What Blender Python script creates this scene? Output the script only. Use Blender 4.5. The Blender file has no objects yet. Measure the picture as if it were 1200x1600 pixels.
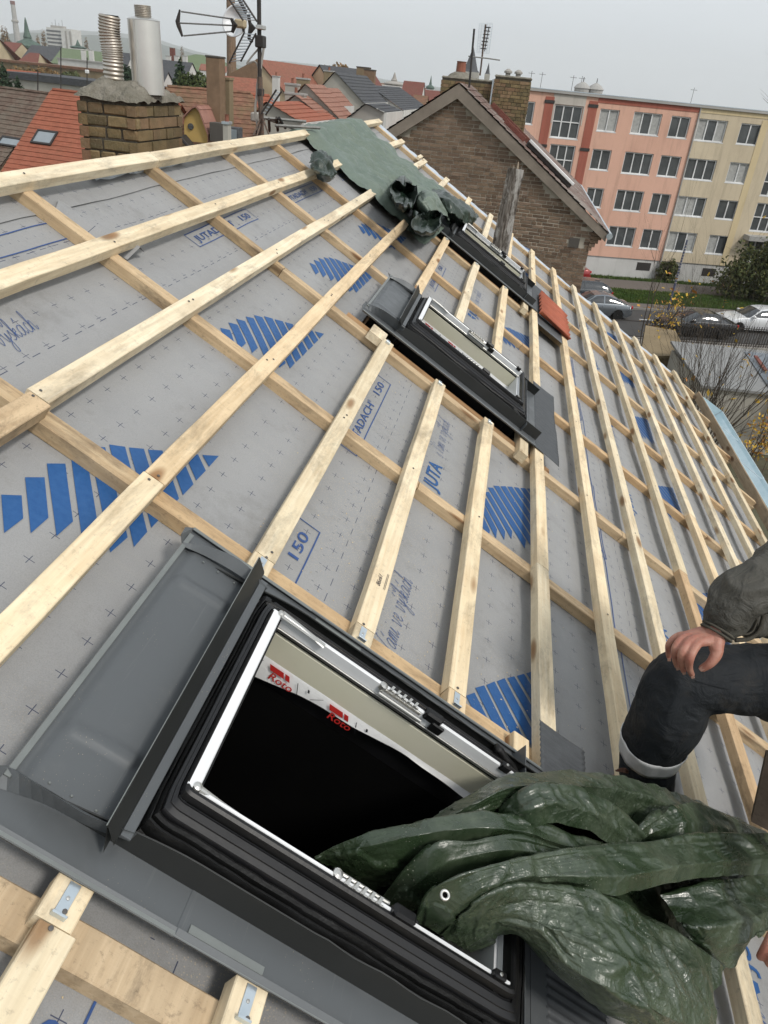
import bpy, bmesh, math, random
import numpy as np
from mathutils import Vector, Matrix, noise
R = math.radians
random.seed(11)
S = bpy.context.scene
COL = S.collection

# ------------------------------------------------------------------ camera
CW = np.array([0.0, 0.0, 11.6])
F_PX = 1169.279
RW = np.array([[0.982405, 0.165823, 0.085927], [0.156288, -0.478038, -0.864323], [-0.102248, 0.862544, -0.495543]])
_u, _s, _v = np.linalg.svd(RW); RW = _u @ _v
cd = bpy.data.cameras.new('camera'); cam = bpy.data.objects.new('camera', cd); COL.objects.link(cam)
cd.sensor_fit = 'VERTICAL'; cd.sensor_height = 36.0; cd.lens = F_PX/1600*36.0
cd.clip_start = 0.05; cd.clip_end = 20000
M4 = Matrix(((RW[0][0], -RW[1][0], -RW[2][0], CW[0]), (RW[0][1], -RW[1][1], -RW[2][1], CW[1]),
             (RW[0][2], -RW[1][2], -RW[2][2], CW[2]), (0, 0, 0, 1)))
cam.matrix_world = M4
S.camera = cam
# ------------------------------------------------------------------ sky, sun, exposure
SUN_EL, SUN_AZ = R(46), R(122)            # azimuth clockwise from +Y
wd = bpy.data.worlds.new('World'); S.world = wd; wd.use_nodes = True
nt = wd.node_tree; nt.nodes.clear()
out = nt.nodes.new('ShaderNodeOutputWorld'); bg = nt.nodes.new('ShaderNodeBackground')
sky = nt.nodes.new('ShaderNodeTexSky'); sky.sky_type = 'NISHITA'; sky.sun_disc = False
sky.sun_elevation = SUN_EL; sky.sun_rotation = SUN_AZ; sky.dust_density = 4; sky.air_density = 1.0; sky.altitude = 300
hs = nt.nodes.new('ShaderNodeHueSaturation'); hs.inputs['Saturation'].default_value = 0.16; hs.inputs['Value'].default_value = 1.0
mx = nt.nodes.new('ShaderNodeMix'); mx.data_type = 'RGBA'; mx.inputs[0].default_value = 0.80
SKYC = (5.75, 6.15, 6.5, 1)
nt.links.new(sky.outputs[0], hs.inputs['Color']); nt.links.new(hs.outputs[0], mx.inputs[6]); mx.inputs[7].default_value = SKYC
tcw = nt.nodes.new('ShaderNodeTexCoord'); mpw = nt.nodes.new('ShaderNodeMapping'); mpw.inputs['Scale'].default_value = (1, 1, 3.5); nzw = nt.nodes.new('ShaderNodeTexNoise'); nzw.inputs['Scale'].default_value = 2.2; nzw.inputs['Detail'].default_value = 5
nt.links.new(tcw.outputs['Generated'], mpw.inputs[0]); nt.links.new(mpw.outputs[0], nzw.inputs['Vector'])
rpw = nt.nodes.new('ShaderNodeValToRGB'); rpw.color_ramp.elements[0].position = .3; rpw.color_ramp.elements[0].color = (.93, .94, .955, 1); rpw.color_ramp.elements[1].position = .7; rpw.color_ramp.elements[1].color = (1.05, 1.045, 1.035, 1)
nt.links.new(nzw.outputs[0], rpw.inputs[0]); mlw = nt.nodes.new('ShaderNodeMix'); mlw.data_type = 'RGBA'; mlw.blend_type = 'MULTIPLY'; mlw.inputs[0].default_value = 1.0; nt.links.new(mx.outputs[2], mlw.inputs[6]); nt.links.new(rpw.outputs[0], mlw.inputs[7])
nt.links.new(mlw.outputs[2], bg.inputs[0]); bg.inputs[1].default_value = 0.10
nt.links.new(bg.outputs[0], out.inputs[0])
sd = bpy.data.lights.new('sun', 'SUN'); sd.energy = 1.4; sd.angle = R(10); sd.color = (1, 0.95, 0.88)
so = bpy.data.objects.new('sun', sd); COL.objects.link(so)
_sd = Vector((math.sin(SUN_AZ)*math.cos(SUN_EL), math.cos(SUN_AZ)*math.cos(SUN_EL), math.sin(SUN_EL)))
so.rotation_euler = _sd.to_track_quat('Z', 'Y').to_euler(); so.location = (0, -20, 60)
S.view_settings.view_transform = 'Standard'; S.view_settings.look = 'None'
S.view_settings.exposure = 0.62; S.view_settings.gamma = 1.0; S.view_settings.use_curve_mapping = False
S.render.engine = 'CYCLES'
S.cycles.max_bounces = 6; S.cycles.diffuse_bounces = 3; S.cycles.glossy_bounces = 3; S.cycles.transmission_bounces = 4
S.cycles.volume_bounces = 1; S.cycles.caustics_reflective = False; S.cycles.caustics_refractive = False

# ------------------------------------------------------------------ measuring helpers
TH = 0.5481065
Wm = np.array([[math.cos(TH), 0, math.sin(TH)], [0, 1, 0], [-math.sin(TH), 0, math.cos(TH)]])   # roof (v,u,w) -> world
Cv = np.array([1.182878, 0.0437, 1.164595])                                                            # camera in roof frame
Oo = CW - Wm @ Cv
def rw(v, u, w=0): return Oo + Wm @ np.array([v, u, w], float)
def wr(p): return Wm.T @ (np.array(p, float)-Oo)
def ray(x, y): return RW.T @ np.array([(x-600)/F_PX, (y-800)/F_PX, 1.0])
def rp(x, y, w=0.0):
    d = Wm.T @ ray(x, y); t = (w-Cv[2])/d[2]; q = Cv+t*d; return (q[0], q[1], w)
def dY(x, y, Y): d = ray(x, y); return CW+d*Y/d[1]
def dX(x, y, X): d = ray(x, y); return CW+d*X/d[0]
def dZ(x, y, h=0.0): d = ray(x, y); return CW+d*(h-CW[2])/d[2]
def dD(x, y, D): d = ray(x, y); return CW+d*D           # D = depth along the view axis
FR = np.array([0.8818, 1.0, 0.0])

# ------------------------------------------------------------------ mesh helpers
ORG = {}
def tag(o, label=None, cat=None, group=None, kind=None):
    if label: o['label'] = label
    if cat: o['category'] = cat
    if group: o['group'] = group
    if kind: o['kind'] = kind
    return o
def thing(name, label, cat, base=(0, 0, 0), group=None, roof=False):
    """Empty at the base of a thing. roof=True: base and children in the roof frame (v,u,w)."""
    o = bpy.data.objects.new(name, None); COL.objects.link(o); o.empty_display_size = 0.2
    ORG[o.name] = np.array(base, float)
    if roof:
        o.location = rw(*base); o.rotation_euler = (0, TH, 0)
    else: o.location = base
    return tag(o, label, cat, group, 'thing')
class MB:
    def __init__(s): s.v = []; s.f = []; s.m = []; s.cm = 0
    def vert(s, p): s.v.append((float(p[0]), float(p[1]), float(p[2]))); return len(s.v)-1
    def face(s, idx): s.f.append(tuple(idx)); s.m.append(s.cm)
    def poly(s, pts): s.face([s.vert(p) for p in pts])
    def box(s, a, b, ax=None, o=None):
        """axis aligned box a..b, or in basis ax with origin o"""
        c = [(x, y, z) for z in (a[2], b[2]) for y in (a[1], b[1]) for x in (a[0], b[0])]
        if ax is not None:
            A = np.array(ax, float).T; o = np.array(o if o is not None else (0, 0, 0), float)
            c = [tuple(o+A @ np.array(q)) for q in c]
        i = [s.vert(q) for q in c]
        for f in ((0, 2, 3, 1), (4, 5, 7, 6), (0, 1, 5, 4), (2, 6, 7, 3), (0, 4, 6, 2), (1, 3, 7, 5)): s.face([i[k] for k in f])
    def bbox(s, a, b, c=0.002, ax=None, o=None):
        """chamfered box"""
        a = np.array(a, float); b = np.array(b, float); lo = np.minimum(a, b); hi = np.maximum(a, b); c = min(c, *((hi-lo)*0.45))
        bm = bmesh.new(); bmesh.ops.create_cube(bm, size=1)
        for v in bm.verts: v.co = Vector([(lo[k]+hi[k])/2+v.co[k]*(hi[k]-lo[k]) for k in range(3)])
        bmesh.ops.bevel(bm, geom=list(bm.edges), offset=c, segments=1, affect='EDGES', profile=0.5)
        base = len(s.v)
        A = None if ax is None else np.array(ax, float).T; oo = np.array(o if o is not None else (0, 0, 0), float)
        bm.verts.index_update()
        for v in bm.verts:
            p = np.array(v.co[:]); s.vert(p if A is None else oo+A @ p)
        for f in bm.faces: s.face([base+v.index for v in f.verts])
        bm.free()
    def ring(s, c, e1, e2, n, r1, r2=None, ph=0):
        r2 = r1 if r2 is None else r2
        return [s.vert(np.array(c)+np.array(e1)*r1*math.cos(ph+2*math.pi*k/n)+np.array(e2)*r2*math.sin(ph+2*math.pi*k/n)) for k in range(n)]
    def bridge(s, A, B):
        n = len(A)
        for k in range(n): s.face((A[k], A[(k+1) % n], B[(k+1) % n], B[k]))
    def tube(s, pts, r, n=8, cap=True, flat=1.0, upv=None):
        pts = [np.array(p, float) for p in pts]
        rr = r if hasattr(r, '__len__') else [r]*len(pts)
        prev = None; up = None
        for i, p in enumerate(pts):
            t = pts[min(i+1, len(pts)-1)]-pts[max(i-1, 0)]; t = t/(np.linalg.norm(t)+1e-12)
            if upv is not None: up = np.array(upv, float)
            elif up is None: up = np.array([0, 0, 1.0]) if abs(t[2]) < 0.9 else np.array([0, 1.0, 0])
            e1 = np.cross(t, up); e1 /= np.linalg.norm(e1)+1e-12; e2 = np.cross(e1, t)
            if upv is None: up = e2
            f2 = flat[i] if hasattr(flat, '__len__') else flat
            rg = s.ring(p, e1, e2, n, rr[i], rr[i]*f2)
            if prev: s.bridge(prev, rg)
            elif cap: s.face(rg[::-1])
            prev = rg
        if cap: s.face(prev)
    def grid(s, P):
        """P[i][j] -> points"""
        I = [[s.vert(p) for p in row] for row in P]
        for i in range(len(I)-1):
            for j in range(len(I[0])-1): s.face((I[i][j], I[i+1][j], I[i+1][j+1], I[i][j+1]))
        return I
    def prism(s, pts, d):
        """pts polygon (3D), extruded by vector d"""
        d = np.array(d, float); A = [s.vert(p) for p in pts]; B = [s.vert(np.array(p)+d) for p in pts]
        s.face(A[::-1]); s.face(B); s.bridge(A, B)
    def lathe(s, c, prof, n=16, ax=((1, 0, 0), (0, 1, 0), (0, 0, 1))):
        prev = None
        for r_, h in prof:
            rg = s.ring(np.array(c)+np.array(ax[2])*h, ax[0], ax[1], n, max(r_, 1e-4))
            if prev: s.bridge(prev, rg)
            else: s.face(rg[::-1])
            prev = rg
        s.face(prev)
    def mesh(s, name, org=None, smooth=False, fix=True):
        me = bpy.data.meshes.new(name)
        v = np.array(s.v, float).reshape(-1, 3)
        if org is not None: v = v-np.array(org)
        me.from_pydata(v.tolist(), [], s.f)
        if fix:
            bm = bmesh.new(); bm.from_mesh(me); bmesh.ops.recalc_face_normals(bm, faces=bm.faces); bm.to_mesh(me); bm.free()
        if smooth:
            me.shade_smooth()
        return me
    def build(s, name, mat, parent=None, smooth=False, org=None, fix=True, kind=None, sharp=None):
        if org is None and parent is not None: org = ORG[parent.name]
        me = s.mesh(name, org, smooth, fix)
        for m in (mat if isinstance(mat, (list, tuple)) else [mat]): me.materials.append(m)
        if len(me.materials) > 1:
            for p, k in zip(me.polygons, s.m): p.material_index = k
        if smooth and sharp: me.set_sharp_from_angle(angle=R(sharp))
        o = bpy.data.objects.new(name, me); COL.objects.link(o)
        if org is not None: ORG[o.name] = np.array(org, float)
        else: ORG[o.name] = np.zeros(3)
        if parent is not None: o.parent = parent
        elif org is not None: o.location = org
        if kind: o['kind'] = kind
        return o
def inst(me, name, parent, loc=(0, 0, 0), rot=None, scale=None):
    o = bpy.data.objects.new(name, me); COL.objects.link(o); o.parent = parent; o.location = loc
    if rot is not None: o.rotation_euler = rot
    if scale is not None: o.scale = scale
    ORG[o.name] = ORG[parent.name]
    return o
def copy_tree(o, parent=None):
    c = o.copy(); COL.objects.link(c); ORG[c.name] = ORG[o.name]
    if parent is not None: c.parent = parent
    for ch in list(o.children): copy_tree(ch, c)
    return c
def cat(P, n):
    """catmull-rom resample of a polyline (list of np arrays) into n points"""
    P = [np.array(p, float) for p in P]; P = [2*P[0]-P[1]]+P+[2*P[-1]-P[-2]]
    L = len(P)-3; o = []
    for k in range(n):
        t = k/(n-1)*L; i = min(int(t), L-1); t -= i; a, b, c, d = P[i:i+4]
        o.append(0.5*((2*b)+(-a+c)*t+(2*a-5*b+4*c-d)*t*t+(-a+3*b-3*c+d)*t**3))
    return o

# ------------------------------------------------------------------ materials
class NT:
    def __init__(s, name, rough=0.8, metal=0.0, spec=0.3):
        s.mat = bpy.data.materials.new(name); s.mat.use_nodes = True; s.t = s.mat.node_tree; s.n = s.t.nodes
        s.b = s.n['Principled BSDF']; s.b.inputs['Roughness'].default_value = rough; s.b.inputs['Metallic'].default_value = metal
        s.b.inputs['Specular IOR Level'].default_value = spec
        s.tc = s.n.new('ShaderNodeTexCoord')
    def L(s, a, b): s.t.links.new(a, b)
    def mapping(s, scale=(1, 1, 1), rot=(0, 0, 0), loc=(0, 0, 0), src='Object', rnd=0):
        m = s.n.new('ShaderNodeMapping'); m.inputs['Scale'].default_value = scale; m.inputs['Rotation'].default_value = rot
        m.inputs['Location'].default_value = loc
        s.L(s.tc.outputs[src] if isinstance(src, str) else src, m.inputs['Vector'])
        if rnd:
            oi = s.n.new('ShaderNodeObjectInfo'); mu = s.math('MULTIPLY', oi.outputs['Random'], rnd)
            cx = s.n.new('ShaderNodeCombineXYZ')
            for k in range(3): s.L(mu, cx.inputs[k])
            s.L(cx.outputs[0], m.inputs['Location'])
        return m.outputs[0]
    def noise(s, vec, scale=5, detail=4, rough=0.55, dist=0):
        t = s.n.new('ShaderNodeTexNoise'); t.inputs['Scale'].default_value = scale; t.inputs['Detail'].default_value = detail
        t.inputs['Roughness'].default_value = rough; t.inputs['Distortion'].default_value = dist; s.L(vec, t.inputs['Vector']); return t.outputs[0]
    def vor(s, vec, scale=5, feat='F1', out='Distance', rand=1):
        t = s.n.new('ShaderNodeTexVoronoi'); t.feature = feat; t.inputs['Scale'].default_value = scale; t.inputs['Randomness'].default_value = rand
        s.L(vec, t.inputs['Vector']); return t.outputs[out]
    def ramp(s, fac, stops, interp='LINEAR'):
        r = s.n.new('ShaderNodeValToRGB'); r.color_ramp.interpolation = interp; e = r.color_ramp.elements
        while len(e) < len(stops): e.new(0.5)
        for k, (p, c) in enumerate(stops):
            e[k].position = p; c = c if hasattr(c, '__len__') else (c, c, c); e[k].color = tuple(c[:3])+(1,)
        s.L(fac, r.inputs[0]); return r.outputs[0]
    def mix(s, fac, a, b, mode='MIX'):
        m = s.n.new('ShaderNodeMix'); m.data_type = 'RGBA'; m.blend_type = mode
        for k, x in ((0, fac), (6, a), (7, b)):
            if hasattr(x, 'links') or isinstance(x, bpy.types.NodeSocket): s.L(x, m.inputs[k])
            else: m.inputs[k].default_value = x if k == 0 else tuple(x[:3])+(1,)
        return m.outputs[2]
    def math(s, op, a, b=None, c=None, clamp=False):
        m = s.n.new('ShaderNodeMath'); m.operation = op; m.use_clamp = clamp
        for k, x in enumerate((a, b, c)):
            if x is None: continue
            if isinstance(x, bpy.types.NodeSocket): s.L(x, m.inputs[k])
            else: m.inputs[k].default_value = x
        return m.outputs[0]
    def sep(s, vec):
        m = s.n.new('ShaderNodeSeparateXYZ'); s.L(vec, m.inputs[0]); return m.outputs
    def color(s, c):
        if isinstance(c, bpy.types.NodeSocket): s.L(c, s.b.inputs['Base Color'])
        else: s.b.inputs['Base Color'].default_value = tuple(c[:3])+(1,)
        return s
    def rough(s, c): s.L(c, s.b.inputs['Roughness']); return s
    def bump(s, h, strength=0.3, dist=0.01, nrm=None):
        b = s.n.new('ShaderNodeBump'); b.inputs['Strength'].default_value = strength; b.inputs['Distance'].default_value = dist
        s.L(h, b.inputs['Height'])
        if nrm is not None: s.L(nrm, b.inputs['Normal'])
        s.L(b.outputs[0], s.b.inputs['Normal']); return b.outputs[0]
    def rnd(s): return s.n.new('ShaderNodeObjectInfo').outputs['Random']
def simple(name, c, c2=None, rough=0.8, metal=0.0, spec=0.3, scale=8, bump=0.2, bd=0.01, var=0.0, coat=0):
    m = NT(name, rough, metal, spec); v = m.mapping(rnd=7 if var else 0)
    n1 = m.noise(v, scale, 6, 0.6); c2 = c2 or tuple(x*0.72 for x in c)
    col = m.mix(m.ramp(n1, [(0.35, 0), (0.68, 1)]), c, c2)
    if var:
        r_ = m.rnd(); col = m.mix(1.0, col, m.ramp(r_, [(0, 1-var), (1, 1+var*0.6)]), 'MULTIPLY')
    m.color(col)
    if bump: m.bump(m.noise(v, scale*6, 4), bump, bd)
    if coat: m.b.inputs['Coat Weight'].default_value = coat; m.b.inputs['Coat Roughness'].default_value = 0.08
    return m.mat

def wood(name, c1, c2, dirt=0.3, dirtc=(0.12, 0.10, 0.08), knots=True, axis='Y'):
    """sawn spruce: growth rings stretched along the length, knots, grey mould stains, cross-cut saw marks"""
    m = NT(name, 0.72, 0, 0.25)
    sc = {'Y': (1, 0.055, 1), 'X': (0.055, 1, 1), 'Z': (1, 1, 0.055)}[axis]
    v = m.mapping(sc, rnd=31); v1 = m.mapping((1, 1, 1), rnd=31)
    warp = m.noise(v1, 3.0, 3)
    g = m.noise(v, 95, 5, 0.6, 0.6); g2 = m.noise(v, 26, 3, 0.5, 1.2)
    col = m.mix(m.ramp(g, [(0.32, 0), (0.7, 1)]), c1, c2)
    col = m.mix(m.math('MULTIPLY', m.ramp(g2, [(0.42, 0), (0.62, 1)]), 0.55), col, tuple(x*0.78 for x in c2))
    pale = m.noise(v1, 5, 4, 0.6); col = m.mix(m.ramp(pale, [(0.45, 0), (0.75, 0.5)]), col, tuple(min(1, x*1.22) for x in c1))
    if knots:
        kv = m.mapping({'Y': (9, 2.6, 9), 'X': (2.6, 9, 9), 'Z': (9, 9, 2.6)}[axis], rnd=13)
        k = m.vor(kv, 1.0); kd = m.ramp(k, [(0.06, 1), (0.12, 0.85), (0.20, 0)])
        col = m.mix(kd, col, (c2[0]*0.42, c2[1]*0.30, c2[2]*0.22))
    d1 = m.noise(m.mapping((1, 0.35, 1) if axis == 'Y' else (0.35, 1, 1), rnd=47), 7.5, 8, 0.75, 0.3)
    col = m.mix(m.math('MULTIPLY', m.ramp(d1, [(0.52, 0), (0.78, 1)]), dirt*1.6, clamp=True), col, dirtc)
    d2 = m.noise(v1, 60, 5, 0.8); col = m.mix(m.math('MULTIPLY', m.ramp(d2, [(0.56, 0), (0.72, 1)]), dirt*0.9, clamp=True), col, tuple(x*1.6 for x in dirtc))
    r_ = m.rnd(); col = m.mix(1.0, col, m.ramp(r_, [(0, (0.80, 0.77, 0.71)), (0.45, (1, 1, 1)), (0.75, (0.97, 0.92, 0.84)), (1, (0.93, 0.83, 0.72))]), 'MULTIPLY')
    m.color(col)
    saw = m.noise(m.mapping({'Y': (0.25, 1, 0.25), 'X': (1, 0.25, 0.25), 'Z': (0.25, 0.25, 1)}[axis], rot=(0, 0, 0.12), rnd=5), 210, 2)
    h = m.math('ADD', m.math('MULTIPLY', g, 0.7), m.math('MULTIPLY', saw, 0.6))
    m.bump(h, 0.35, 0.0016)
    return m.mat

MAT = {}
MAT['wood'] = wood('sawn_spruce', (0.84, 0.745, 0.565), (0.72, 0.585, 0.395), 0.46)
MAT['wood_old'] = wood('stained_spruce', (0.62, 0.49, 0.335), (0.50, 0.37, 0.235), 0.75, (0.10, 0.075, 0.05))
MAT['woodx'] = wood('sawn_spruce_counter', (0.62, 0.485, 0.315), (0.50, 0.36, 0.22), 0.72, (0.13, 0.10, 0.07), True, 'X')
MAT['rafter'] = wood('brown_rafter', (0.42, 0.28, 0.16), (0.31, 0.19, 0.10), 0.6, (0.06, 0.045, 0.03), True, 'X')
MAT['board'] = wood('grey_board', (0.42, 0.35, 0.26), (0.30, 0.24, 0.17), 0.7, (0.12, 0.10, 0.08), True)
MAT['weathered'] = wood('weathered_post', (0.45, 0.41, 0.36), (0.14, 0.10, 0.07), 1.0, (0.05, 0.04, 0.03), True, 'Z')
MAT['galv'] = simple('galvanised_steel', (0.62, 0.68, 0.72), (0.50, 0.57, 0.62), 0.32, 0.75, 0.5, 14, 0.05)
MAT['zinc'] = simple('zinc_gutter', (0.62, 0.74, 0.78), (0.50, 0.63, 0.68), 0.30, 0.55, 0.5, 6, 0.06)
MAT['steel'] = simple('stainless', (0.66, 0.65, 0.62), (0.52, 0.51, 0.48), 0.36, 0.95, 0.5, 5, 0.05)
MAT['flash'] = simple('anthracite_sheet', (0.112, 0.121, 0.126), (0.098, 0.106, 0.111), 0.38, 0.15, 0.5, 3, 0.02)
def flash_mat():
    m = NT('dusty_anthracite_sheet', 0.38, 0.15, 0.5); v = m.mapping(); n = m.noise(v, 3, 5); col = m.mix(m.ramp(n, [(.35, 0), (.7, 1)]), (0.098, 0.106, 0.111), (0.090, 0.097, 0.102))
    d = m.noise(v, 9, 8, .75); col = m.mix(m.ramp(d, [(.55, 0), (.75, .10)]), col, (.26, .255, .24)); sp = m.vor(v, 160); col = m.mix(m.math('MULTIPLY', m.ramp(sp, [(.07, 1), (.12, 0)]), m.ramp(m.noise(v, 6, 3), [(.5, 0), (.62, .8)])), col, (.5, .42, .3))
    sc = m.noise(m.mapping((1, .03, 1), rot=(0, 0, .5)), 130, 3, .5); col = m.mix(m.ramp(sc, [(.67, 0), (.71, .10)]), col, (.25, .26, .26))
    m.color(col); m.rough(m.ramp(d, [(.35, .33), (.7, .58)])); m.bump(m.noise(v, 4, 3), .25, .004); return m.mat
MAT['flash'] = flash_mat()
MAT['flash_lip'] = simple('sheet_edge', (0.21, 0.225, 0.215), (0.17, 0.18, 0.175), 0.4, 0.3, 0.5, 8, 0.02)
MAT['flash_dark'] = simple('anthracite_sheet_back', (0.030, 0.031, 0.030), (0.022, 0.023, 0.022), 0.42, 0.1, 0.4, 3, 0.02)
MAT['lead'] = simple('pleated_apron', (0.075, 0.08, 0.085), (0.06, 0.064, 0.068), 0.5, 0.0, 0.4, 20, 0.15, 0.002)
MAT['black'] = simple('black_frame', (0.007, 0.007, 0.008), (0.005, 0.005, 0.005), 0.42, 0, 0.35, 10, 0.05)
MAT['foam'] = simple('black_gasket', (0.006, 0.006, 0.006), (0.010, 0.010, 0.010), 0.5, 0, 0.3, 26, 0.4, 0.004)
MAT['white'] = simple('white_pvc', (0.78, 0.79, 0.80), (0.70, 0.71, 0.72), 0.3, 0, 0.5, 4, 0.03)
MAT['alu'] = simple('silver_profile', (0.76, 0.77, 0.77), (0.68, 0.69, 0.70), 0.35, 0.1, 0.5, 9, 0.03)
MAT['cream'] = simple('cream_lining', (0.60, 0.58, 0.44), (0.66, 0.63, 0.52), 0.6, 0, 0.3, 3, 0.05)
MAT['tape'] = simple('white_tape', (0.80, 0.80, 0.79), (0.70, 0.70, 0.70), 0.45, 0, 0.4, 12, 0.25, 0.004)
MAT['red'] = simple('red_print', (0.62, 0.035, 0.03), None, 0.5, 0, 0.3, 5, 0)
MAT['ink'] = simple('dark_print', (0.03, 0.03, 0.035), None, 0.5, 0, 0.3, 5, 0)
MAT['void'] = simple('painted_dark', (0.004, 0.004, 0.004), None, 0.95, 0, 0.05, 5, 0)  # near-black for hollows and interiors: their darkness is put into the colour
MAT['pencil'] = simple('pencil_line', (0.07, 0.065, 0.08), None, 0.8, 0, 0.1, 5, 0)
# ================================================================== membrane print material
def membrane_mat():
    m = NT('grey_roof_membrane', 0.5, 0, 0.35)
    v = m.mapping(); x, y, z = m.sep(v)
    def tri(c, off, per):                                   # distance to the nearest grid line
        a = m.math('MULTIPLY_ADD', c, 1/per, 0.5-off/per); a = m.math('FRACT', a); a = m.math('SUBTRACT', a, 0.5)
        return m.math('MULTIPLY', m.math('ABSOLUTE', a), per)
    fa = tri(x, 0.018, 0.1); fb = tri(y, 0.046, 0.0985)
    def lt(a, t): return m.math('LESS_THAN', a, t)
    cr = m.math('MAXIMUM', m.math('MULTIPLY', lt(fa, 0.0009), lt(fb, 0.0135)), m.math('MULTIPLY', lt(fb, 0.0009), lt(fa, 0.0135)))
    # rows of dashes and of small ticks
    d1 = tri(x, 0.219, 1.33); du = tri(y, 0.0, 0.074)
    dash = m.math('MULTIPLY', lt(d1, 0.0011), lt(du, 0.0185))
    d3 = tri(x, 0.165, 1.33); du3 = tri(y, 0.02, 0.045); tick = m.math('MULTIPLY', lt(d3, 0.004), lt(du3, 0.0008))
    near = m.math('LESS_THAN', x, 0.6)
    d2 = m.math('ABSOLUTE', m.math('SUBTRACT', x, 0.53)); dash2 = m.math('MULTIPLY', lt(d2, 0.0013), lt(du, 0.0185))
    pr = m.math('MAXIMUM', m.math('MAXIMUM', cr, tick), m.math('MAXIMUM', dash, dash2))
    n = m.noise(v, 5, 6, 0.6)
    base = m.mix(m.ramp(n, [(0.35, 0), (0.7, 1)]), (0.31, 0.31, 0.308), (0.285, 0.285, 0.285))
    st = m.noise(m.mapping((1.5, 14, 1)), 3.2, 6, 0.7); base = m.mix(m.ramp(st, [(0.52, 0), (0.72, 0.35)]), base, (0.33, 0.325, 0.31))
    fleck = m.noise(v, 420, 2, 0.5); base = m.mix(m.ramp(fleck, [(0.35, 0.25), (0.55, 0)]), base, (0.17, 0.17, 0.17))
    dirt = m.noise(v, 2.6, 9, 0.8); base = m.mix(m.ramp(dirt, [(0.54, 0), (0.68, 0.45), (0.8, 0.15)]), base, (0.165, 0.16, 0.15))
    # sawdust lies where boards were cut: beside the windows
    sdn = m.vor(m.mapping((1, 1, 0.2)), 190); sdm = m.noise(v, 2.1, 5, 0.65)
    sx = m.math('SUBTRACT', 1, m.math('MULTIPLY', m.math('ABSOLUTE', m.math('SUBTRACT', x, 1.75)), 1.1), clamp=True)
    sm = m.math('MULTIPLY', m.ramp(sdn, [(0.16, 1), (0.30, 0)]), m.math('MULTIPLY', m.ramp(sdm, [(0.40, 0), (0.62, 1)]), sx))
    base = m.mix(m.math('MULTIPLY', sm, 0.75), base, (0.55, 0.46, 0.32))
    col = m.mix(m.math('MULTIPLY', pr, 0.9), base, (0.022, 0.030, 0.075))
    m.color(col)
    m.rough(m.ramp(m.noise(v, 9, 4), [(0.3, 0.40), (0.7, 0.6)]))
    w1 = m.noise(m.mapping((1, 0.7, 1)), 3.5, 4, 0.5, 0.2); w2 = m.noise(m.mapping((3.2, 0.8, 1)), 5.0, 3, 0.5)
    fine = m.noise(v, 600, 2)
    b1 = m.n.new('ShaderNodeBump'); b1.inputs['Strength'].default_value = 0.35; b1.inputs['Distance'].default_value = 0.0012; m.L(fine, b1.inputs['Height'])
    h = m.math('ADD', m.math('MULTIPLY', w1, 1.0), m.math('MULTIPLY', w2, 0.35))
    m.bump(h, 0.6, 0.024, b1.outputs[0])
    return m.mat
MAT['membrane'] = membrane_mat()
MAT['blue'] = simple('blue_print', (0.014, 0.078, 0.235), (0.024, 0.098, 0.265), 0.5, 0, 0.35, 60, 0.12, 0.002)
MAT['navy'] = simple('navy_print', (0.035, 0.085, 0.25), None, 0.5, 0, 0.35, 60, 0.05)

UW = [0.665, 3.655, 6.60]                 # near flashing edge of each roof window (u)
VT = -0.082
def hmem(v, u):
    b = 0.0065*noise.noise(Vector((v*1.6, u*1.1, 3.1)))*2 + 0.0035*noise.noise(Vector((v*5, u*2.2, 9.1)))
    b += 0.004*max(0, noise.noise(Vector((v*2.0+u*3, (u-v)*1.2, 1.7))))*2+0.003*(.3-abs(noise.noise(Vector((v*1.1-u*.6, u*3.4, 6.3)))))
    e = min(1, max(0, min(abs(((u-0.6) % 0.985)-0.0), abs(((u-0.6) % 0.985)-0.985))/0.12))
    return VT-0.002+b*e
# ------------------------------------------------------------------ the roof
house = thing('unfinished_roof', 'near roof slope stripped to grey printed membrane with pale timber battens and a gutter', 'roof', (0, 0, 0), roof=True)
SH = [(-0.085, 0.085), (0.085, 1.655), (1.655, 2.97), (2.97, 4.29), (4.29, 4.80)]
def holed(v, u):
    for k, w in enumerate(UW):
        if 1.37 < v < 2.17 and w+0.10 < u < w+0.76: return True
        if k and 1.19 < v < 2.25 and w-0.065 < u < w+0.5: return True
    return False
for k, (a, b) in enumerate(SH):
    mb = MB(); a2 = a-0.09 if k else a; nv = max(2, int(round((b-a2)/0.04))); us = np.arange(-3.0, 9.541, 0.04); up = 0.003*(1 if k == 0 else 0)
    I = []
    for i in range(nv+1):
        v = a2+(b-a2)*i/nv; row = []
        for u in us:
            vv_ = v; lift = 0.004 if i == nv else (0.002 if i == nv-1 else 0)
            if k == 0 and i >= nv-1: lift += 0.006*max(0, noise.noise(Vector((u*2.3, 0, 5))))
            if k and v < a: lift -= 0.002*(a-v)/0.09+0.001
            if i == nv: vv_ += 0.006*noise.noise(Vector((u*1.3, k, 0)))
            row.append(mb.vert((vv_, u, hmem(v, u)+lift)))
        I.append(row)
    for i in range(nv):
        for j in range(len(us)-1):
            if holed(a2+(b-a2)*(i+0.5)/nv, us[j]+0.02): continue
            mb.face((I[i][j], I[i+1][j], I[i+1][j+1], I[i][j+1]))
    mb.build('membrane_sheet', MAT['membrane'], house, smooth=True, fix=False)
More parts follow.
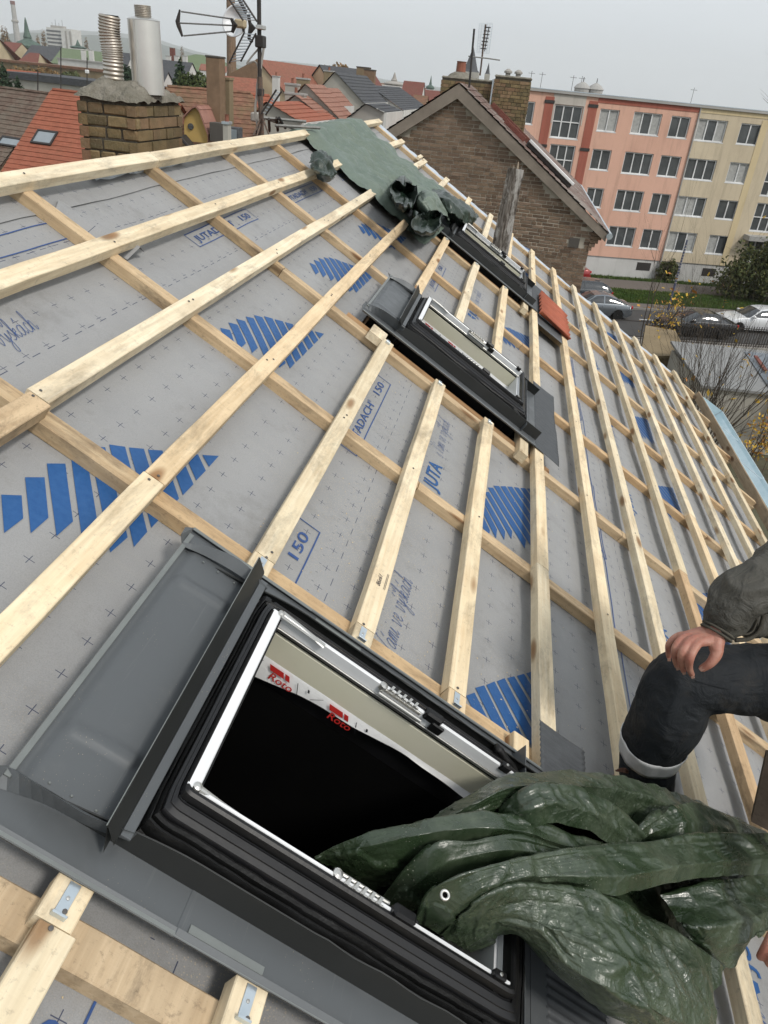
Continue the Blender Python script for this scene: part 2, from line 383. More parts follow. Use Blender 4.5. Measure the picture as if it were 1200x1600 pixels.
# the ridge capping strip of lighter foil, crumpled, on the far verge and along the ridge
def crumple(name, P0, P1, wd, hgt, mat, seed=0, n=60, m_=8):
    P0 = np.array(P0, float); P1 = np.array(P1, float); G = []
    for i in range(n+1):
        t = i/n; c = P0+(P1-P0)*t; row = []
        for j in range(m_+1):
            s_ = j/m_-0.5; q = c+np.array(wd)*s_
            z = hgt*(1-4*s_*s_)+0.014*noise.noise(Vector((t*9+seed, s_*3, seed)))+0.012*abs(noise.noise(Vector((t*31, s_*7, seed+4))))
            row.append(q+np.array([0, 0, z]))
        G.append(row)
    mb = MB(); mb.grid(G); return mb.build(name, mat, house, smooth=True)
MAT['foil'] = simple('translucent_foil', (0.55, 0.60, 0.66), (0.42, 0.47, 0.53), 0.28, 0, 0.5, 9, 0.5, 0.02)
crumple('verge_foil', (-0.02, 9.56, -0.07), (4.7, 9.56, -0.075), (0, 0.13, 0), 0.035, MAT['foil'], 2, 140, 8)
crumple('ridge_foil', (-0.04, 3.1, -0.080), (-0.04, 4.0, -0.080), (0.07, 0, 0), 0.004, MAT['foil'], 7, 30)
mb = MB(); fl = [((0.17, 2.58), (0.19, 2.79)), ((0.26, 2.62), (0.25, 2.80)), ((0.36, 2.65), (0.34, 2.83)), ((0.44, 2.62), (0.45, 2.75))]
G = []
for i, (a, b) in enumerate([((0.10, 2.62), (0.05, 2.72)), ((0.17, 2.62), (0.17, 2.74)), ((0.26, 2.64), (0.27, 2.79)), ((0.37, 2.68), (0.38, 2.78))]):
    G.append([(a[0], a[1], VT+0.004), ((a[0]+b[0])/2, (a[1]+b[1])/2, VT+0.03+0.008*i), (b[0], b[1], VT+0.012+0.004*i)])
mb.grid(G); mb.build('torn_membrane_flap', MAT['membrane'], house, smooth=True)

# ------------------------------------------------------------------ print on the membrane (flat ink following the sheet)
def drape(bm, name, mat, off=0.0022):
    vs = [v.co for v in bm.verts]
    for ax in (0, 1):
        lo = min(c[ax] for c in vs); hi = max(c[ax] for c in vs); t = math.ceil(lo/0.04)*0.04
        while t < hi:
            n_ = Vector((1, 0, 0)) if ax == 0 else Vector((0, 1, 0))
            bmesh.ops.bisect_plane(bm, geom=bm.verts[:]+bm.edges[:]+bm.faces[:], plane_co=n_*t, plane_no=n_, dist=1e-6); t += 0.04
    for v in bm.verts: v.co.z = hmem(v.co.x, v.co.y)+off
    dead = [f for f in bm.faces if holed(f.calc_center_median().x, f.calc_center_median().y)]
    if dead: bmesh.ops.delete(bm, geom=dead, context='FACES')
    bmesh.ops.triangulate(bm, faces=bm.faces[:])
    me = bpy.data.meshes.new(name); bm.to_mesh(me); bm.free(); me.materials.append(mat)
    o = bpy.data.objects.new(name, me); COL.objects.link(o); o.parent = house; ORG[o.name] = np.zeros(3); return o
def text(s, v, u, h, name='printed_lettering', mat='navy', width=1.0, shear=0.0, bold=0.0, length=None, rot=0.0):
    c = bpy.data.curves.new('t', 'FONT'); c.body = s; c.size = 1.0; c.shear = shear; c.offset = bold; c.resolution_u = 3; c.space_character = 1.0
    o = bpy.data.objects.new('t', c); COL.objects.link(o); dg = bpy.context.evaluated_depsgraph_get(); dg.update()
    me = bpy.data.meshes.new_from_object(o.evaluated_get(dg)); bpy.data.objects.remove(o)
    bm = bmesh.new(); bm.from_mesh(me); bpy.data.meshes.remove(me)
    xs = [q.co.x for q in bm.verts]; L = max(xs)-min(xs); x0 = min(xs); k = h/0.72; kx = (length/L) if length else k*width
    for q in bm.verts:
        a = (q.co.x-x0)*kx; b = q.co.y*k
        q.co = Vector((v-b*math.cos(rot)+a*math.sin(rot), u+a*math.cos(rot)+b*math.sin(rot), 0))
    return drape(bm, name, MAT[mat])
def polys(P, name, mat):
    bm = bmesh.new()
    for p in P:
        f = bm.faces.new([bm.verts.new((a, b, 0)) for a, b in p])
    bmesh.ops.recalc_face_normals(bm, faces=bm.faces); 
    for f in bm.faces:
        if f.normal.z < 0: f.normal_flip()
    return drape(bm, name, MAT[mat])
LG = [[(0.774, 1.341), (0.803, 1.374), (0.845, 1.316), (0.843, 1.25)], [(0.775, 1.43), (0.803, 1.466), (0.88, 1.36), (0.88, 1.291)], [(0.781, 1.51), (0.809, 1.546), (0.923, 1.394), (0.922, 1.326)],
      [(0.796, 1.591), (0.821, 1.625), (0.961, 1.44), (0.958, 1.373)], [(0.812, 1.656), (0.840, 1.691), (1.038, 1.453), (1.032, 1.378)], [(0.841, 1.712), (0.872, 1.747), (1.064, 1.509), (1.064, 1.438)],
      [(0.88, 1.755), (0.909, 1.793), (1.067, 1.60), (1.065, 1.53)], [(0.918, 1.801), (0.947, 1.838), (1.069, 1.694), (1.069, 1.622)], [(0.958, 1.848), (0.986, 1.879), (1.073, 1.788), (1.071, 1.717)],
      [(0.997, 1.89), (1.027, 1.925), (1.074, 1.88), (1.072, 1.811)], [(1.037, 1.936), (1.075, 1.982), (1.074, 1.905)]]
def logo(v, u, s=1.0):
    polys([[(v+(a-0.78)*s, u+(b-1.25)*s) for a, b in p] for p in LG], 'printed_emblem', 'blue')
for k in range(-2, 6): logo(0.78, 1.25+1.34*k if k < 3 else 5.24+1.34*(k-3)) if k != 2 else logo(0.785, 3.915, 0.98)
for k in range(0, 7): logo(2.025, 1.30+1.345*k)
for k in range(0, 7): logo(3.375, 0.44+1.33*k)
for k in range(2, 7): logo(0.06-0.31+0.03, 1.1+1.34*k) if False else None
def frame(v0, v1, u0, u1, t=0.0045):
    polys([[(v0, u0), (v0+t, u0), (v0+t, u1), (v0, u1)], [(v1-t, u0), (v1, u0), (v1, u1), (v1-t, u1)], [(v0+t, u0), (v1-t, u0), (v1-t, u0+t), (v0+t, u0+t)], [(v0+t, u1-t), (v1-t, u1-t), (v1-t, u1), (v0+t, u1)]], 'printed_frame', 'navy')
def jbox(v, u, dv=0.085, T=0.80):
    frame(v, v+dv, u, u+T); text('JUTADACH', v+dv*0.70, u+0.045, dv*0.42, bold=0.012, length=0.44); text('\u00ae', v+dv*0.46, u+0.49, dv*0.2)
    text('150', v+dv*0.70, u+T-0.19, dv*0.42, bold=0.012, length=0.135)
for k in range(-1, 6): jbox(1.372, 1.155+1.365*k)
for k in range(0, 5): jbox(0.352, 3.249+1.42*k, 0.085) if k < 3 else None
frame(0.125, 0.21, 1.74, 2.54)
for k in range(1, 6): jbox(2.705, 0.50+1.365*k)
for k in range(1, 6): jbox(4.035, 0.80+1.365*k)
mark = [[(0, 0), (0, 0.055), (0.030, 0.055), (0.030, 0.0)], [(0.036, 0.0), (0.036, 0.055), (0.07, 0.055), (0.07, 0.03), (0.052, 0.018), (0.052, 0.0)]]
def juta(v, u):
    polys([[(v-0.07+a, u+b) for a, b in p] for p in mark], 'printed_emblem', 'blue')
    text('JUTA', v, u+0.075, 0.066, mat='blue', bold=0.022, length=0.215)
# joined-up handwriting drawn as pen strokes: letter -> list of strokes, x advance (x right, y up; x-height 1)
PEN = {'V': ([[(0, 1.9), (.1, 2.05), (.25, 1.2), (.45, 0), (.75, 1.1), (1.0, 2.1), (1.2, 2.0)]], 1.15),
 'a': ([[(.75, .85), (.45, 1), (.1, .7), (.05, .25), (.3, 0), (.6, .3), (.78, .95), (.72, .3), (.85, 0), (1.05, .3)]], 1.0),
 'm': ([[(0, .3), (.12, 1), (.1, 0), (.2, .7), (.45, 1), (.45, 0), (.55, .7), (.8, 1), (.82, .2), (.95, 0), (1.1, .3)]], 1.05),
 'i': ([[(0, .3), (.15, 1), (.15, .2), (.3, 0), (.5, .3)], [(.22, 1.45), (.26, 1.55)]], .45),
 'v': ([[(0, .8), (.12, 1), (.25, .2), (.4, 0), (.65, .5), (.7, 1), (.9, .9)]], .85),
 'e': ([[(0, .3), (.4, .55), (.5, .85), (.3, 1), (.1, .6), (.15, .15), (.4, 0), (.7, .3)]], .65),
 'y': ([[(0, .8), (.12, 1), (.2, .3), (.4, .1), (.65, .9), (.6, 0), (.4, -.9), (.1, -.8), (.3, -.2), (.85, .35)]], .8),
 's': ([[(0, .3), (.35, 1.0), (.4, .6), (.55, .2), (.3, 0), (.1, .1)]], .6),
 'k': ([[(0, .3), (.3, 1.6), (.25, 2.05), (.1, 1.6), (.1, 0), (.2, .7), (.5, .95), (.45, .6), (.2, .5), (.55, 0), (.8, .3)]], .72),
 'c': ([[(.5, .8), (.35, 1), (.08, .6), (.12, .1), (.4, 0), (.7, .3)]], .62),
 'h': ([[(0, .3), (.3, 1.6), (.25, 2.1), (.1, 1.6), (.08, 0), (.2, .7), (.5, 1), (.52, .15), (.68, 0), (.85, .35)]], .85), ' ': ([], .7)}
ACC = {'\u00e1': ('a', [(.4, 1.35), (.65, 1.75)]), '\u00fd': ('y', [(.4, 1.35), (.65, 1.75)]), '\u0161': ('s', [(.1, 1.75), (.3, 1.4), (.55, 1.8)])}
def script(s, v, u, L, slant=0.25, th=0.0017):
    st = []; x = 0
    for ch in s:
        ac = None
        if ch in ACC: ch, ac = ACC[ch]
        g, adv = PEN[ch]
        for q in g+([ac] if ac else []): st.append([(x+a+slant*b, b) for a, b in q])
        x += adv*1.12
    k = L/x; bm = bmesh.new()
    for q in st:
        c = cat([(a, b, 0) for a, b in q], max(3, 4*len(q))); prev = None
        for i, p in enumerate(c):
            t = c[min(i+1, len(c)-1)]-c[max(0, i-1)]; t = t/(np.linalg.norm(t)+1e-9); n_ = np.array([-t[1], t[0]])*th/k*0.5
            a, b = [bm.verts.new((v-(p[1]+sg*n_[1])*k*1.25, u+(p[0]+sg*n_[0])*k, 0)) for sg in (1, -1)]
            if prev: bm.faces.new((prev[0], prev[1], b, a))
            prev = (a, b)
    for f in bm.faces:
        f.normal_update()
        if f.normal.z < 0: f.normal_flip()
    drape(bm, 'printed_handwriting', MAT['navy'])
PH = 'V\u00e1mi ve v\u00fd\u0161k\u00e1ch'
for k in range(-1, 6):
    juta(1.808, 1.245+1.365*k); script('s '+PH, 1.80, 1.615+1.365*k, 0.415)
script(PH, 0.466, 1.58, 0.385)
for k in range(0, 6):
    script(PH, 3.12, 0.9+1.365*k, 0.4); juta(3.13, 1.33+1.365*k)
polys([[(2.772, a), (2.777, a), (2.777, b), (2.772, b)] for a, b in ((2.6, 3.5), (3.75, 4.7), (5.0, 6.4))], 'printed_frame', 'navy')

# ------------------------------------------------------------------ timber
def batten(v0, u0, u1, mat='wood', w=0.06, h=0.04, top=0.0, dv=0.0, warp=0.0025, name='batten', skew=0.0):
    """lath along u. v0 = centre of its top face"""
    mb = MB(); n = max(2, int((u1-u0)/0.18)); sd_ = v0*7.7+u0; prev = None; c = 0.0022
    for i in range(n+1):
        u = u0+(u1-u0)*i/n
        off = warp*2*noise.noise(Vector((u*0.9, sd_, 0)))+warp*noise.noise(Vector((u*4, sd_, 2))); zz = warp*0.8*noise.noise(Vector((u*1.7, sd_, 5)))
        x0, x1 = v0-w/2+off+dv, v0+w/2+off+dv; z1 = top+zz; z0 = top-h
        us_ = u+(skew if i in (0,) else 0)
        pts = [(x0, u, z0), (x1, u, z0), (x1, u, z1-c), (x1-c, u, z1), (x0+c, u, z1), (x0, u, z1-c)]
        rg = [mb.vert(p) for p in pts]
        if prev: mb.bridge(prev, rg)
        else: mb.face(rg[::-1])
        prev = rg
    mb.face(prev)
    return mb.build(name, MAT[mat], house)
def clip_and_nails(v, u, d=1, clip=True):
    if clip:
        mb = MB(); mb.bbox((v-0.009, min(u, u+0.05*d), 0.0008), (v+0.009, max(u, u+0.05*d), 0.0022), 0.0005)
        mb.bbox((v-0.012, min(u-0.004*d, u), -0.001), (v+0.012, max(u-0.004*d, u), 0.012), 0.0005)
        o = mb.build('fixing_clip', MAT['galv'], house)
        mb = MB(); mb.lathe((v, u+0.026*d, 0.0022), [(0.0035, 0), (0.003, 0.0012), (0.001, 0.0016)], 10); mb.build('nail', MAT['steel'], o)
_nm = MB(); _nm.lathe((0, 0, 0), [(0.0042, 0), (0.0040, 0.0008), (0.002, 0.0011)], 9)
_nme = _nm.mesh('nail'); _nme.materials.append(simple('nail_head', (0.16, 0.15, 0.14), None, 0.5, 0.7, 0.5, 5, 0))
def nail(v, u, w=0.001): inst(_nme, 'nail', house, (v, u, w))
AS = [-0.007, 0.333, 0.667, 0.997, 1.336, 1.655, 1.969, 2.297, 2.628, 2.956, 3.299, 3.636, 3.967, 4.293, 4.626]
BS = [-2.35, -1.36, -0.37, 0.612, 1.598, 2.562, 3.566, 4.581, 5.518, 6.532, 7.52, 8.50, 9.42]
END = [9.62, 9.57, 9.52, 9.55, 9.50, 9.62, 9.55, 9.55, 9.53, 9.53, 9.56, 9.52, 9.55, 9.50, 9.53]
FW = [w+0.845 for w in UW]                                   # far flashing edge
for i, v in enumerate(AS):
    if i == 0: segs = [(-3.0, 3.566, 'wood'), (3.569, END[0], 'wood')]
    elif i == 1: segs = [(-3.0, 0.6, 'wood'), (0.603, END[1], 'wood')]
    elif i == 2: segs = [(-3.0, 1.592, 'wood_old'), (1.596, END[2], 'wood')]
    elif i == 3: segs = [(-3.0, 1.592, 'wood'), (1.596, 6.25, 'wood'), (6.29, END[3], 'wood')]
    elif i in (4, 5, 6):
        segs = [(-3.0, 0.60, 'wood'), (0.602, UW[0]+0.004, 'wood')] if i == 4 else [(-3.0, UW[0]+0.004, 'wood')]
        segs += [(FW[0]+0.015, 1.585, 'wood'), (1.588, UW[1]-0.10+(0.0 if i == 4 else 0), 'wood'), (FW[1]+0.02, UW[2]-0.02, 'wood'), (FW[2]+0.05, END[i], 'wood')]
    else:
        c_ = [3.566, 4.581, 2.562, 5.518, 6.532][i % 5]
        segs = [(-3.0, c_-0.002, 'wood' if i != 10 else 'wood_old'), (c_+0.002, END[i], 'wood')]
    for a, b, mt in segs:
        batten(v, a, b, mt, dv=random.uniform(-0.004, 0.004), h=0.04)
    for b in BS:
        if any(a < b < c for a, c, _ in segs):
            for du in ((-0.018, 0.018) if i in (3, 4, 2) else (0.0,)): nail(v+random.uniform(-0.012, 0.012), b+du+random.uniform(-0.008, 0.008), 0.0022)
for i in (4, 5, 6):
    clip_and_nails(AS[i]-0.003, UW[0]-0.05, 1) if i < 6 else None
    clip_and_nails(AS[i], FW[0]+0.022, 1)
    clip_and_nails(AS[i], UW[1]-0.145, 1); clip_and_nails(AS[i], UW[2]-0.066, 1)
batten(1.275, UW[1]-0.15, UW[1]-0.03, 'wood', w=0.085)              # short offcut beside the second window
for w in UW: batten(2.20, w-0.16, w+0.93, 'wood', w=0.055, h=0.05, top=-0.004, name='support_batten')
batten(0.395, 8.95, 9.66, 'wood', w=0.05, top=0.012, name='loose_batten') if False else None
batten(0.60, 9.30, 9.60, 'wood', w=0.04, h=0.03, top=0.002, name='batten_offcut')
batten(5.02, -3.0, 9.45, 'board', w=0.022, h=0.09, top=0.008, name='eave_board')
def counter(u, v0, v1, mat='woodx', w=0.06, h=0.042, top=-0.0405, name='counter_batten'):
    mb = MB(); n = max(2, int((v1-v0)/0.16)); prev = None; c = 0.003
    for i in range(n+1):
        v = v0+(v1-v0)*i/n; off = 0.004*noise.noise(Vector((v*1.1, u*3, 0)))+0.002*noise.noise(Vector((v*6, u*3, 4)))
        wa = 0.004*max(0, noise.noise(Vector((v*3.3, u*5, 7))))
        y0, y1 = u-w/2+off, u+w/2+off-wa
        rg = [mb.vert(p) for p in [(v, y0, top-h), (v, y1, top-h), (v, y1, top-c), (v, y1-c, top), (v, y0+c, top), (v, y0, top-c)]]
        if prev: mb.bridge(prev, rg)
        else: mb.face(rg[::-1])
        prev = rg
    mb.face(prev); return mb.build(name, MAT[mat], house)
for k, u in enumerate(BS):
    cuts = {3: [(-.05, 4.98)], 4: [(-.05, .985), (.99, 2.5), (2.503, 4.98)], 5: [(-.05, 1.71), (1.713, 4.98)], 6: [(-.05, .74), (.743, 2.9), (2.903, 4.98)], 7: [(-.05, 1.2), (1.203, 3.8), (3.803, 4.98)]}.get(k, [(-.05, 2.2+0.31*(k % 4)), (2.203+0.31*(k % 4), 4.98)])
    for a, b in cuts: counter(u, a, b, 'wood_old' if k == 3 else 'woodx', w=0.068 if k == 3 else 0.058)
mb = MB(); mb.box((1.10, 3.598, -0.24), (2.40, 3.652, -0.042)); mb.build('rafter', MAT['rafter'], house)
mb = MB(); mb.box((1.10, 6.566, -0.24), (2.40, 6.598, -0.042)); mb.build('rafter', MAT['rafter'], house)
mb = MB(); mb.box((1.16, 3.602, -0.30), (1.20, 4.40, -0.10)); mb.build('trimmer', MAT['rafter'], house)
for u in BS[2:]:
    mb = MB(); mb.bbox((4.81, u-0.035, -0.22), (5.01, u+0.035, -0.085), 0.003); mb.build('rafter_end', MAT['woodx'], house)
# ------------------------------------------------------------------ gutter
gm = MB(); prof = [(5.034, 0.010), (5.040, 0.014), (5.10, -0.028), (5.125, -0.075), (5.18, -0.105), (5.26, -0.105), (5.315, -0.07), (5.335, -0.01), (5.340, 0.028), (5.352, 0.030), (5.350, 0.018)]
thk = 0.002; A = []
us = [-3.0, 0, 2, 4, 5.2, 5.22, 6.2, 7.4, 7.42, 9.28]
for u in us: A.append([(v, u, w_-(0.003 if u in (5.2, 7.4) else 0)) for v, w_ in prof])
gm.grid(A)
gut = gm.build('gutter', MAT['zinc'], house, smooth=False)
sol = gut.modifiers.new('t', 'SOLIDIFY'); sol.thickness = thk
gm = MB(); gm.poly([(v, 9.285, w_) for v, w_ in prof[1:9]]); gm.poly([(v, 9.289, w_) for v, w_ in prof[1:9]][::-1]); gm.build('gutter_end_cap', MAT['zinc'], gut)
for u in np.arange(-2.4, 9.2, 0.98):
    gm = MB(); gm.bbox((5.045, u-0.012, 0.006), (5.345, u+0.012, 0.010), 0.001); gm.build('gutter_bracket', MAT['galv'], gut)
    for q in (5.20,):
        gm = MB(); gm.lathe((5.25, u+0.4, -0.104), [(0.010, 0), (0.008, 0.006), (0.002, 0.008)], 8); gm.build('rivet', MAT['galv'], gut)
# ------------------------------------------------------------------ body of the house below
MAT['render_wall'] = simple('old_render', (0.42, 0.38, 0.32), (0.32, 0.29, 0.25), 0.9, 0, 0.2, 2, 0.3)
def wq(name, pts, mat):                                  # world points -> roof-frame child
    mb = MB(); mb.poly([wr(p) for p in pts]); return mb.build(name, mat, house)
e0 = rw(4.9, -3.0, -0.35); e1 = rw(4.9, 9.45, -0.35); r0 = rw(-0.1, -3.0, -0.35); r1 = rw(-0.1, 9.45, -0.35)
g = lambda p: np.array([p[0], p[1], 0.0])
wq('front_wall', [g(e0), g(e1), e1, e0], MAT['render_wall'])
wq('gable_wall', [g(e1), g(r1), r1+[0, 0, .15], e1+[0, 0, .15]], MAT['render_wall'])
wq('gable_wall', [g(e0), g(r0), r0, e0], MAT['render_wall'])
back0 = r0-[4.4, 0, 2.7]; back1 = r1-[4.4, 0, 2.7]
wq('rear_wall', [g(back0), g(back1), back1, back0], MAT['render_wall'])
wq('gable_wall', [g(r1), g(back1), back1, r1], MAT['render_wall']); wq('gable_wall', [g(r0), g(back0), back0, r0], MAT['render_wall'])
MAT['rear_tiles'] = simple('rear_tiles', (0.33, 0.13, 0.07), (0.20, 0.09, 0.06), 0.85, 0, 0.2, 3, 0.4)
rr0 = rw(-0.085, -3.0, -0.095); rr1 = rw(-0.085, 9.5, -0.095)
wq('rear_slope', [rr0, rr1, rr1-[4.5, 0, 2.76], rr0-[4.5, 0, 2.76]], MAT['rear_tiles'])
# attic floor closes the space under the windows
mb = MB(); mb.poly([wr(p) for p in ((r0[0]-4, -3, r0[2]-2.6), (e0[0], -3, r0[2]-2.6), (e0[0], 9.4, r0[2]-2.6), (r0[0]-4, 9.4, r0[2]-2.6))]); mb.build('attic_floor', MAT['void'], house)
# ================================================================== roof windows (frames set open, sash not hung yet)
MAT['corr'] = MAT['lead']
def roof_window(label):
    u0 = UW[0]; t = thing('roof_window', label, 'roof window', (1.15, u0, 0), 'roof windows set into the slope', roof=True)
    # coordinates below: v absolute, U = offset from the near flashing edge
    def B(a, b, c=0.0015): mb.bbox((a[0], u0+a[1], a[2]), (b[0], u0+b[1], b[2]), c)
    # side flashings: flat strip, upturned edge, outer fold
    for near in (1, 0):
        mb = MB(); s_ = (lambda x: x) if near else (lambda x: 0.845-x)
        P = []
        for v in (1.15, 1.50, 1.502, 1.85, 2.262):
            k = 0.0012 if v in (1.502, 1.85, 2.262) else 0
            P.append([(v, u0+s_(x), z+k) for x, z in ((0.012, 0.013), (0.0, 0.010), (0.002, 0.0035), (0.0155, 0.0045), (0.080, 0.0045))])
        mb.grid(P); o = mb.build('side_flashing', MAT['flash'], t); so_ = o.modifiers.new('s', 'SOLIDIFY'); so_.thickness = 0.0012
        mb = MB(); a, b = sorted((s_(0.0), s_(0.011))); B((1.15, a, 0.0105), (2.255, b, 0.0125), 0.0005); mb.build('folded_edge', MAT['flash_lip'], o)
        mb = MB(); G = []
        for i in range(41):
            v = 1.150+1.112*i/40; f = min(1, (v-1.15)/0.34); f = f*f*(3-2*f); hgt = 0.003+0.050*f; wv = 0.002*math.sin(i*1.3)*(1 if 20 < i < 33 else 0)
            G.append([(v, u0+s_(0.080), 0.0048), (v, u0+s_(0.0845), 0.006+hgt*.5), (v, u0+s_(0.088+wv), 0.006+hgt), (v, u0+s_(0.0905+wv), 0.0065+hgt), (v, u0+s_(0.0915), 0.004+hgt)])
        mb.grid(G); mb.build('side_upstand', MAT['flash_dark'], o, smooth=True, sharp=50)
        # lapped sheet joint
        mb = MB(); a, b = sorted((s_(0.016), s_(0.03))); B((1.52, a, 0.0062), (1.66, b, 0.0085), 0.0004); mb.build('fold_clip', MAT['flash_lip'], o)
        # crimped upper edge further down the strip
        mb = MB(); pts = []
        n = 40; lo = [(1.60+0.62*i/n, u0+s_(0.0895+0.003*math.sin(i*1.1)), 0.046) for i in range(n+1)]
        hi = [(1.60+0.62*i/n, u0+s_(0.097+0.004*math.sin(i*1.9)), 0.062+0.006*math.sin(i*0.9)*(1 if 8 < i < 20 else 0.15)) for i in range(n+1)]
        mb.build('gasket_lip', MAT['foam'], o) if False else None
    # head flashing: ribbed pan, upstand against the frame, triangular end folds
    mb = MB(); nv, nu = 26, 90; G = []
    def pan(v, U):
        z = 0.020-0.010*math.exp(-((v-1.17)/0.012)**2)
        for rc in (0.205, 0.655):
            d = abs(U-rc-(v-1.20)*0.06); L_ = max(0, max(1.20-v, v-1.305)); dd = math.hypot(d, L_)
            z += 0.0055*max(0, 1-(dd/0.016)**2)**0.5 if dd < 0.016 else 0
        return z+0.0012*math.sin(U*7)
    for i in range(nv+1):
        v = 1.160+0.182*i/nv; G.append([(v, u0+0.09+0.70*j/nu, pan(v, 0.09+0.70*j/nu)) for j in range(nu+1)])
    mb.grid(G); hp = mb.build('head_flashing', MAT['flash'], t, smooth=True)
    mb = MB(); B((1.150, 0.075, 0.0185), (1.162, 0.805, 0.0225), 0.001); mb.build('folded_edge', MAT['flash_lip'], hp)
    mb = MB(); G = []
    for i in range(31):
        U = 0.050+0.755*i/30; wv = 0.0012*math.sin(i*.7); e_ = 0.006*(i/30)
        G.append([(1.3475, u0+U, 0.048), (1.345, u0+U, 0.052), (1.321-e_+wv, u0+U+0.004, 0.0765), (1.3195-e_+wv, u0+U+0.004, 0.0755), (1.3215-e_+wv, u0+U+0.004, 0.0735), (1.343, u0+U, 0.018)])
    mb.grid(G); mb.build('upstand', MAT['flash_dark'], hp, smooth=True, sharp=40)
    mb = MB(); mb.tube([(1.3193, u0+0.054, 0.0765), (1.3133, u0+0.809, 0.0765)], 0.0011, 5); mb.build('upstand_edge', MAT['flash_lip'], hp)
    mb = MB(); B((1.3478, 0.070, 0.044), (1.3665, 0.780, 0.050), 0.001); mb.build('cover_ledge', MAT['flash'], hp)
    for near in (1, 0):
        s_ = (lambda x: x) if near else (lambda x: 0.845-x)
        mb = MB(); T_ = lambda v, x, z: (v, u0+s_(x), z)
        # crease between pan and side strip: a raised ridge opening into a dark pocket
        a = [T_(1.158, 0.092, 0.020), T_(1.22, 0.084, 0.028), T_(1.29, 0.082, 0.034), T_(1.345, 0.086, 0.036)]
        b = [T_(1.150, 0.086, 0.024), T_(1.22, 0.070, 0.050), T_(1.29, 0.064, 0.058), T_(1.37, 0.083, 0.052)]
        c = [T_(1.150, 0.060, 0.005), T_(1.22, 0.075, 0.006), T_(1.29, 0.080, 0.006), T_(1.37, 0.087, 0.005)]
        mb.grid([cat(a, 12), cat(b, 12)]); mb.grid([cat(b, 12), cat(c, 12)])
        mb.build('corner_fold', MAT['flash'], hp, smooth=False)
        mb = MB(); mb.prism([T_(1.150, -0.0, 0.008), T_(1.150, 0.09, 0.022), T_(1.136, 0.075, 0.030), T_(1.133, 0.03, 0.018)], (0, 0, 0.0015)); mb.build('corner_tab', MAT['flash'], hp)
        for q in (0.02, 0.075, 0.13): mb = MB()
        for q in (1.215, 1.255, 1.30):
            mb = MB(); mb.lathe((q, u0+s_(0.10), 0.021), [(0.0028, 0), (0.0020, 0.0018), (0.0004, 0.0022)], 8); mb.build('rivet', MAT['flash_lip'], hp)
    # the frame box: outer black casing, four sides
    V0, V1, U0, U1 = 1.372, 2.158, 0.118, 0.745
    v0i, v1i, u0i, u1i = 1.402, 2.090, 0.170, 0.655
    fr = None
    def side(a, b, nm='frame_side'):
        nonlocal mb, fr
        mb = MB(); B(a, b, 0.006); o = mb.build(nm, MAT['black'], t, smooth=False); return o
    f1 = side((V0, U0, -0.13), (v0i-0.004, U1, 0.050)); f2 = side((v1i+0.006, U0, -0.13), (V1, U1, 0.040))
    f3 = side((v0i-0.0045, U0, -0.13), (v1i+0.007, u0i-0.006, 0.050)); f4 = side((v0i-0.0045, u1i+0.006, -0.13), (v1i+0.007, U1, 0.050))
    def sweep(prof, mat, nm, wob=0.0, seed=0):
        """profile (outward distance, height) carried round the frame with mitred, slightly rounded corners"""
        r0 = 0.010; P = []
        cs = ((v0i+r0, u0i+r0, 180), (v1i-r0, u0i+r0, 270), (v1i-r0, u1i-r0, 0), (v0i+r0, u1i-r0, 90)); path = []
        for c in range(4):
            cx, cy, a0 = cs[c]; nx, ny, a1 = cs[(c+1) % 4]
            for k in range(7): path.append((cx, cy, R(a0+15*k)))
            n = max(2, int(math.hypot(nx-cx, ny-cy)/0.012))
            for k in range(1, n): path.append((cx+(nx-cx)*k/n, cy+(ny-cy)*k/n, R(a0+90)))
        path.append(path[0]); G = []
        for cx, cy, a in path:
            ca_, sa_ = math.cos(a), math.sin(a); mm = (1/max(abs(ca_), abs(sa_)))**0.8; row = []
            for d, z in prof:
                sx = (0.46 if ca_ < 0 else 0.92); k = 0.0
                x, y = cx+ca_*(r0+d*sx*mm), cy+sa_*(r0+d*mm*(1.0 if sa_ < 0 else 0.95))
                if wob:
                    q = Vector((x*7, y*7, z*25+seed)); k = wob*noise.noise(q); x += wob*noise.noise(q*1.7)*.7; y += wob*noise.noise(q*1.9)*.7
                    k -= wob*.8*max(0, noise.noise(Vector((x*45, y*45, seed)))) 
                row.append((x, u0+y, z+k))
            G.append(row)
        mb = MB(); mb.grid(G); return mb.build(nm, mat, t, smooth=True, sharp=32)
    sweep([(0.001, 0.050), (0.001, 0.0975), (0.0045, 0.1015), (0.010, 0.1025), (0.0155, 0.0995), (0.018, 0.093), (0.0185, 0.086)], MAT['black'], 'frame_rim')
    sweep([(0.0185, 0.084), (0.021, 0.080), (0.0225, 0.0835), (0.034, 0.0800), (0.035, 0.0775), (0.045, 0.0740), (0.0475, 0.070), (0.048, 0.052)], MAT['casing'], 'frame_face')
    sweep([(0.048, 0.052), (0.050, 0.066), (0.055, 0.0685), (0.0595, 0.063), (0.0600, 0.050), (0.0635, 0.047), (0.0655, 0.060), (0.0695, 0.061), (0.0725, 0.053), (0.0735, 0.034), (0.0815, 0.028), (0.083, 0.008)], MAT['foam'], 'rubber_gasket', 0.0045, 3)
    # the lowered black apron at the near and far sides
    # white inner profiles
    mb = MB(); B((v0i-0.006, u0i-0.001, 0.040), (v0i+0.0165, u1i+0.001, 0.1025), 0.002); w1 = mb.build('white_profile', MAT['white'], t)
    mb = MB(); B((v0i+0.0167, u0i, 0.02), (v0i+0.023, u1i, 0.090), 0.001); mb.build('inner_seal', MAT['black'], t)
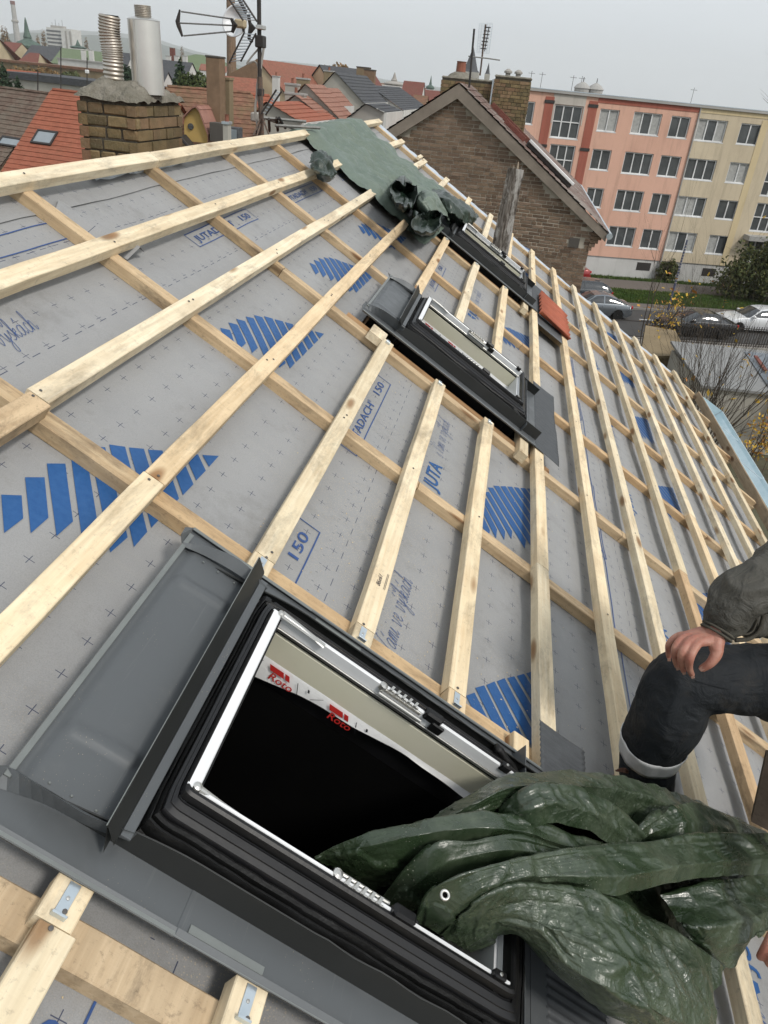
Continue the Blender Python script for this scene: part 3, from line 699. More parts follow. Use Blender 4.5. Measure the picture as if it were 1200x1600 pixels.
    mb = MB(); B((v0i+0.0142, u1i-0.004, 0.058), (v1i, u1i+0.0055, 0.1005), 0.002); fp = mb.build('white_profile', MAT['alu'], t)
    mb = MB(); B((v0i+0.0142, u1i-0.0095, 0.062), (v1i, u1i-0.0042, 0.070), 0.0008); mb.build('track', MAT['steel'], fp)
    mb = MB(); B((v0i+0.0142, u1i-0.001, 0.050), (v1i, u1i+0.0055, 0.0578), 0.001); mb.build('inner_seal', MAT['black'], t)
    mb = MB(); B((v0i+0.0142, u0i-0.0008, 0.058), (v1i, u0i+0.0062, 0.0995), 0.0015); mb.build('white_profile', MAT['white'], t)
    mb = MB(); B((v1i+0.0002, u0i, 0.020), (v1i+0.006, u1i, 0.074), 0.001); mb.build('white_profile', MAT['white'], t)
    mb = MB(); B((v1i+0.0065, u0i+0.005, -0.02), (v1i+0.045, u1i-0.005, 0.0712), 0.002); mb.build('inner_seal', MAT['black'], t)
    # interior lining of the reveal (cream boards) and white foil tape below it
    mb = MB(); B((v0i+0.022, u1i-0.006, -0.026), (v1i, u1i+0.004, 0.0495), 0.001); mb.build('lining_board', MAT['cream'], t)
    mb = MB(); B((v0i+0.010, u0i, -0.10), (v0i+0.018, u1i-0.007, 0.019), 0.001); mb.build('lining_board', MAT['cream'], t)
    mb = MB(); B((v1i-0.008, u0i+.001, -0.12), (v1i-.001, u1i-0.007, 0.060), 0.001); mb.build('lining_board', MAT['white'], t)
    mb = MB(); B((v0i+0.02, u0i-0.004, -0.13), (v1i-0.007, u0i+0.006, 0.05), 0.001); mb.build('lining_board', MAT['cream'], t)
    n = 60; G = []
    for i in range(n+1):
        v = v0i+0.022+(v1i-v0i-0.03)*i/n; wv = 0.004*noise.noise(Vector((v*9, 0, 0))); dd = 0.012*noise.noise(Vector((v*5, 3, 0)))
        G.append([(v, u0+u1i-0.008+wv*0.3, -0.019), (v, u0+u1i-0.0105+wv*.3, -0.026), (v, u0+u1i-0.014+wv*2, float(np.interp(v, [1.42, 1.467, 1.57, 1.73, 1.87, 2.0], [-.098, -.084, -.058, -.043, -.030, -.034]))+dd*.2)])
    mb = MB(); mb.grid(G); tp = mb.build('foil_tape', MAT['tape'], t, smooth=True)
    # print on the tape, facing the near side
    def tpoly(P, mat, nm='tape_print'):
        mb = MB(); mb.poly([(v, u0+u1i-0.0165, z) for v, z in P]); mb.build(nm, mat, tp, fix=False)
    for k, v in enumerate((1.482, 1.650)):
        tpoly([(v-.012, -0.024), (v+0.026, -0.024), (v+0.036, -0.040), (v-.002, -0.040)], MAT['red']); tpoly([(v+.030, -0.024), (v+.042, -.024), (v+.052, -.040), (v+.040, -.040)], MAT['red'])
        tpoly([(v-0.030, -0.026), (v-0.028, -0.026), (v-0.052, -0.048), (v-0.054, -0.048)], MAT['ink'])
        tpoly([(v+0.066, -0.026), (v+0.068, -0.026), (v+0.086, -0.060), (v+0.084, -0.060)], MAT['ink'])
        tpoly([(v+0.095, -0.025), (v+0.10, -0.025), (v+0.104, -0.034), (v+0.099, -0.034)], MAT['ink'])
        c = bpy.data.curves.new('t', 'FONT'); c.body = 'Roto'; c.offset = 0.012; c.resolution_u = 3
        o = bpy.data.objects.new('t', c); COL.objects.link(o); dg = bpy.context.evaluated_depsgraph_get(); dg.update()
        me = bpy.data.meshes.new_from_object(o.evaluated_get(dg)); bpy.data.objects.remove(o)
        for q in me.vertices:
            a, b = q.co.x*0.032, q.co.y*0.031; q.co = Vector((v+0.004+a-1.15, u1i-0.0168, -0.064+b))
        me.materials.clear(); me.materials.append(MAT['red']); inst(me, 'tape_lettering', tp)
    # closed near-black box below the opening: attic darkness put into its colour
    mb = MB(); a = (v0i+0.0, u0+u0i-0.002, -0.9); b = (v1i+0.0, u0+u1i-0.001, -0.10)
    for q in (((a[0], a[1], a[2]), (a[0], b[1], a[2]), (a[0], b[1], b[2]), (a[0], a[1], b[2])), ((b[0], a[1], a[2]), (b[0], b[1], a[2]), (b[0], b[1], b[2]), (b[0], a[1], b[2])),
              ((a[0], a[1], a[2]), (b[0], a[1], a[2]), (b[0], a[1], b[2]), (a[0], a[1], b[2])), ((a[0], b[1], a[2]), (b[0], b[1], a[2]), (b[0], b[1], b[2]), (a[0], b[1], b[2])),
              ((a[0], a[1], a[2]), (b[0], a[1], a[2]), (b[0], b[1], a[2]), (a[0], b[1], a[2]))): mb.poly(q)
    mb.build('shade_box', MAT['void'], t, fix=False)
    # hardware: friction hinges with black caps, stay arm, corner blocks
    for near in (1, 0):
        uu = u0i+0.002 if near else u1i+0.001; d = 1 if near else -1
        mb = MB()
        for k in range(5):
            v = 1.715+0.017*k
            mb.prism([(v, u0+uu-0.008, 0.0965), (v+0.0065, u0+uu-0.008, 0.0965), (v+0.0125, u0+uu+0.008, 0.0965), (v+0.006, u0+uu+0.008, 0.0965)], (0.002, 0, 0.0085)); mb.bbox((v+0.0055, u0+uu-0.0075, 0.0975), (v+0.0165, u0+uu-0.004, 0.1035), 0.0006)
        mb.bbox((1.70, u0+uu-0.006, 0.085), (1.815, u0+uu+0.004, 0.0965), 0.002)
        mb.tube([(1.70, u0+uu+0.018*d, 0.085), (1.82, u0+uu+0.018*d, 0.085)], 0.0045, 8)
        mb.tube([(1.705, u0+uu+0.010*d, 0.080), (1.82, u0+uu+0.010*d, 0.080)], 0.0035, 8)
        mb.lathe((1.702, u0+uu+0.004*d, 0.09), [(0.010, 0), (0.010, 0.012), (0.004, 0.014)], 12); hg = mb.build('friction_hinge', MAT['steel'], t, smooth=False)
        mb = MB(); mb.bbox((1.818, u0+uu-0.012, 0.088), (1.866, u0+uu+0.012, 0.114), 0.005); mb.bbox((1.845, u0+uu-0.006+0.010*d, 0.074), (1.880, u0+uu+0.002+0.010*d, 0.100), 0.003)
        mb.build('hinge_cap', MAT['black'], t)
        mb = MB(); mb.bbox((2.045, u0+uu-0.010, 0.090), (2.072, u0+uu+0.006, 0.112), 0.003); mb.build('corner_block', MAT['black'], t)
        mb = MB(); mb.lathe((2.058, u0+uu-0.002, 0.112), [(0.004, 0), (0.003, 0.0015), (0.0005, 0.0018)], 8); mb.build('screw', MAT['steel'], t)
    mb = MB(); mb.tube([(1.418, u0+u1i+0.002, 0.104), (1.47, u0+u1i-0.004, 0.106), (1.535, u0+u1i-0.010, 0.102)], [0.007, 0.005, 0.008], 8, flat=0.4)
    mb.tube([(1.418, u0+u1i-0.010, 0.1035), (1.535, u0+u1i-0.012, 0.1035)], 0.003, 6)
    mb.lathe((1.416, u0+u1i-0.002, 0.1005), [(0.009, 0), (0.008, 0.005), (0.003, 0.007)], 12); mb.build('stay_arm', MAT['steel'], t)
    mb = MB(); mb.tube([(1.418, u0+u0i+0.004, 0.102), (1.47, u0+u0i+0.010, 0.090), (1.56, u0+u0i+0.008, 0.088)], [0.006, 0.004, 0.003], 8, flat=0.5)
    mb.lathe((1.414, u0+u0i+0.004, 0.0985), [(0.009, 0), (0.008, 0.006), (0.003, 0.008)], 12); mb.build('stay_arm', MAT['steel'], t)
    # sill flashing and pleated apron
    mb = MB(); B((2.160, 0.045, 0.006), (2.262, 0.835, 0.0075), 0.0005); B((2.162, 0.05, 0.0075), (2.1645, 0.83, 0.055), 0.0005); B((2.218, 0.03, 0.0075), (2.262, 0.84, 0.009), 0.0004)
    mb.build('sill_flashing', MAT['flash'], t)
    G = []; nu = 190
    for i in range(13):
        v = 2.258+0.170*i/12; row = []
        for j in range(nu+1):
            U = 0.0+1.03*j/nu; sag = 0.012*(i/12)**2*math.sin((U-0.1)*9)
            row.append((v+0.006*noise.noise(Vector((U*6, i*0.1, 0)))*(i/12), u0+U*(1+0.0*i), 0.008+0.0022*math.sin(j*2*math.pi/3.6)+(0.003*noise.noise(Vector((U*9, v*6, 2)))+sag*0.35-0.004)*(i/12)))
        G.append(row)
    mb = MB(); mb.grid(G); ap = mb.build('pleated_apron', MAT['lead'], t, smooth=True); so_ = ap.modifiers.new('s', 'SOLIDIFY'); so_.thickness = 0.0015
    # end flaps of the side gaskets towards the apron
    for near in (1, 0):
        x = 0.10 if near else 0.745
        mb = MB(); P = []
        for i in range(9): P.append((2.06+0.14*i/8, u0+x+0.004*math.sin(i*2.0)+(0.0 if near else -0.012*i/8), 0.06-0.045*(i/8)**1.4))
        mb.tube(P, [0.012-0.0006*i for i in range(9)], 8); mb.build('gasket_end', MAT['foam'], t, smooth=True)
    return t
MAT['casing'] = simple('black_casing', (0.009, 0.009, 0.010), (0.006, 0.006, 0.007), 0.34, 0, 0.4, 6, 0.03)
w1 = roof_window('largest open roof window frame with cream lining and green tarpaulin spilling over its lower end')
for k, lb in ((1, 'middle open roof window frame, no tarpaulin near it, flashing resting on three batten ends'),
              (2, 'smallest open roof window frame with a weathered post standing over it')):
    c = copy_tree(w1); c.location = rw(1.15, UW[k], 0); c['label'] = lb
# ================================================================== shared town materials
def brick_mat(name, cols, moss=0.25, mossc=(0.10, 0.11, 0.06), rough=0.9):
    m = NT(name, rough, 0, 0.2); g = m.n.new('ShaderNodeNewGeometry'); oi = m.rnd()
    r_ = m.math('FRACT', m.math('ADD', g.outputs['Random Per Island'], oi))
    n_ = len(cols); col = m.ramp(r_, [(k/(n_-1), c) for k, c in enumerate(cols)])
    v = m.mapping(); nz = m.noise(v, 9, 7, 0.7); col = m.mix(m.ramp(nz, [(0.4, 0), (0.75, 0.6)]), col, tuple(x*0.45 for x in cols[0]))
    mo = m.noise(v, 1.1, 7, 0.75); col = m.mix(m.math('MULTIPLY', m.ramp(mo, [(0.45, 0), (0.65, 1)]), moss), col, mossc)
    f = m.noise(v, 60, 4, 0.8); col = m.mix(m.ramp(f, [(0.55, 0), (0.8, 0.35)]), col, (0.42, 0.38, 0.31))
    m.color(col); m.bump(m.math('ADD', nz, m.noise(v, 70, 5, 0.7)), 0.8, 0.008); return m.mat
MAT['dullgalv'] = simple('dull_aluminium', (.24, .24, .23), (.16, .16, .15), .6, .3, .3, 60, .1)
MAT['brick'] = brick_mat('weathered_yellow_brick', [(0.17, 0.135, 0.07), (0.27, 0.20, 0.105), (0.12, 0.095, 0.055), (0.30, 0.20, 0.12), (0.20, 0.15, 0.075), (0.24, 0.14, 0.09)], 0.42)
MAT['brick2'] = brick_mat('brown_gable_brick', [(0.18, 0.122, 0.082), (0.25, 0.172, 0.118), (0.115, 0.075, 0.052), (0.28, 0.20, 0.145), (0.15, 0.098, 0.068)], 0.12)
MAT['mortar'] = simple('crumbling_mortar', (0.10, 0.09, 0.07), (0.05, 0.045, 0.035), 0.95, 0, 0.1, 14, 0.9, 0.01)
MAT['mortar_pale'] = simple('pale_mortar', (0.46, 0.42, 0.35), (0.32, 0.28, 0.22), 0.95, 0, 0.1, 3, 0.5, 0.01)
MAT['cement'] = simple('lichened_cement', (0.27, 0.25, 0.21), (0.14, 0.13, 0.10), 0.95, 0, 0.1, 9, 1.0, 0.02)
def tile_mat(name, c, c2, moss=0.2, mossc=(0.10, 0.11, 0.06), course=0.0, sp=0.3):
    """far roof tiling: random island tint, moss, and column joints across"""
    m = NT(name, 0.85, 0, 0.2); v = m.mapping(); g = m.n.new('ShaderNodeNewGeometry')
    vo = m.vor(m.mapping((4, 4, 9)), 1.0, out='Color'); n = m.noise(v, 0.9, 8, 0.75)
    col = m.mix(m.sep(vo)[0], c, c2); col = m.mix(m.math('MULTIPLY', m.ramp(n, [(0.42, 0), (0.66, 1)]), moss), col, mossc)
    f = m.noise(v, 14, 5, 0.8); col = m.mix(m.ramp(f, [(0.5, 0), (0.75, sp)]), col, tuple(x*0.5 for x in c2))
    m.color(col); m.bump(m.noise(v, 18, 4), 0.5, 0.03); return m.mat
MAT['tile_orange'] = tile_mat('orange_tiles', (0.34, 0.115, 0.07), (0.27, 0.09, 0.055), 0.16)
MAT['tile_dark'] = tile_mat('dark_lichened_tiles', (0.10, 0.065, 0.05), (0.16, 0.11, 0.085), 0.5, (0.20, 0.19, 0.15), sp=0.6)
MAT['tile_red'] = tile_mat('weathered_red_tiles', (0.30, 0.12, 0.08), (0.22, 0.085, 0.06), 0.25)
MAT['tile_brown'] = tile_mat('mossy_brown_tiles', (0.25, 0.13, 0.085), (0.16, 0.08, 0.055), 0.55, (0.09, 0.105, 0.05))
MAT['tile_pale'] = tile_mat('pale_red_tiles', (0.33, 0.17, 0.125), (0.26, 0.125, 0.09), 0.2, (0.15, 0.13, 0.1))
MAT['tile_deep'] = tile_mat('deep_red_tiles', (0.20, 0.075, 0.06), (0.15, 0.055, 0.045), 0.2)
MAT['slate'] = tile_mat('grey_slate', (0.085, 0.088, 0.095), (0.06, 0.062, 0.068), 0.2, (0.12, 0.12, 0.11))
MAT['copper'] = tile_mat('green_copper', (0.17, 0.21, 0.125), (0.135, 0.175, 0.11), 0.3, (0.10, 0.12, 0.07))
MAT['lichen_red'] = tile_mat('lichened_red_tiles', (0.19, 0.12, 0.10), (0.13, 0.08, 0.065), 0.95, (0.30, 0.27, 0.24), sp=0.8)
def wallm(n, c, d=0.8): MAT[n] = simple(n+'_render', c, tuple(x*d for x in c), 0.9, 0, 0.15, 0.35, 0.15, 0.02)
wallm('w_white', (0.62, 0.61, 0.58)); wallm('w_grey', (0.36, 0.34, 0.31)); wallm('w_cream', (0.52, 0.43, 0.29)); wallm('w_yellow', (0.50, 0.34, 0.12))
wallm('w_stone', (0.27, 0.21, 0.13), 0.6); wallm('w_dark', (0.10, 0.09, 0.08)); wallm('w_plaster', (0.44, 0.42, 0.37), 0.72); wallm('w_concrete', (0.40, 0.39, 0.37))
MAT['glass'] = simple('window_glass', (0.085, 0.092, 0.095), (0.05, 0.055, 0.058), 0.12, 0, 0.8, 1, 0)
MAT['glass_sky'] = simple('skylight_glass', (0.25, 0.28, 0.30), (0.20, 0.23, 0.25), 0.05, 0, 1.0, 1, 0)
MAT['curtain'] = simple('net_curtain', (0.42, 0.42, 0.40), (0.30, 0.30, 0.29), 0.9, 0, 0.1, 6, 0.1)
MAT['frame_w'] = simple('white_window_frame', (0.75, 0.75, 0.74), None, 0.5, 0, 0.4, 1, 0)
MAT['dark'] = simple('dark_metal', (0.03, 0.03, 0.03), (0.05, 0.04, 0.035), 0.6, 0.2, 0.4, 12, 0.1)
MAT['rust'] = simple('rusty_pole', (0.10, 0.085, 0.075), (0.16, 0.10, 0.07), 0.8, 0.1, 0.3, 60, 0.4, 0.002)

def wall_bricks(thing_, o, ex, ez, nrm, L, H, mat, inside=lambda s, h: True, bl=0.25, bh=0.078, jt=0.010, proud=0.012, named=0, skip=0.0, seed=1, stuff=True, header=0.42, keep=None):
    """bricks laid on the wall plane through o: ex along, ez up, nrm out. The first NAMED become parts, the rest one stuff part."""
    rng = random.Random(seed); ex, ez, nrm = (np.array(q, float) for q in (ex, ez, nrm)); o = np.array(o, float); rows = int(H/bh); cand = []
    for r_ in range(rows):
        s = -rng.random()*bl*0.5
        while s < L:
            l = bl if rng.random() > header*(1.4 if r_ % 2 else 0.6) else bl*0.48
            a, b = max(s, 0), min(s+l-jt, L)
            if b-a > 0.03 and inside((a+b)/2, (r_+0.5)*bh) and inside(a, (r_+0.9)*bh) and inside(b, (r_+0.9)*bh) and rng.random() >= skip: cand.append((a, b, r_*bh, (r_+1)*bh-jt))
            s += l
    if named and keep: cand.sort(key=lambda q: not keep((q[0]+q[1])/2, (q[2]+q[3])/2))
    shared = {}
    M_ = Matrix(((ex[0], ez[0], nrm[0], 0), (ex[1], ez[1], nrm[1], 0), (ex[2], ez[2], nrm[2], 0), (0, 0, 0, 1)))
    rest = MB(); rest_n = 0
    for k, (a, b, c, d) in enumerate(cand):
        p = proud*(0.4+rng.random()*0.9); 
        if k < named:
            key = (round(b-a, 2), rng.randrange(3))
            if key not in shared:
                mb = MB(); w_, h_ = key[0], bh-jt
                mb.bbox((-w_/2, -h_/2, -0.05), (w_/2, h_/2, 0), 0.006)
                mb.v = [(x+rng.uniform(-.003, .003), y+rng.uniform(-.003, .003), z+rng.uniform(-.003, .003)) for x, y, z in mb.v]
                me = mb.mesh('brick'); me.materials.append(mat); shared[key] = me
            ob = bpy.data.objects.new('brick', shared[key]); COL.objects.link(ob); ob.parent = thing_
            q = o+ex*((a+b)/2)+ez*((c+d)/2)+nrm*p-ORG[thing_.name]
            ob.matrix_local = Matrix.Translation(q) @ M_ @ Matrix.Rotation(rng.uniform(-.012, .012), 4, 'Z')
        else:
            rest.box((a, c+rng.uniform(-.002, .002), -0.04), (b, d, p), ax=(ex, ez, nrm), o=o); rest_n += 1
    if rest_n: rest.build('brickwork', mat, thing_, kind='stuff' if stuff else None)

# ================================================================== brick gable house across the yard
YB = 18.0
ap = dY(718, 131, YB); er = dY(948, 363, YB); el_ = np.array([2*ap[0]-er[0], YB, er[2]])
bh_ = thing('brick_house', 'brown brick gable house with pale verge boards and lichened red roof', 'house', (ap[0], YB, 0))
tanp = (ap[2]-er[2])/(er[0]-ap[0]); DEP = 10.5
mb = MB(); wx0, wx1 = el_[0]+0.45, er[0]-0.30
hz = lambda x: ap[2]-0.12-abs(x-ap[0])*tanp
mb.prism([(wx0, YB+0.02, 0), (wx1, YB+0.02, 0), (wx1, YB+0.02, hz(wx1)), (ap[0], YB+0.02, hz(ap[0])), (wx0, YB+0.02, hz(wx0))], (0, DEP-0.3, 0)); mb.build('wall', MAT['mortar_pale'], bh_)
wall_bricks(bh_, (wx0, YB+0.02, 4.2), (1, 0, 0), (0, 0, 1), (0, -1, 0), wx1-wx0, 8.2, MAT['brick2'], inside=lambda s, h: 4.2+h < hz(wx0+s)-0.06 and not (abs(wx0+s-(wx1-0.35)) < 0.13 and 8.79 < 4.2+h < 8.99),
            bl=0.25, bh=0.074, jt=0.013, named=300, seed=4, keep=lambda s, h: -2.9 < wx0+s < 1.2 and 4.2+h > 8.6)
mb = MB(); mb.box((wx1-0.46, YB-0.004, 8.78), (wx1-0.24, YB+0.10, 8.98)); mb.build('vent_opening', MAT['w_dark'], bh_)
MAT['verge'] = simple('cement_verge', (0.26, 0.22, 0.18), (0.19, 0.16, 0.13), 0.9, 0, 0.2, 3, 0.3)
for sg, e in ((1, er), (-1, el_)):
    mb = MB(); a = ap+[0, -0.12, 0.0]; b = e+[0, -0.12, 0]
    mb.prism([a, b, b+[0, 0, -0.19], a+[0, 0, -0.27]], (0, 0.16, 0)); mb.build('verge_board', MAT['verge'], bh_)
    mb = MB(); n = 24; sl = np.array([(e-ap)[0], 0, (e-ap)[2]]); upn = np.array([tanp*sg, 0, 1.0]); upn /= np.linalg.norm(upn)
    for i in range(n):
        p = ap+sl*(i/n); q = ap+sl*((i+1.12)/n)
        A = [p+upn*0.02, q+upn*0.038]; B = [q+upn*0.015]
        for j in range(14):
            y0 = -0.14+(DEP+0.2)*j/14; y1 = -0.14+(DEP+0.2)*(j+1)/14-0.01; jj = upn*0.006*random.random()
            mb.grid([[A[0]+[0, y0, 0]+jj, A[0]+[0, y1, 0]+jj], [A[1]+[0, y0, 0]+jj, A[1]+[0, y1, 0]+jj], [B[0]+[0, y0, 0], B[0]+[0, y1, 0]]])
    mb.build('roof_slope', MAT['lichen_red'], bh_, fix=False)
    mb = MB(); mb.tube([e+np.array([0.06*sg, -0.15, -0.06]), e+np.array([0.06*sg, DEP, -0.06])], 0.07, 8); mb.build('gutter', MAT['galv'], bh_)
# brick corbel under the right eave, roof light / solar tube, red flashing
mb = MB()
for k in range(5): mb.box((wx1-0.02, YB-0.02, er[2]-0.42+0.08*k), (wx1+0.05+0.055*k, YB+0.30, er[2]-0.35+0.08*k))
mb.build('eave_corbel', MAT['brick2'], bh_)
def onroof(t, y, lift): p = ap+(er-ap)*t; return p+np.array([0, y-YB, 0])+np.array([tanp, 0, 1])/math.hypot(tanp, 1)*lift
mb = MB(); sl = (er-ap)/np.linalg.norm(er-ap); up_ = np.cross([0, 1, 0], sl); up_ = up_ if up_[2] > 0 else -up_
mb.bbox((0, 0, 0), (1.35, 1.1, 0.09), 0.01, ax=(sl, (0, 1, 0), up_), o=onroof(0.43, 18.9, 0.05)); rl = mb.build('rooflight', MAT['dark'], bh_)
mb = MB(); mb.bbox((-0.02, -0.03, 0.085), (1.37, 0.08, 0.15), 0.01, ax=(sl, (0, 1, 0), up_), o=onroof(0.43, 18.9, 0.05)); mb.build('cover_bar', MAT['frame_w'], rl)
mb = MB(); mb.bbox((0, 0, 0), (1.3, 0.05, 0.12), 0.005, ax=(sl, (0, 1, 0), up_), o=onroof(0.16, 20.3, 0.03)); mb.build('red_flashing', MAT['tile_deep'], bh_)
mb = MB(); mb.bbox((0, 0, 0), (0.6, 0.06, 0.10), 0.005, ax=(sl, (0, 1, 0), up_), o=onroof(0.27, 18.8, 0.05)); mb.build('snow_guard', MAT['tile_deep'], bh_)
# its two broad stacks
def stack(name, label, x0, x1, y0, y1, z0, z1, cat_='chimney', mat='brick', cap=0.12, seed=1, named=60, mort='mortar', grp=None, faces='ylr', bh=.078, bl=.25):
    t = thing(name, label, cat_, ((x0+x1)/2, (y0+y1)/2, z0), grp); mb = MB(); mb.box((x0+.02, y0+.02, z0), (x1-.02, y1-.02, z1)); mb.build('core', MAT[mort], t)
    wall_bricks(t, (x0+.0, y0+.02, z0), (1, 0, 0), (0, 0, 1), (0, -1, 0), x1-x0, z1-z0, MAT[mat], named=named, seed=seed, header=0.5, bh=bh, bl=bl)
    wall_bricks(t, (x1-.02, y0, z0), (0, 1, 0), (0, 0, 1), (1, 0, 0), y1-y0, z1-z0, MAT[mat], named=named//2, seed=seed+1, header=0.5, bh=bh, bl=bl)
    wall_bricks(t, (x0+.02, y1, z0), (0, -1, 0), (0, 0, 1), (-1, 0, 0), y1-y0, z1-z0, MAT[mat], named=0, seed=seed+2, header=0.5, bh=bh, bl=bl)
    if cap: mb = MB(); mb.bbox((x0-.0, y0-.0, z1), (x1+.0, y1+.0, z1+cap*.5), 0.03); mb.build('mortar_cap', MAT['cement'], t)
    return t
p0 = dY(690, 120, 21.5); p1 = dY(770, 126, 21.5); p2 = dY(831, 128, 21.5)
c1 = stack('chimney', 'broad mossy brick chimney with a clay pot behind the gable apex', p0[0], p1[0], 21.5, 22.6, 10.4, p0[2]-0.03, named=90, seed=8, grp='broad stacks of the brick house')
mb = MB(); mb.lathe((p0[0]+0.42, 22.0, p0[2]+0.08), [(0.14, 0), (0.12, 0.05), (0.11, 0.28), (0.13, 0.30), (0.10, 0.30)], 12); mb.build('chimney_pot', MAT['tile_red'], c1)
mb = MB(); mb.lathe((p0[0]+0.75, 22.0, p0[2]+0.05), [(0.36, 0), (0.22, 0.12), (0.05, 0.16)], 10) if False else mb.lathe((p0[0]+0.42, 22.0, p0[2]+0.03), [(0.33, 0), (0.25, 0.07), (0.14, 0.12)], 12); mb.build('pot_seating', MAT['cement'], c1)
c2_ = stack('chimney', 'broad mossy brick chimney with small metal cowls beside the pink flats', p1[0]+0.04, p2[0], 21.3, 22.6, 9.2, p2[2]+0.02, named=120, seed=18, grp='broad stacks of the brick house')
for q in (0.35, 0.62):
    mb = MB(); mb.lathe((p1[0]+q*(p2[0]-p1[0]), 22.0, p2[2]+0.02), [(.07, 0), (.06, 0.12), (.10, 0.13), (.10, 0.17), (.03, 0.22)], 10); mb.build('cowl', MAT['w_grey'], c2_)
mb = MB(); mb.tube([(p1[0]+0.02, 21.25, 9.6), (p1[0]+0.02, 21.25, p1[2]+0.03)], 0.02, 6); mb.build('down_conductor', MAT['galv'], c1)
# rooftop aerial of that house
def rods(mb, L_, r=0.006, n=5):
    for a, b in L_: mb.tube([a, b], r, n)
at = thing('tv_aerial', 'wire grid television aerial on the brick gable house ridge', 'aerial', dY(733, 135, 18.6))
mb = MB(); A = dY(733, 137, 18.6); B_ = dY(741, 45, 18.6); mb.tube([A, B_], 0.022, 8); mb.build('pole', MAT['dark'], at)
mb = MB(); A2 = dY(750, 118, 18.9); B2 = dY(759, 38, 18.9); mb.tube([A2, B2], 0.018, 8); mb.build('pole', MAT['rust'], at)
mb = MB(); mb.tube([dY(732, 88, 18.6), dY(760, 91, 18.8), dY(781, 94, 18.9)], 0.014, 6); mb.build('cross_bar', MAT['dullgalv'], at)
mb = MB(); C_ = [dY(749, 37, 19.0), dY(770, 36, 19.0), dY(764, 84, 19.0), dY(745, 82, 19.0)]
for k in range(11):
    t_ = k/10
    if k < 6: mb.tube([C_[0]+(C_[1]-C_[0])*k/5, C_[3]+(C_[2]-C_[3])*k/5], 0.003, 4)
for k in range(20): mb.tube([C_[0]+(C_[3]-C_[0])*k/19, C_[1]+(C_[2]-C_[1])*k/19], 0.0022, 4)
mb.build('wire_grid', MAT['galv'], at)
mb = MB()
for k in range(7): q = dY(763-1.1*k, 43+5.5*k, 18.8); mb.tube([q+[-.08, 0, 0], q+[.05, 0, .0]], 0.010, 5)
mb.tube([dY(764, 42, 18.8), dY(757, 80, 18.8)], 0.010, 5); mb.build('dipole', MAT['dark'], at)

# ================================================================== generic gabled house
def win_unit(parent, o, ex, ez, nrm, w, h, cols=2, rows=1, glass='glass', sill=True, fr='frame_w', t=0.06, curtain=False, nm='window'):
    """window as a part (frame) with panes and sill as sub-parts; o = lower left corner on the wall plane"""
    ax = (ex, ez, nrm); mb = MB()
    mb.box((0, 0, -0.10), (w, t, 0.0), ax, o); mb.box((0, h-t, -0.10), (w, h, 0.0), ax, o)
    mb.box((0, t, -0.10), (t, h-t, -0.001), ax, o); mb.box((w-t, t, -0.10), (w, h-t, -0.001), ax, o)
    for k in range(1, cols): mb.box((w*k/cols-t*.6, t, -0.10), (w*k/cols+t*.6, h-t, -0.002), ax, o)
    for k in range(1, rows): mb.box((t, h*k/rows-t*.5, -0.10), (w-t, h*k/rows+t*.5, -0.003), ax, o)
    f = mb.build(nm, MAT[fr], parent)
    for k in range(cols):
        for r_ in range(rows):
            mb = MB(); mb.box((w*k/cols+t*.3, h*r_/rows+t*.3, -0.09), (w*(k+1)/cols-t*.3, h*(r_+1)/rows-t*.3, -0.07), ax, o)
            mb.build('pane', MAT[glass if not (curtain and (k+curtain) % 3) else 'curtain'], f)
    if sill: mb = MB(); mb.box((-0.05, -0.06, -0.02), (w+0.05, 0.0, 0.09), ax, o); mb.build('sill', MAT['frame_w'], f)
    return f
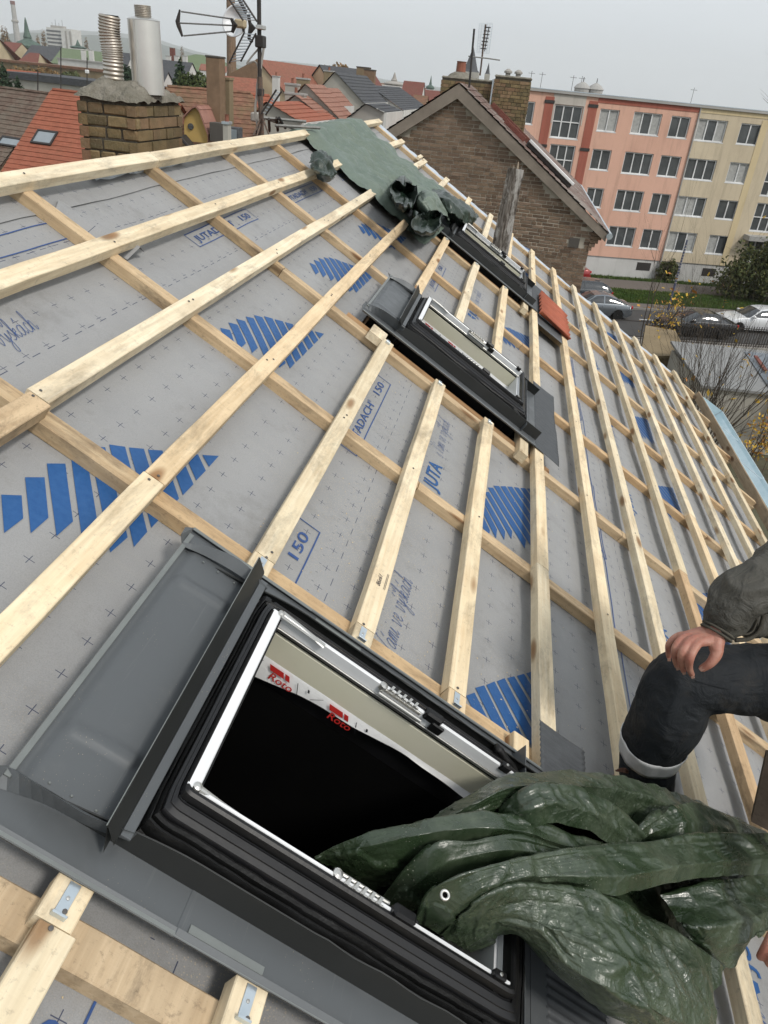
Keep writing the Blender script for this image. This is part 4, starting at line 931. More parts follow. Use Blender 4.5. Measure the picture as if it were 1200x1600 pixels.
def house2(name, label, A, B, half, drop, roof, wall, half2=None, drop2=None, courses=True, zb=0.0, over=0.3, wins=0, cat_='house', grp=None, sgn=None, hip=0.0, ridge_tiles=True):
    """A,B = ridge ends (same height); the slope on the camera's side falls DROP over HALF metres"""
    A = np.array(A, float); B = np.array(B, float); B[2] = A[2]; e = B-A; L = np.linalg.norm(e); e /= L; n = np.array([e[1], -e[0], 0.0])
    mid = (A+B)/2
    if np.dot(n, CW-mid) < 0: n = -n
    half2 = half2 or half; drop2 = drop2 if drop2 is not None else drop*half2/half
    t = thing(name, label, cat_, (mid[0], mid[1], zb), grp)
    for nn, hf, dp, cr in ((n, half, drop, courses), (-n, half2, drop2, False)):
        mb = MB(); sl = nn*hf+np.array([0, 0, -dp]); SL = np.linalg.norm(sl); u_ = np.cross(e, sl); u_ /= np.linalg.norm(u_); u_ = u_ if u_[2] > 0 else -u_
        k_ = max(2, int(SL/0.34)) if cr else 1; over_ = sl/SL*over
        a0, b0 = A-e*0.15+e*hip, B+e*0.15-e*hip
        def row(f, lift):
            x = f*hip
            return [a0-e*x+(sl+over_)*f+u_*lift, b0+e*x+(sl+over_)*f+u_*lift]
        for i in range(k_):
            r0_ = row(i/k_, 0.02); r1_ = row(min(1, (i+1.08)/k_), 0.05+0.01*random.random()); r2_ = row(min(1, (i+1.08)/k_), 0.01)
            mb.grid([r0_, r1_, r2_])
        mb.poly([a0-u_*.08, b0-u_*.08, row(1, -.08)[1], row(1, -.08)[0]])
        mb.build('roof', MAT[roof], t, fix=False)
    ze = A[2]-drop; ze2 = A[2]-drop2; mb = MB(); P = [A+n*half, A, A-n*half2]; z_ = [ze-.1, A[2]-.12, ze2-.1]
    for Q, s_ in ((A+e*.02+e*hip*0.9, 1), (B-e*.02-e*hip*0.9, -1)):
        mb.poly([(Q+n*half*(1 if not hip else .96))*[1, 1, 0]+[0, 0, zb], (Q+n*half)*[1, 1, 0]+[0, 0, ze-.1], Q*[1, 1, 0]+[0, 0, A[2]-.12], (Q-n*half2)*[1, 1, 0]+[0, 0, ze2-.1], (Q-n*half2)*[1, 1, 0]+[0, 0, zb]])
    for nn, hf, zz in ((n, half, ze), (-n, half2, ze2)):
        mb.poly([(A+nn*hf)*[1, 1, 0]+[0, 0, zb], (B+nn*hf)*[1, 1, 0]+[0, 0, zb], (B+nn*hf)*[1, 1, 0]+[0, 0, zz-.1], (A+nn*hf)*[1, 1, 0]+[0, 0, zz-.1]])
    mb.build('wall', MAT[wall], t)
    if ridge_tiles and courses:
        mb = MB(); k_ = int(L/0.4); mb.tube([A+e*(L*i/k_)+[0, 0, 0.03+0.012*(i % 2)] for i in range(k_+1)], 0.11, 6); mb.build('ridge_tiles', MAT[roof], t)
    if wins:
        for k in range(wins):
            o = A+n*(half+0.01)+e*(L*(k+0.5)/wins-0.5); o[2] = ze-2.3; win_unit(t, o, e, (0, 0, 1), n, 1.0, 1.4, 2, 1)
    ORG[t.name+'_fr'] = (A, e, n, half, drop, L)
    return t
def on_slope(t, s, f, lift=0.03):
    """point on the camera-side slope of a house2: s metres along the ridge, f = 0 ridge .. 1 eave; and the slope basis"""
    A, e, n, half, drop, L = ORG[t.name+'_fr']; sl = n*half+np.array([0, 0, -drop]); d = sl/np.linalg.norm(sl); u_ = np.cross(e, d); u_ = u_ if u_[2] > 0 else -u_
    return A+e*s+sl*f+u_*lift, e, d, u_
def slope_hit(t, x, y):
    """pixel ray onto that slope -> (s, f)"""
    A, e, n, half, drop, L = ORG[t.name+'_fr']; sl = n*half+np.array([0, 0, -drop]); u_ = np.cross(e, sl); d = ray(x, y); tt = np.dot(A-CW, u_)/np.dot(d, u_); q = CW+d*tt-A
    return q@e, (q-e*(q@e))@sl/(sl@sl)
def skylight(t, x0, y0, x1, y1, glass='glass_sky'):
    s0, f0 = slope_hit(t, x0, y0); s1, f1 = slope_hit(t, x1, y1); s0, s1 = sorted((s0, s1)); f0, f1 = sorted((f0, f1))
    A, e, n, half, drop, L = ORG[t.name+'_fr']; SL = math.hypot(half, drop); p, e, d, u_ = on_slope(t, s0, f0, 0.05); w, h = s1-s0, (f1-f0)*SL
    mb = MB()
    for a, b in (((0, 0, 0), (w, .12, .09)), ((0, h-.12, 0), (w, h, .085)), ((0, .12, 0), (.10, h-.12, .088)), ((w-.10, .12, 0), (w, h-.12, .088))): mb.box(a, b, (e, d, u_), p)
    f = mb.build('skylight', MAT['dark'], t); mb = MB(); mb.box((.09, .11, .02), (w-.09, h-.11, .05), (e, d, u_), p); mb.build('pane', MAT[glass], f)
def small_stack(x, y0_, D, w, h, label, mat='brick', cap='cement', pots=1, dep=0.5, zdown=2.0, grp='chimney stacks over the town'):
    q = dY(x, y0_, D); t = thing('chimney_stack', label, 'chimney', (q[0], q[1], q[2]-h-zdown), grp)
    mb = MB(); mb.box((q[0]-w/2, q[1], q[2]-h-zdown), (q[0]+w/2, q[1]+dep, q[2])); mb.build('shaft', MAT[mat], t)
    mb = MB(); mb.box((q[0]-w/2-.05, q[1]-.05, q[2]), (q[0]+w/2+.05, q[1]+dep+.05, q[2]+.12)); mb.build('cap', MAT[cap], t)
    for k in range(pots): mb = MB(); mb.lathe((q[0]+(k-(pots-1)/2)*w/max(1, pots), q[1]+dep/2, q[2]+.12), [(.11, 0), (.10, .3), (.13, .32)], 8); mb.build('pot', MAT['tile_red'], t)
    return t
# ================================================================== apartment blocks across the street
FA = np.array([6.315, 61.327, 0.0]); FE = np.array([0.9716, 0.2363, 0.0]); FN = np.array([0.2363, -0.9716, 0.0]); UZ = np.array([0, 0, 1.0])
def fac(x, y):
    d = ray(x, y); t = ((FA-CW)@FN)/(d@FN); q = CW+d*t; return (q-FA)@FE, q[2]
def flat_mat(n, c, c2):
    m = NT(n, 0.9, 0, 0.15); v = m.mapping(); a = m.noise(v, 0.25, 5, 0.6); col = m.mix(m.ramp(a, [(0.4, 0), (0.7, 1)]), c, c2)
    st = m.noise(m.mapping((1.2, 1.2, 0.12)), 1.6, 7, 0.75); col = m.mix(m.ramp(st, [(0.50, 0), (0.74, 0.55)]), col, tuple(x*0.55 for x in c2))
    m.color(col); m.bump(m.noise(v, 5, 5), 0.3, 0.02); return m.mat
MAT['pink'] = flat_mat('salmon_render', (0.67, 0.41, 0.31), (0.60, 0.36, 0.27)); MAT['pink_dark'] = flat_mat('brick_red_render', (0.36, 0.125, 0.09), (0.31, 0.105, 0.075))
MAT['beige'] = flat_mat('ochre_render', (0.60, 0.51, 0.37), (0.51, 0.43, 0.31)); MAT['beige_light'] = flat_mat('ochre_light_render', (0.62, 0.51, 0.32), (0.57, 0.46, 0.28))
MAT['plinth'] = flat_mat('white_plinth', (0.56, 0.55, 0.53), (0.46, 0.45, 0.43)); MAT['grey_panel'] = flat_mat('grey_stair_panel', (0.50, 0.46, 0.41), (0.42, 0.385, 0.34))
HT = 12.02
def block(name, label, s0, s1, mat, holes):
    """facade with real window openings: cells between the sorted hole edges"""
    t = thing(name, label, 'apartment block', FA+FE*(s0+s1)/2, 'apartment blocks across the street')
    AX = (FE, UZ, FN)
    xs = sorted({s0, s1}|{min(max(q, s0), s1) for h in holes for q in (h[0], h[1])}); zs = sorted({1.55, HT}|{q for h in holes for q in (h[2], h[3])})
    mb = MB()
    for i in range(len(xs)-1):
        for j in range(len(zs)-1):
            cx, cz = (xs[i]+xs[i+1])/2, (zs[j]+zs[j+1])/2
            if any(h[0] < cx < h[1] and h[2] < cz < h[3] for h in holes): continue
            mb.poly([FA+FE*a+UZ*b for a, b in ((xs[i], zs[j]), (xs[i+1], zs[j]), (xs[i+1], zs[j+1]), (xs[i], zs[j+1]))])
    for h in holes:                                      # reveals
        a, b, c, d = h; q = lambda s, z, k: FA+FE*s+UZ*z-FN*k
        for (p, r_) in (((a, c), (b, c)), ((b, c), (b, d)), ((b, d), (a, d)), ((a, d), (a, c))): mb.poly([q(*p, 0), q(*r_, 0), q(*r_, .22), q(*p, .22)])
    mb.build('wall', MAT[mat], t, fix=False)
    mb = MB(); mb.box((s0, 1.4, -12), (s0+.05, HT, -.0), AX, FA); mb.box((s1-.05, 1.4, -12), (s1, HT, -.0), AX, FA); mb.box((s0, 1.4, -12.05), (s1, HT, -12), AX, FA); mb.build('side_wall', MAT[mat], t)
    mb = MB(); mb.box((s0, 0, -12), (s1, 1.56, -0.08), AX, FA); mb.build('plinth', MAT['plinth'], t)
    mb = MB(); mb.box((s0, HT, -12.1), (s1, HT+0.16, 0.16), AX, FA); mb.build('roof', MAT['w_concrete'], t)
    mb = MB(); mb.box((s0, HT+.16, 0.06), (s1, HT+0.21, 0.17), AX, FA); mb.build('roof_edge', MAT['galv'], t)
    mb = MB(); mb.box((s0+.1, 1.4, -6), (s1-.1, HT-.1, -0.9), AX, FA); mb.build('interior', MAT['void'], t)
    return t
def wpx(x0, x1, y0, y1):                                   # pixel box (crop coordinates x3, origin 800,100) -> facade rectangle
    xm, ym = (x0+x1)/2, (y0+y1)/2
    f = lambda x, y: fac(800+x/3, 100+y/3)
    return f(x0, ym)[0], f(x1, ym)[0], f(xm, y1)[1], f(xm, y0)[1]
W_ = {  # (cols, rows, curtain)
 'pink': [((405, 497, 212, 318), 2, 1, 1), ((562, 697, 228, 333), 3, 1, 2), ((737, 830, 245, 348), 2, 1, 0), ((370, 460, 400, 498), 2, 1, 0), ((520, 655, 415, 518), 3, 1, 0), ((688, 785, 430, 530), 2, 1, 0),
          ((345, 425, 580, 672), 2, 1, 0), ((483, 612, 592, 690), 3, 1, 0), ((648, 737, 607, 703), 2, 1, 0), ((447, 575, 762, 855), 3, 1, 0), ((605, 697, 775, 868), 2, 1, 0), ((300, 395, 748, 840), 2, 1, 0),
          ((188, 322, 193, 350), 3, 2, 0), ((168, 288, 378, 520), 3, 2, 0), ((0, 103, 172, 280), 3, 1, 0), ((-40, 70, 355, 455), 3, 1, 0)],
 'beige': [((863, 1003, 260, 365), 3, 1, 2), ((1062, 1163, 280, 380), 2, 1, 0), ((813, 952, 445, 545), 3, 1, 0), ((1010, 1108, 462, 560), 2, 1, 1), ((768, 905, 622, 715), 3, 1, 1), ((960, 1055, 638, 730), 2, 1, 0),
           ((727, 860, 788, 880), 3, 1, 2), ((915, 1010, 803, 893), 2, 1, 2), ((1130, 1290, 655, 790), 4, 2, 0), ((1095, 1250, 820, 930), 4, 2, 0), ((1180, 1330, 490, 625), 4, 2, 0)]}
def small_holes(L): return L
H_ = {k: [wpx(*w[0]) for w in v] for k, v in W_.items()}
sb = fac(1040, 380)[0]
pink = block('apartment_block', 'salmon pink four storey block with red vertical bands and white plinth', -7.5, sb, 'pink', H_['pink'])
beig = block('apartment_block', 'ochre four storey block with sooty stains next to the pink one', sb, 30.0, 'beige', H_['beige'])
for k, t in (('pink', pink), ('beige', beig)):
    for (a, b, c, d), w in zip(H_[k], W_[k]):
        win_unit(t, FA+FE*(a+.01)+UZ*(c+.01)-FN*0.08, FE, UZ, FN, b-a-.02, d-c-.02, w[1], w[2], curtain=w[3], t=0.065)
AX = (FE, UZ, FN)
def panel(t, x0, x1, y0, y1, mat, nm, k=0.02):
    a = fac(800+x0[0]/3, 100+y0/3)[0]; b = fac(800+x0[1]/3, 100+y0/3)[0]; z1 = fac(800+(x0[0]+x0[1])/6, 100+y0/3)[1]; z0 = fac(800+(x1[0]+x1[1])/6, 100+y1/3)[1]
    mb = MB(); mb.box((a, max(z0, 1.56), -0.02), (b, min(z1, HT-.02), k), AX, FA); mb.build(nm, MAT[mat], t)
for s_, wd_ in ((fac(800+370/3, 100+250/3)[0], 0.62), (fac(800+165/3, 100+240/3)[0], 0.62)):
    mb = MB(); mb.box((s_-wd_/2, 1.56, -.01), (s_+wd_/2, HT-.25, 0.035), AX, FA); mb.build('coloured_band', MAT['pink_dark'], pink)
    for z_ in (HT-.55, HT-3.3, HT-6.0):
        mb = MB(); mb.box((s_-.35, z_-.10, 0.036), (s_+.35, z_+.10, 0.07), AX, FA); mb.build('vent_grille', MAT['dark'], pink)
a = fac(800+195/3, 100+160/3)[0]; b = fac(800+348/3, 100+170/3)[0]; h0 = H_['pink'][12]
mb = MB(); mb.box((a, h0[3]+.02, -.01), (b, HT-.02, 0.03), AX, FA)
for (p, q) in ((a, h0[0]-.02), (h0[1]+.02, b)): mb.box((p, h0[2]+.9, -.01), (q, h0[3]+.02, 0.03), AX, FA)
mb.build('stair_panel', MAT['grey_panel'], pink)
mb = MB(); mb.box((fac(800+405/3, 100+170/3)[0], HT-.32, -.01), (sb-.01, HT-.02, 0.03), AX, FA); mb.build('eaves_band', MAT['pink_dark'], pink)
mb = MB(); mb.box((sb+.01, HT-.30, -.01), (sb+8, HT-.02, 0.03), AX, FA); mb.build('eaves_band', MAT['beige_light'], beig)
mb = MB(); s_ = fac(1163, 200)[0]; mb.box((s_+1.2, 1.56, -.01), (s_+1.7, HT-.4, 0.03), AX, FA); mb.build('coloured_band', MAT['beige_light'], beig)
for sx in (fac(1006, 417), fac(1108, 426)):
    t = pink if sx[0] < sb else beig; mb = MB(); mb.box((sx[0]-.55, sx[1]-.28, -.10), (sx[0]+.55, sx[1]+.30, -.06), AX, FA); mb.build('cellar_window', MAT['dark'], t)
mb = MB(); mb.tube([FA+FE*(sb-.02)+FN*.08+UZ*.2, FA+FE*(sb-.02)+FN*.08+UZ*HT], 0.05, 6); mb.build('downpipe', MAT['w_concrete'], beig)
s_ = H_['beige'][8]; mb = MB(); mb.box((s_[0]-.3, s_[2]-.6, 0), (s_[1]+.3, s_[2]-.25, .9), AX, FA); mb.build('porch_roof', MAT['w_concrete'], beig)
# roof furniture
for k, (x, y) in enumerate(((960, 136), (937, 138), (1117, 163), (935, 132), (868, 132), (850, 132), (920, 135))):
    q = FA+FE*fac(x, y)[0]+UZ*(HT+.16)-FN*4
    if k in (0, 1):
        t = thing('roof_ventilator', 'domed grey ventilator cowl on the flat roof of the pink block' if k else 'pinnacled ventilator cowl in the centre of the pink block roof', 'ventilator', q)
        mb = MB(); mb.lathe(q, [(.55, 0), (.55, .3), (.62, .34), (.40, .58), (.1, .75)], 14); mb.build('cowl', MAT['w_concrete'], t); mb = MB(); mb.tube([q+UZ*.7, q+UZ*1.05], 0.03, 5); mb.build('finial', MAT['dark'], t)
    else:
        t = thing('roof_aerial', ['', '', 'thin aerial rod above the ochre block joint', 'short aerial beside the ventilator cowl', 'bent aerial over the pink block parapet', 'straight aerial behind the brick stack top', 'low aerial loop on the pink block'][k], 'aerial', q, 'rods on the apartment roofs')
        mb = MB(); mb.tube([q, q+UZ*1.1], 0.015, 4); mb.build('rod', MAT['dark'], t); mb = MB(); mb.tube([q+UZ*.95-FE*.25, q+UZ*.95+FE*.25], 0.012, 4); mb.build('cross_rod', MAT['dark'], t)
# ================================================================== ground, street
def gp(s, d, z=0.0): q = FA+FE*s+FN*d; return (q[0], q[1], z)
def sheet(name, pts, mat, z, kind='structure'):
    mb = MB(); mb.poly([(x, y, z) for x, y, *_ in pts]); o = mb.build(name, mat, fix=False)
    if o.data.polygons[0].normal.z < 0: o.data.flip_normals()
    return tag(o, kind=kind)
def groundmat(n, c, c2, sc=1.0, rough=0.9, bump=.4):
    m = NT(n, rough, 0, 0.25); v = m.mapping(); a = m.noise(v, sc, 8, .7); col = m.mix(m.ramp(a, [(.35, 0), (.7, 1)]), c, c2); b = m.noise(v, sc*14, 4, .7)
    col = m.mix(m.ramp(b, [(.5, 0), (.8, .4)]), col, tuple(x*.6 for x in c2)); m.color(col); m.bump(b, bump, .02); return m.mat
MAT['earth'] = groundmat('earth', (0.12, 0.11, 0.07), (0.075, 0.075, 0.045), .3); MAT['asphalt'] = groundmat('asphalt', (0.075, 0.072, 0.07), (0.058, 0.056, 0.055), .5, .85, .2)
MAT['footway'] = groundmat('footway', (0.155, 0.135, 0.12), (0.125, 0.11, 0.098), .4, .9, .2); MAT['kerb'] = groundmat('kerb', (.28, .26, .24), (.2, .19, .17), 2)
MAT['lawn_base'] = groundmat('lawn_soil', (0.05, 0.085, 0.025), (0.035, 0.06, 0.018), .8); MAT['grassblade'] = simple('grass', (0.055, 0.105, 0.02), (0.09, 0.12, 0.03), .8, 0, .2, .6, 0)
sheet('ground', [(-6000, -3000, 0), (6000, -3000, 0), (6000, 9000, 0), (-6000, 9000, 0)], MAT['earth'], -0.02)
SS = (-60, 90)
sheet('road', [gp(SS[0], 9.6), gp(SS[1], 9.6), gp(SS[1], 16.6), gp(SS[0], 16.6)], MAT['asphalt'], 0.0)
mb = MB()
for d0 in (12.0,):
    s = SS[0]
    while s < SS[1]: mb.poly([gp(s, d0, .005), gp(s+1.5, d0, .005), gp(s+1.5, d0+.12, .005), gp(s, d0+.12, .005)]); s += 3.0
tag(mb.build('road_markings', MAT['frame_w'], fix=False), kind='structure')
for nm, a, b in (('kerb', 9.45, 9.6), ('kerb', 16.6, 16.75)):
    mb = MB(); mb.box((SS[0], -.1, a), (SS[1], .12, b), AX, FA); tag(mb.build(nm, MAT['kerb']), kind='structure')
def slab(name, a, b, mat, z=.11): mb = MB(); mb.box((SS[0], -.1, a), (SS[1], z, b), AX, FA); tag(mb.build(name, mat), kind='structure')
slab('pavement', 8.2, 9.45, MAT['footway'], .112); slab('lawn', 4.3, 8.2, MAT['lawn_base'], .13); slab('path', 0.9, 4.3, MAT['footway'], .105); slab('verge', 0.0, 0.9, MAT['lawn_base'], .12); slab('front_pavement', 16.75, 17.6, MAT['footway'], .11)
rg = np.random.default_rng(5)
def blades(name, s0, s1, d0, d1, n, h, mat, z=.12):
    s = rg.uniform(s0, s1, n); d = rg.uniform(d0, d1, n); hh = h*rg.uniform(.5, 1.3, n); an = rg.uniform(0, 3.14, n); w = .035
    P = FA[None]+FE[None]*s[:, None]+FN[None]*d[:, None]; P[:, 2] = z; dx = np.stack([np.cos(an)*w, np.sin(an)*w, 0*an], 1); lean = rg.normal(0, .05, (n, 3)); lean[:, 2] = 0
    V = np.stack([P-dx, P+dx, P+lean+np.stack([0*hh, 0*hh, hh], 1)], 1).reshape(-1, 3); me = bpy.data.meshes.new(name); me.from_pydata(V.tolist(), [], np.arange(3*n).reshape(-1, 3).tolist()); me.materials.append(mat)
    o = bpy.data.objects.new(name, me); COL.objects.link(o); tag(o, 'short green grass on the strip between road and path', kind='stuff')
blades('grass', 0, 28, 4.3, 8.2, 42000, .13, MAT['grassblade']); blades('grass', -1, 20, .2, .9, 4000, .16, MAT['grassblade'])
# ------------------------------------------------------------------ foliage helpers
def leafmat(n, c, c2, c3=None):
    m = NT(n, .7, 0, .25); g = m.n.new('ShaderNodeNewGeometry'); r_ = g.outputs['Random Per Island']
    m.color(m.ramp(r_, [(0, c), (.55, c2), (1, c3 or c2)])); return m.mat
MAT['leaf_green'] = leafmat('green_leaves', (.035, .055, .018), (.065, .09, .03), (.10, .12, .04)); MAT['leaf_autumn'] = leafmat('turning_leaves', (.045, .06, .02), (.07, .085, .03), (.13, .125, .04))
MAT['leaf_yellow'] = leafmat('yellow_leaves', (.45, .27, .03), (.55, .36, .05), (.42, .16, .05)); MAT['leaf_conifer'] = leafmat('conifer_needles', (.018, .035, .018), (.03, .055, .028), (.045, .07, .035)); MAT['leaf_brown'] = leafmat('brown_leaves', (.16, .10, .04), (.22, .13, .05), (.12, .09, .04))
MAT['bark'] = simple('bark', (.09, .075, .06), (.06, .05, .04), .9, 0, .1, 20, .6)
def leafcloud(parent, name, blobs, n, size, mat, seed=0, org=None):
    """leaf faces through the volume of several uneven blobs (centre, radii)"""
    r_ = np.random.default_rng(seed); vol = np.array([np.prod(b[1]) for b in blobs])**.8; k = r_.choice(len(blobs), n, p=vol/vol.sum())
    d = r_.normal(size=(n, 3)); d /= np.linalg.norm(d, axis=1)[:, None]; rad = r_.uniform(.35, 1, n)**.5
    C_ = np.array([b[0] for b in blobs])[k]; Rr = np.array([b[1] for b in blobs])[k]
    lump = 1+.22*np.sin(d[:, 0]*7+k)+.18*np.sin(d[:, 2]*9+k*2)+.15*np.sin(d[:, 1]*11); P = C_+d*Rr*(rad*lump)[:, None]
    a = r_.normal(size=(n, 3)); a /= np.linalg.norm(a, axis=1)[:, None]; b = np.cross(a, r_.normal(size=(n, 3))); b /= np.linalg.norm(b, axis=1)[:, None]+1e-9
    sz = size*r_.uniform(.6, 1.5, n)[:, None]; V = np.stack([P-a*sz, P+b*sz*.55, P+a*sz, P-b*sz*.55], 1).reshape(-1, 3)
    og = org if org is not None else ORG[parent.name]; me = bpy.data.meshes.new(name); me.from_pydata((V-og).tolist(), [], np.arange(4*n).reshape(-1, 4).tolist()); me.materials.append(mat)
    o = bpy.data.objects.new(name, me); COL.objects.link(o); o.parent = parent; ORG[o.name] = og; return o
def limb(mb, p, d, L, r, dep, rng, spread=.55, n=5, ends=None, grav=0.0, fork=3):
    pts = [np.array(p, float)]; rr = [r]; d = np.array(d, float)/np.linalg.norm(d)
    for i in range(n): d = d+np.array([rng.gauss(0, .10), rng.gauss(0, .10), rng.gauss(0, .06)-grav]); d /= np.linalg.norm(d); pts.append(pts[-1]+d*L/n); rr.append(r*(1-.55*(i+1)/n))
    mb.tube(pts, rr, 5 if dep > 1 else 3, cap=False)
    if ends is not None: ends.append(pts[-1])
    if dep > 0:
        for _ in range(fork):
            i = rng.randint(2, n); nd = d+np.array([rng.gauss(0, spread), rng.gauss(0, spread), rng.gauss(.05, spread*.6)]); limb(mb, pts[i], nd, L*rng.uniform(.5, .75), rr[i]*.62, dep-1, rng, spread, n, ends, grav, fork)
# bushes and street things
q = np.array(gp(*[(lambda p: ((p-FA)@FE, (p-FA)@FN))(dZ(1162, 482))][0]))
def bush(name, label, base, blobs, n, size, mat, stem_h, seed):
    t = thing(name, label, 'bush', base); mb = MB(); rn = random.Random(seed); base = np.array(base)
    for _ in range(6): limb(mb, base, (rn.gauss(0, .3), rn.gauss(0, .3), 1), stem_h, .05, 2, rn)
    mb.build('stems', MAT['bark'], t); leafcloud(t, 'foliage', blobs, n, size, mat, seed); return t
B0 = dZ(1165, 476)+[0.6, 1.2, 0]
bush('large_bush', 'big spreading green and yellow bush in front of the ochre block', B0, [(B0+[0, 0, 1.9], (2.2, 2.0, 1.9)), (B0+[1.8, -.3, 2.6], (2.0, 1.8, 2.0)), (B0+[-1.2, 0, 1.2], (1.5, 1.5, 1.3)), (B0+[3.6, 0, 2.2], (2.0, 2.0, 2.4)), (B0+[.8, -.6, 3.4], (1.3, 1.3, 1.2))], 16000, .12, MAT['leaf_autumn'], 3.0, 3)
B1 = dZ(1037, 441)
bush('round_shrub', 'small clipped shrub by the white plinth', B1, [(B1+[0, 0, .75], (.8, .7, .8)), (B1+[.3, 0, 1.1], (.5, .5, .5))], 3500, .08, MAT['leaf_autumn'], 1.2, 4)
P0 = dZ(1043, 487); t = thing('street_pole', 'thin dark blue striped pole on the grass strip', 'pole', P0); topz = 4.6
MAT['pole_blue'] = simple('blue_pole', (.06, .07, .13), (.10, .11, .16), .6, .2, .4, 3, .1)
mb = MB(); mb.tube([P0, P0+UZ*topz], [.075, .06], 8); mb.build('shaft', MAT['pole_blue'], t)
for k in range(14): mb = MB(); mb.lathe(P0+UZ*(1.9+.18*k), [(.078, 0), (.078, .05)], 8); mb.build('band', MAT['w_grey'], t)
# railing fence along the front pavement
ft = thing('railing_fence', 'dark vertical bar railing along the near side of the street', 'fence', gp(0, 17.7))
mb = MB(); mb.box((-12, .0, 17.64), (60, .28, 17.84), AX, FA); mb.build('plinth_wall', MAT['w_grey'], ft)
mb = MB(); mb.box((-12, .45, 17.71), (60, .49, 17.75), AX, FA); mb.box((-12, 1.30, 17.71), (60, 1.34, 17.75), AX, FA); mb.build('rail', MAT['dark'], ft)
mb = MB(); mb.box((-.018, .28, -.012), (.018, 1.46, .012), AX, (0, 0, 0)); me = mb.mesh('bar'); me.materials.append(MAT['dark'])
for k in range(170): q = FA+FE*(-2+.15*k)+FN*17.73; inst(me, 'bar', ft, tuple(q-ORG[ft.name]))
# ================================================================== cars
MAT['tyre'] = simple('tyre', (.015, .015, .015), None, .9, 0, .2, 9, 0); MAT['rim'] = simple('alloy_rim', (.45, .45, .46), (.3, .3, .31), .3, .8, .5, 9, 0)
MAT['carglass'] = simple('car_glass', (.02, .024, .028), (.03, .034, .038), .05, 0, .9, 1, 0); MAT['lamp'] = simple('headlamp_glass', (.75, .78, .80), None, .1, .2, .8, 1, 0); MAT['redlamp'] = simple('tail_lamp', (.45, .02, .02), None, .2, 0, .6, 1, 0)
def carpaint(n, c, metal=.4): MAT[n] = simple(n, c, tuple(x*.9 for x in c), .25, metal, .6, .8, 0, coat=.7)
carpaint('paint_white', (.72, .73, .74), .1); carpaint('paint_silver', (.19, .21, .23), .6); carpaint('paint_black', (.014, .014, .016), .2); carpaint('paint_dark', (.035, .04, .045), .4); carpaint('paint_red', (.3, .02, .02), .2)
PROF = {'saloon': dict(L=4.6, W=1.82, body=[(0, .42), (.02, .62), (.12, .74), (.6, .84), (1.25, .93), (1.95, .97), (3.2, .98), (3.9, .97), (4.45, .95), (4.58, .80), (4.6, .45)],
          roof=[(1.20, .93), (1.55, 1.12), (2.0, 1.36), (2.5, 1.43), (3.0, 1.42), (3.5, 1.28), (3.95, 1.06), (4.2, .965)]),
        'wagon': dict(L=4.8, W=1.85, body=[(0, .42), (.02, .62), (.12, .74), (.6, .86), (1.3, .95), (2, .99), (3.4, 1.0), (4.3, 1.0), (4.7, .96), (4.78, .80), (4.8, .45)],
          roof=[(1.25, .95), (1.65, 1.15), (2.1, 1.40), (2.7, 1.47), (3.5, 1.46), (4.1, 1.40), (4.5, 1.22), (4.72, .98)])}
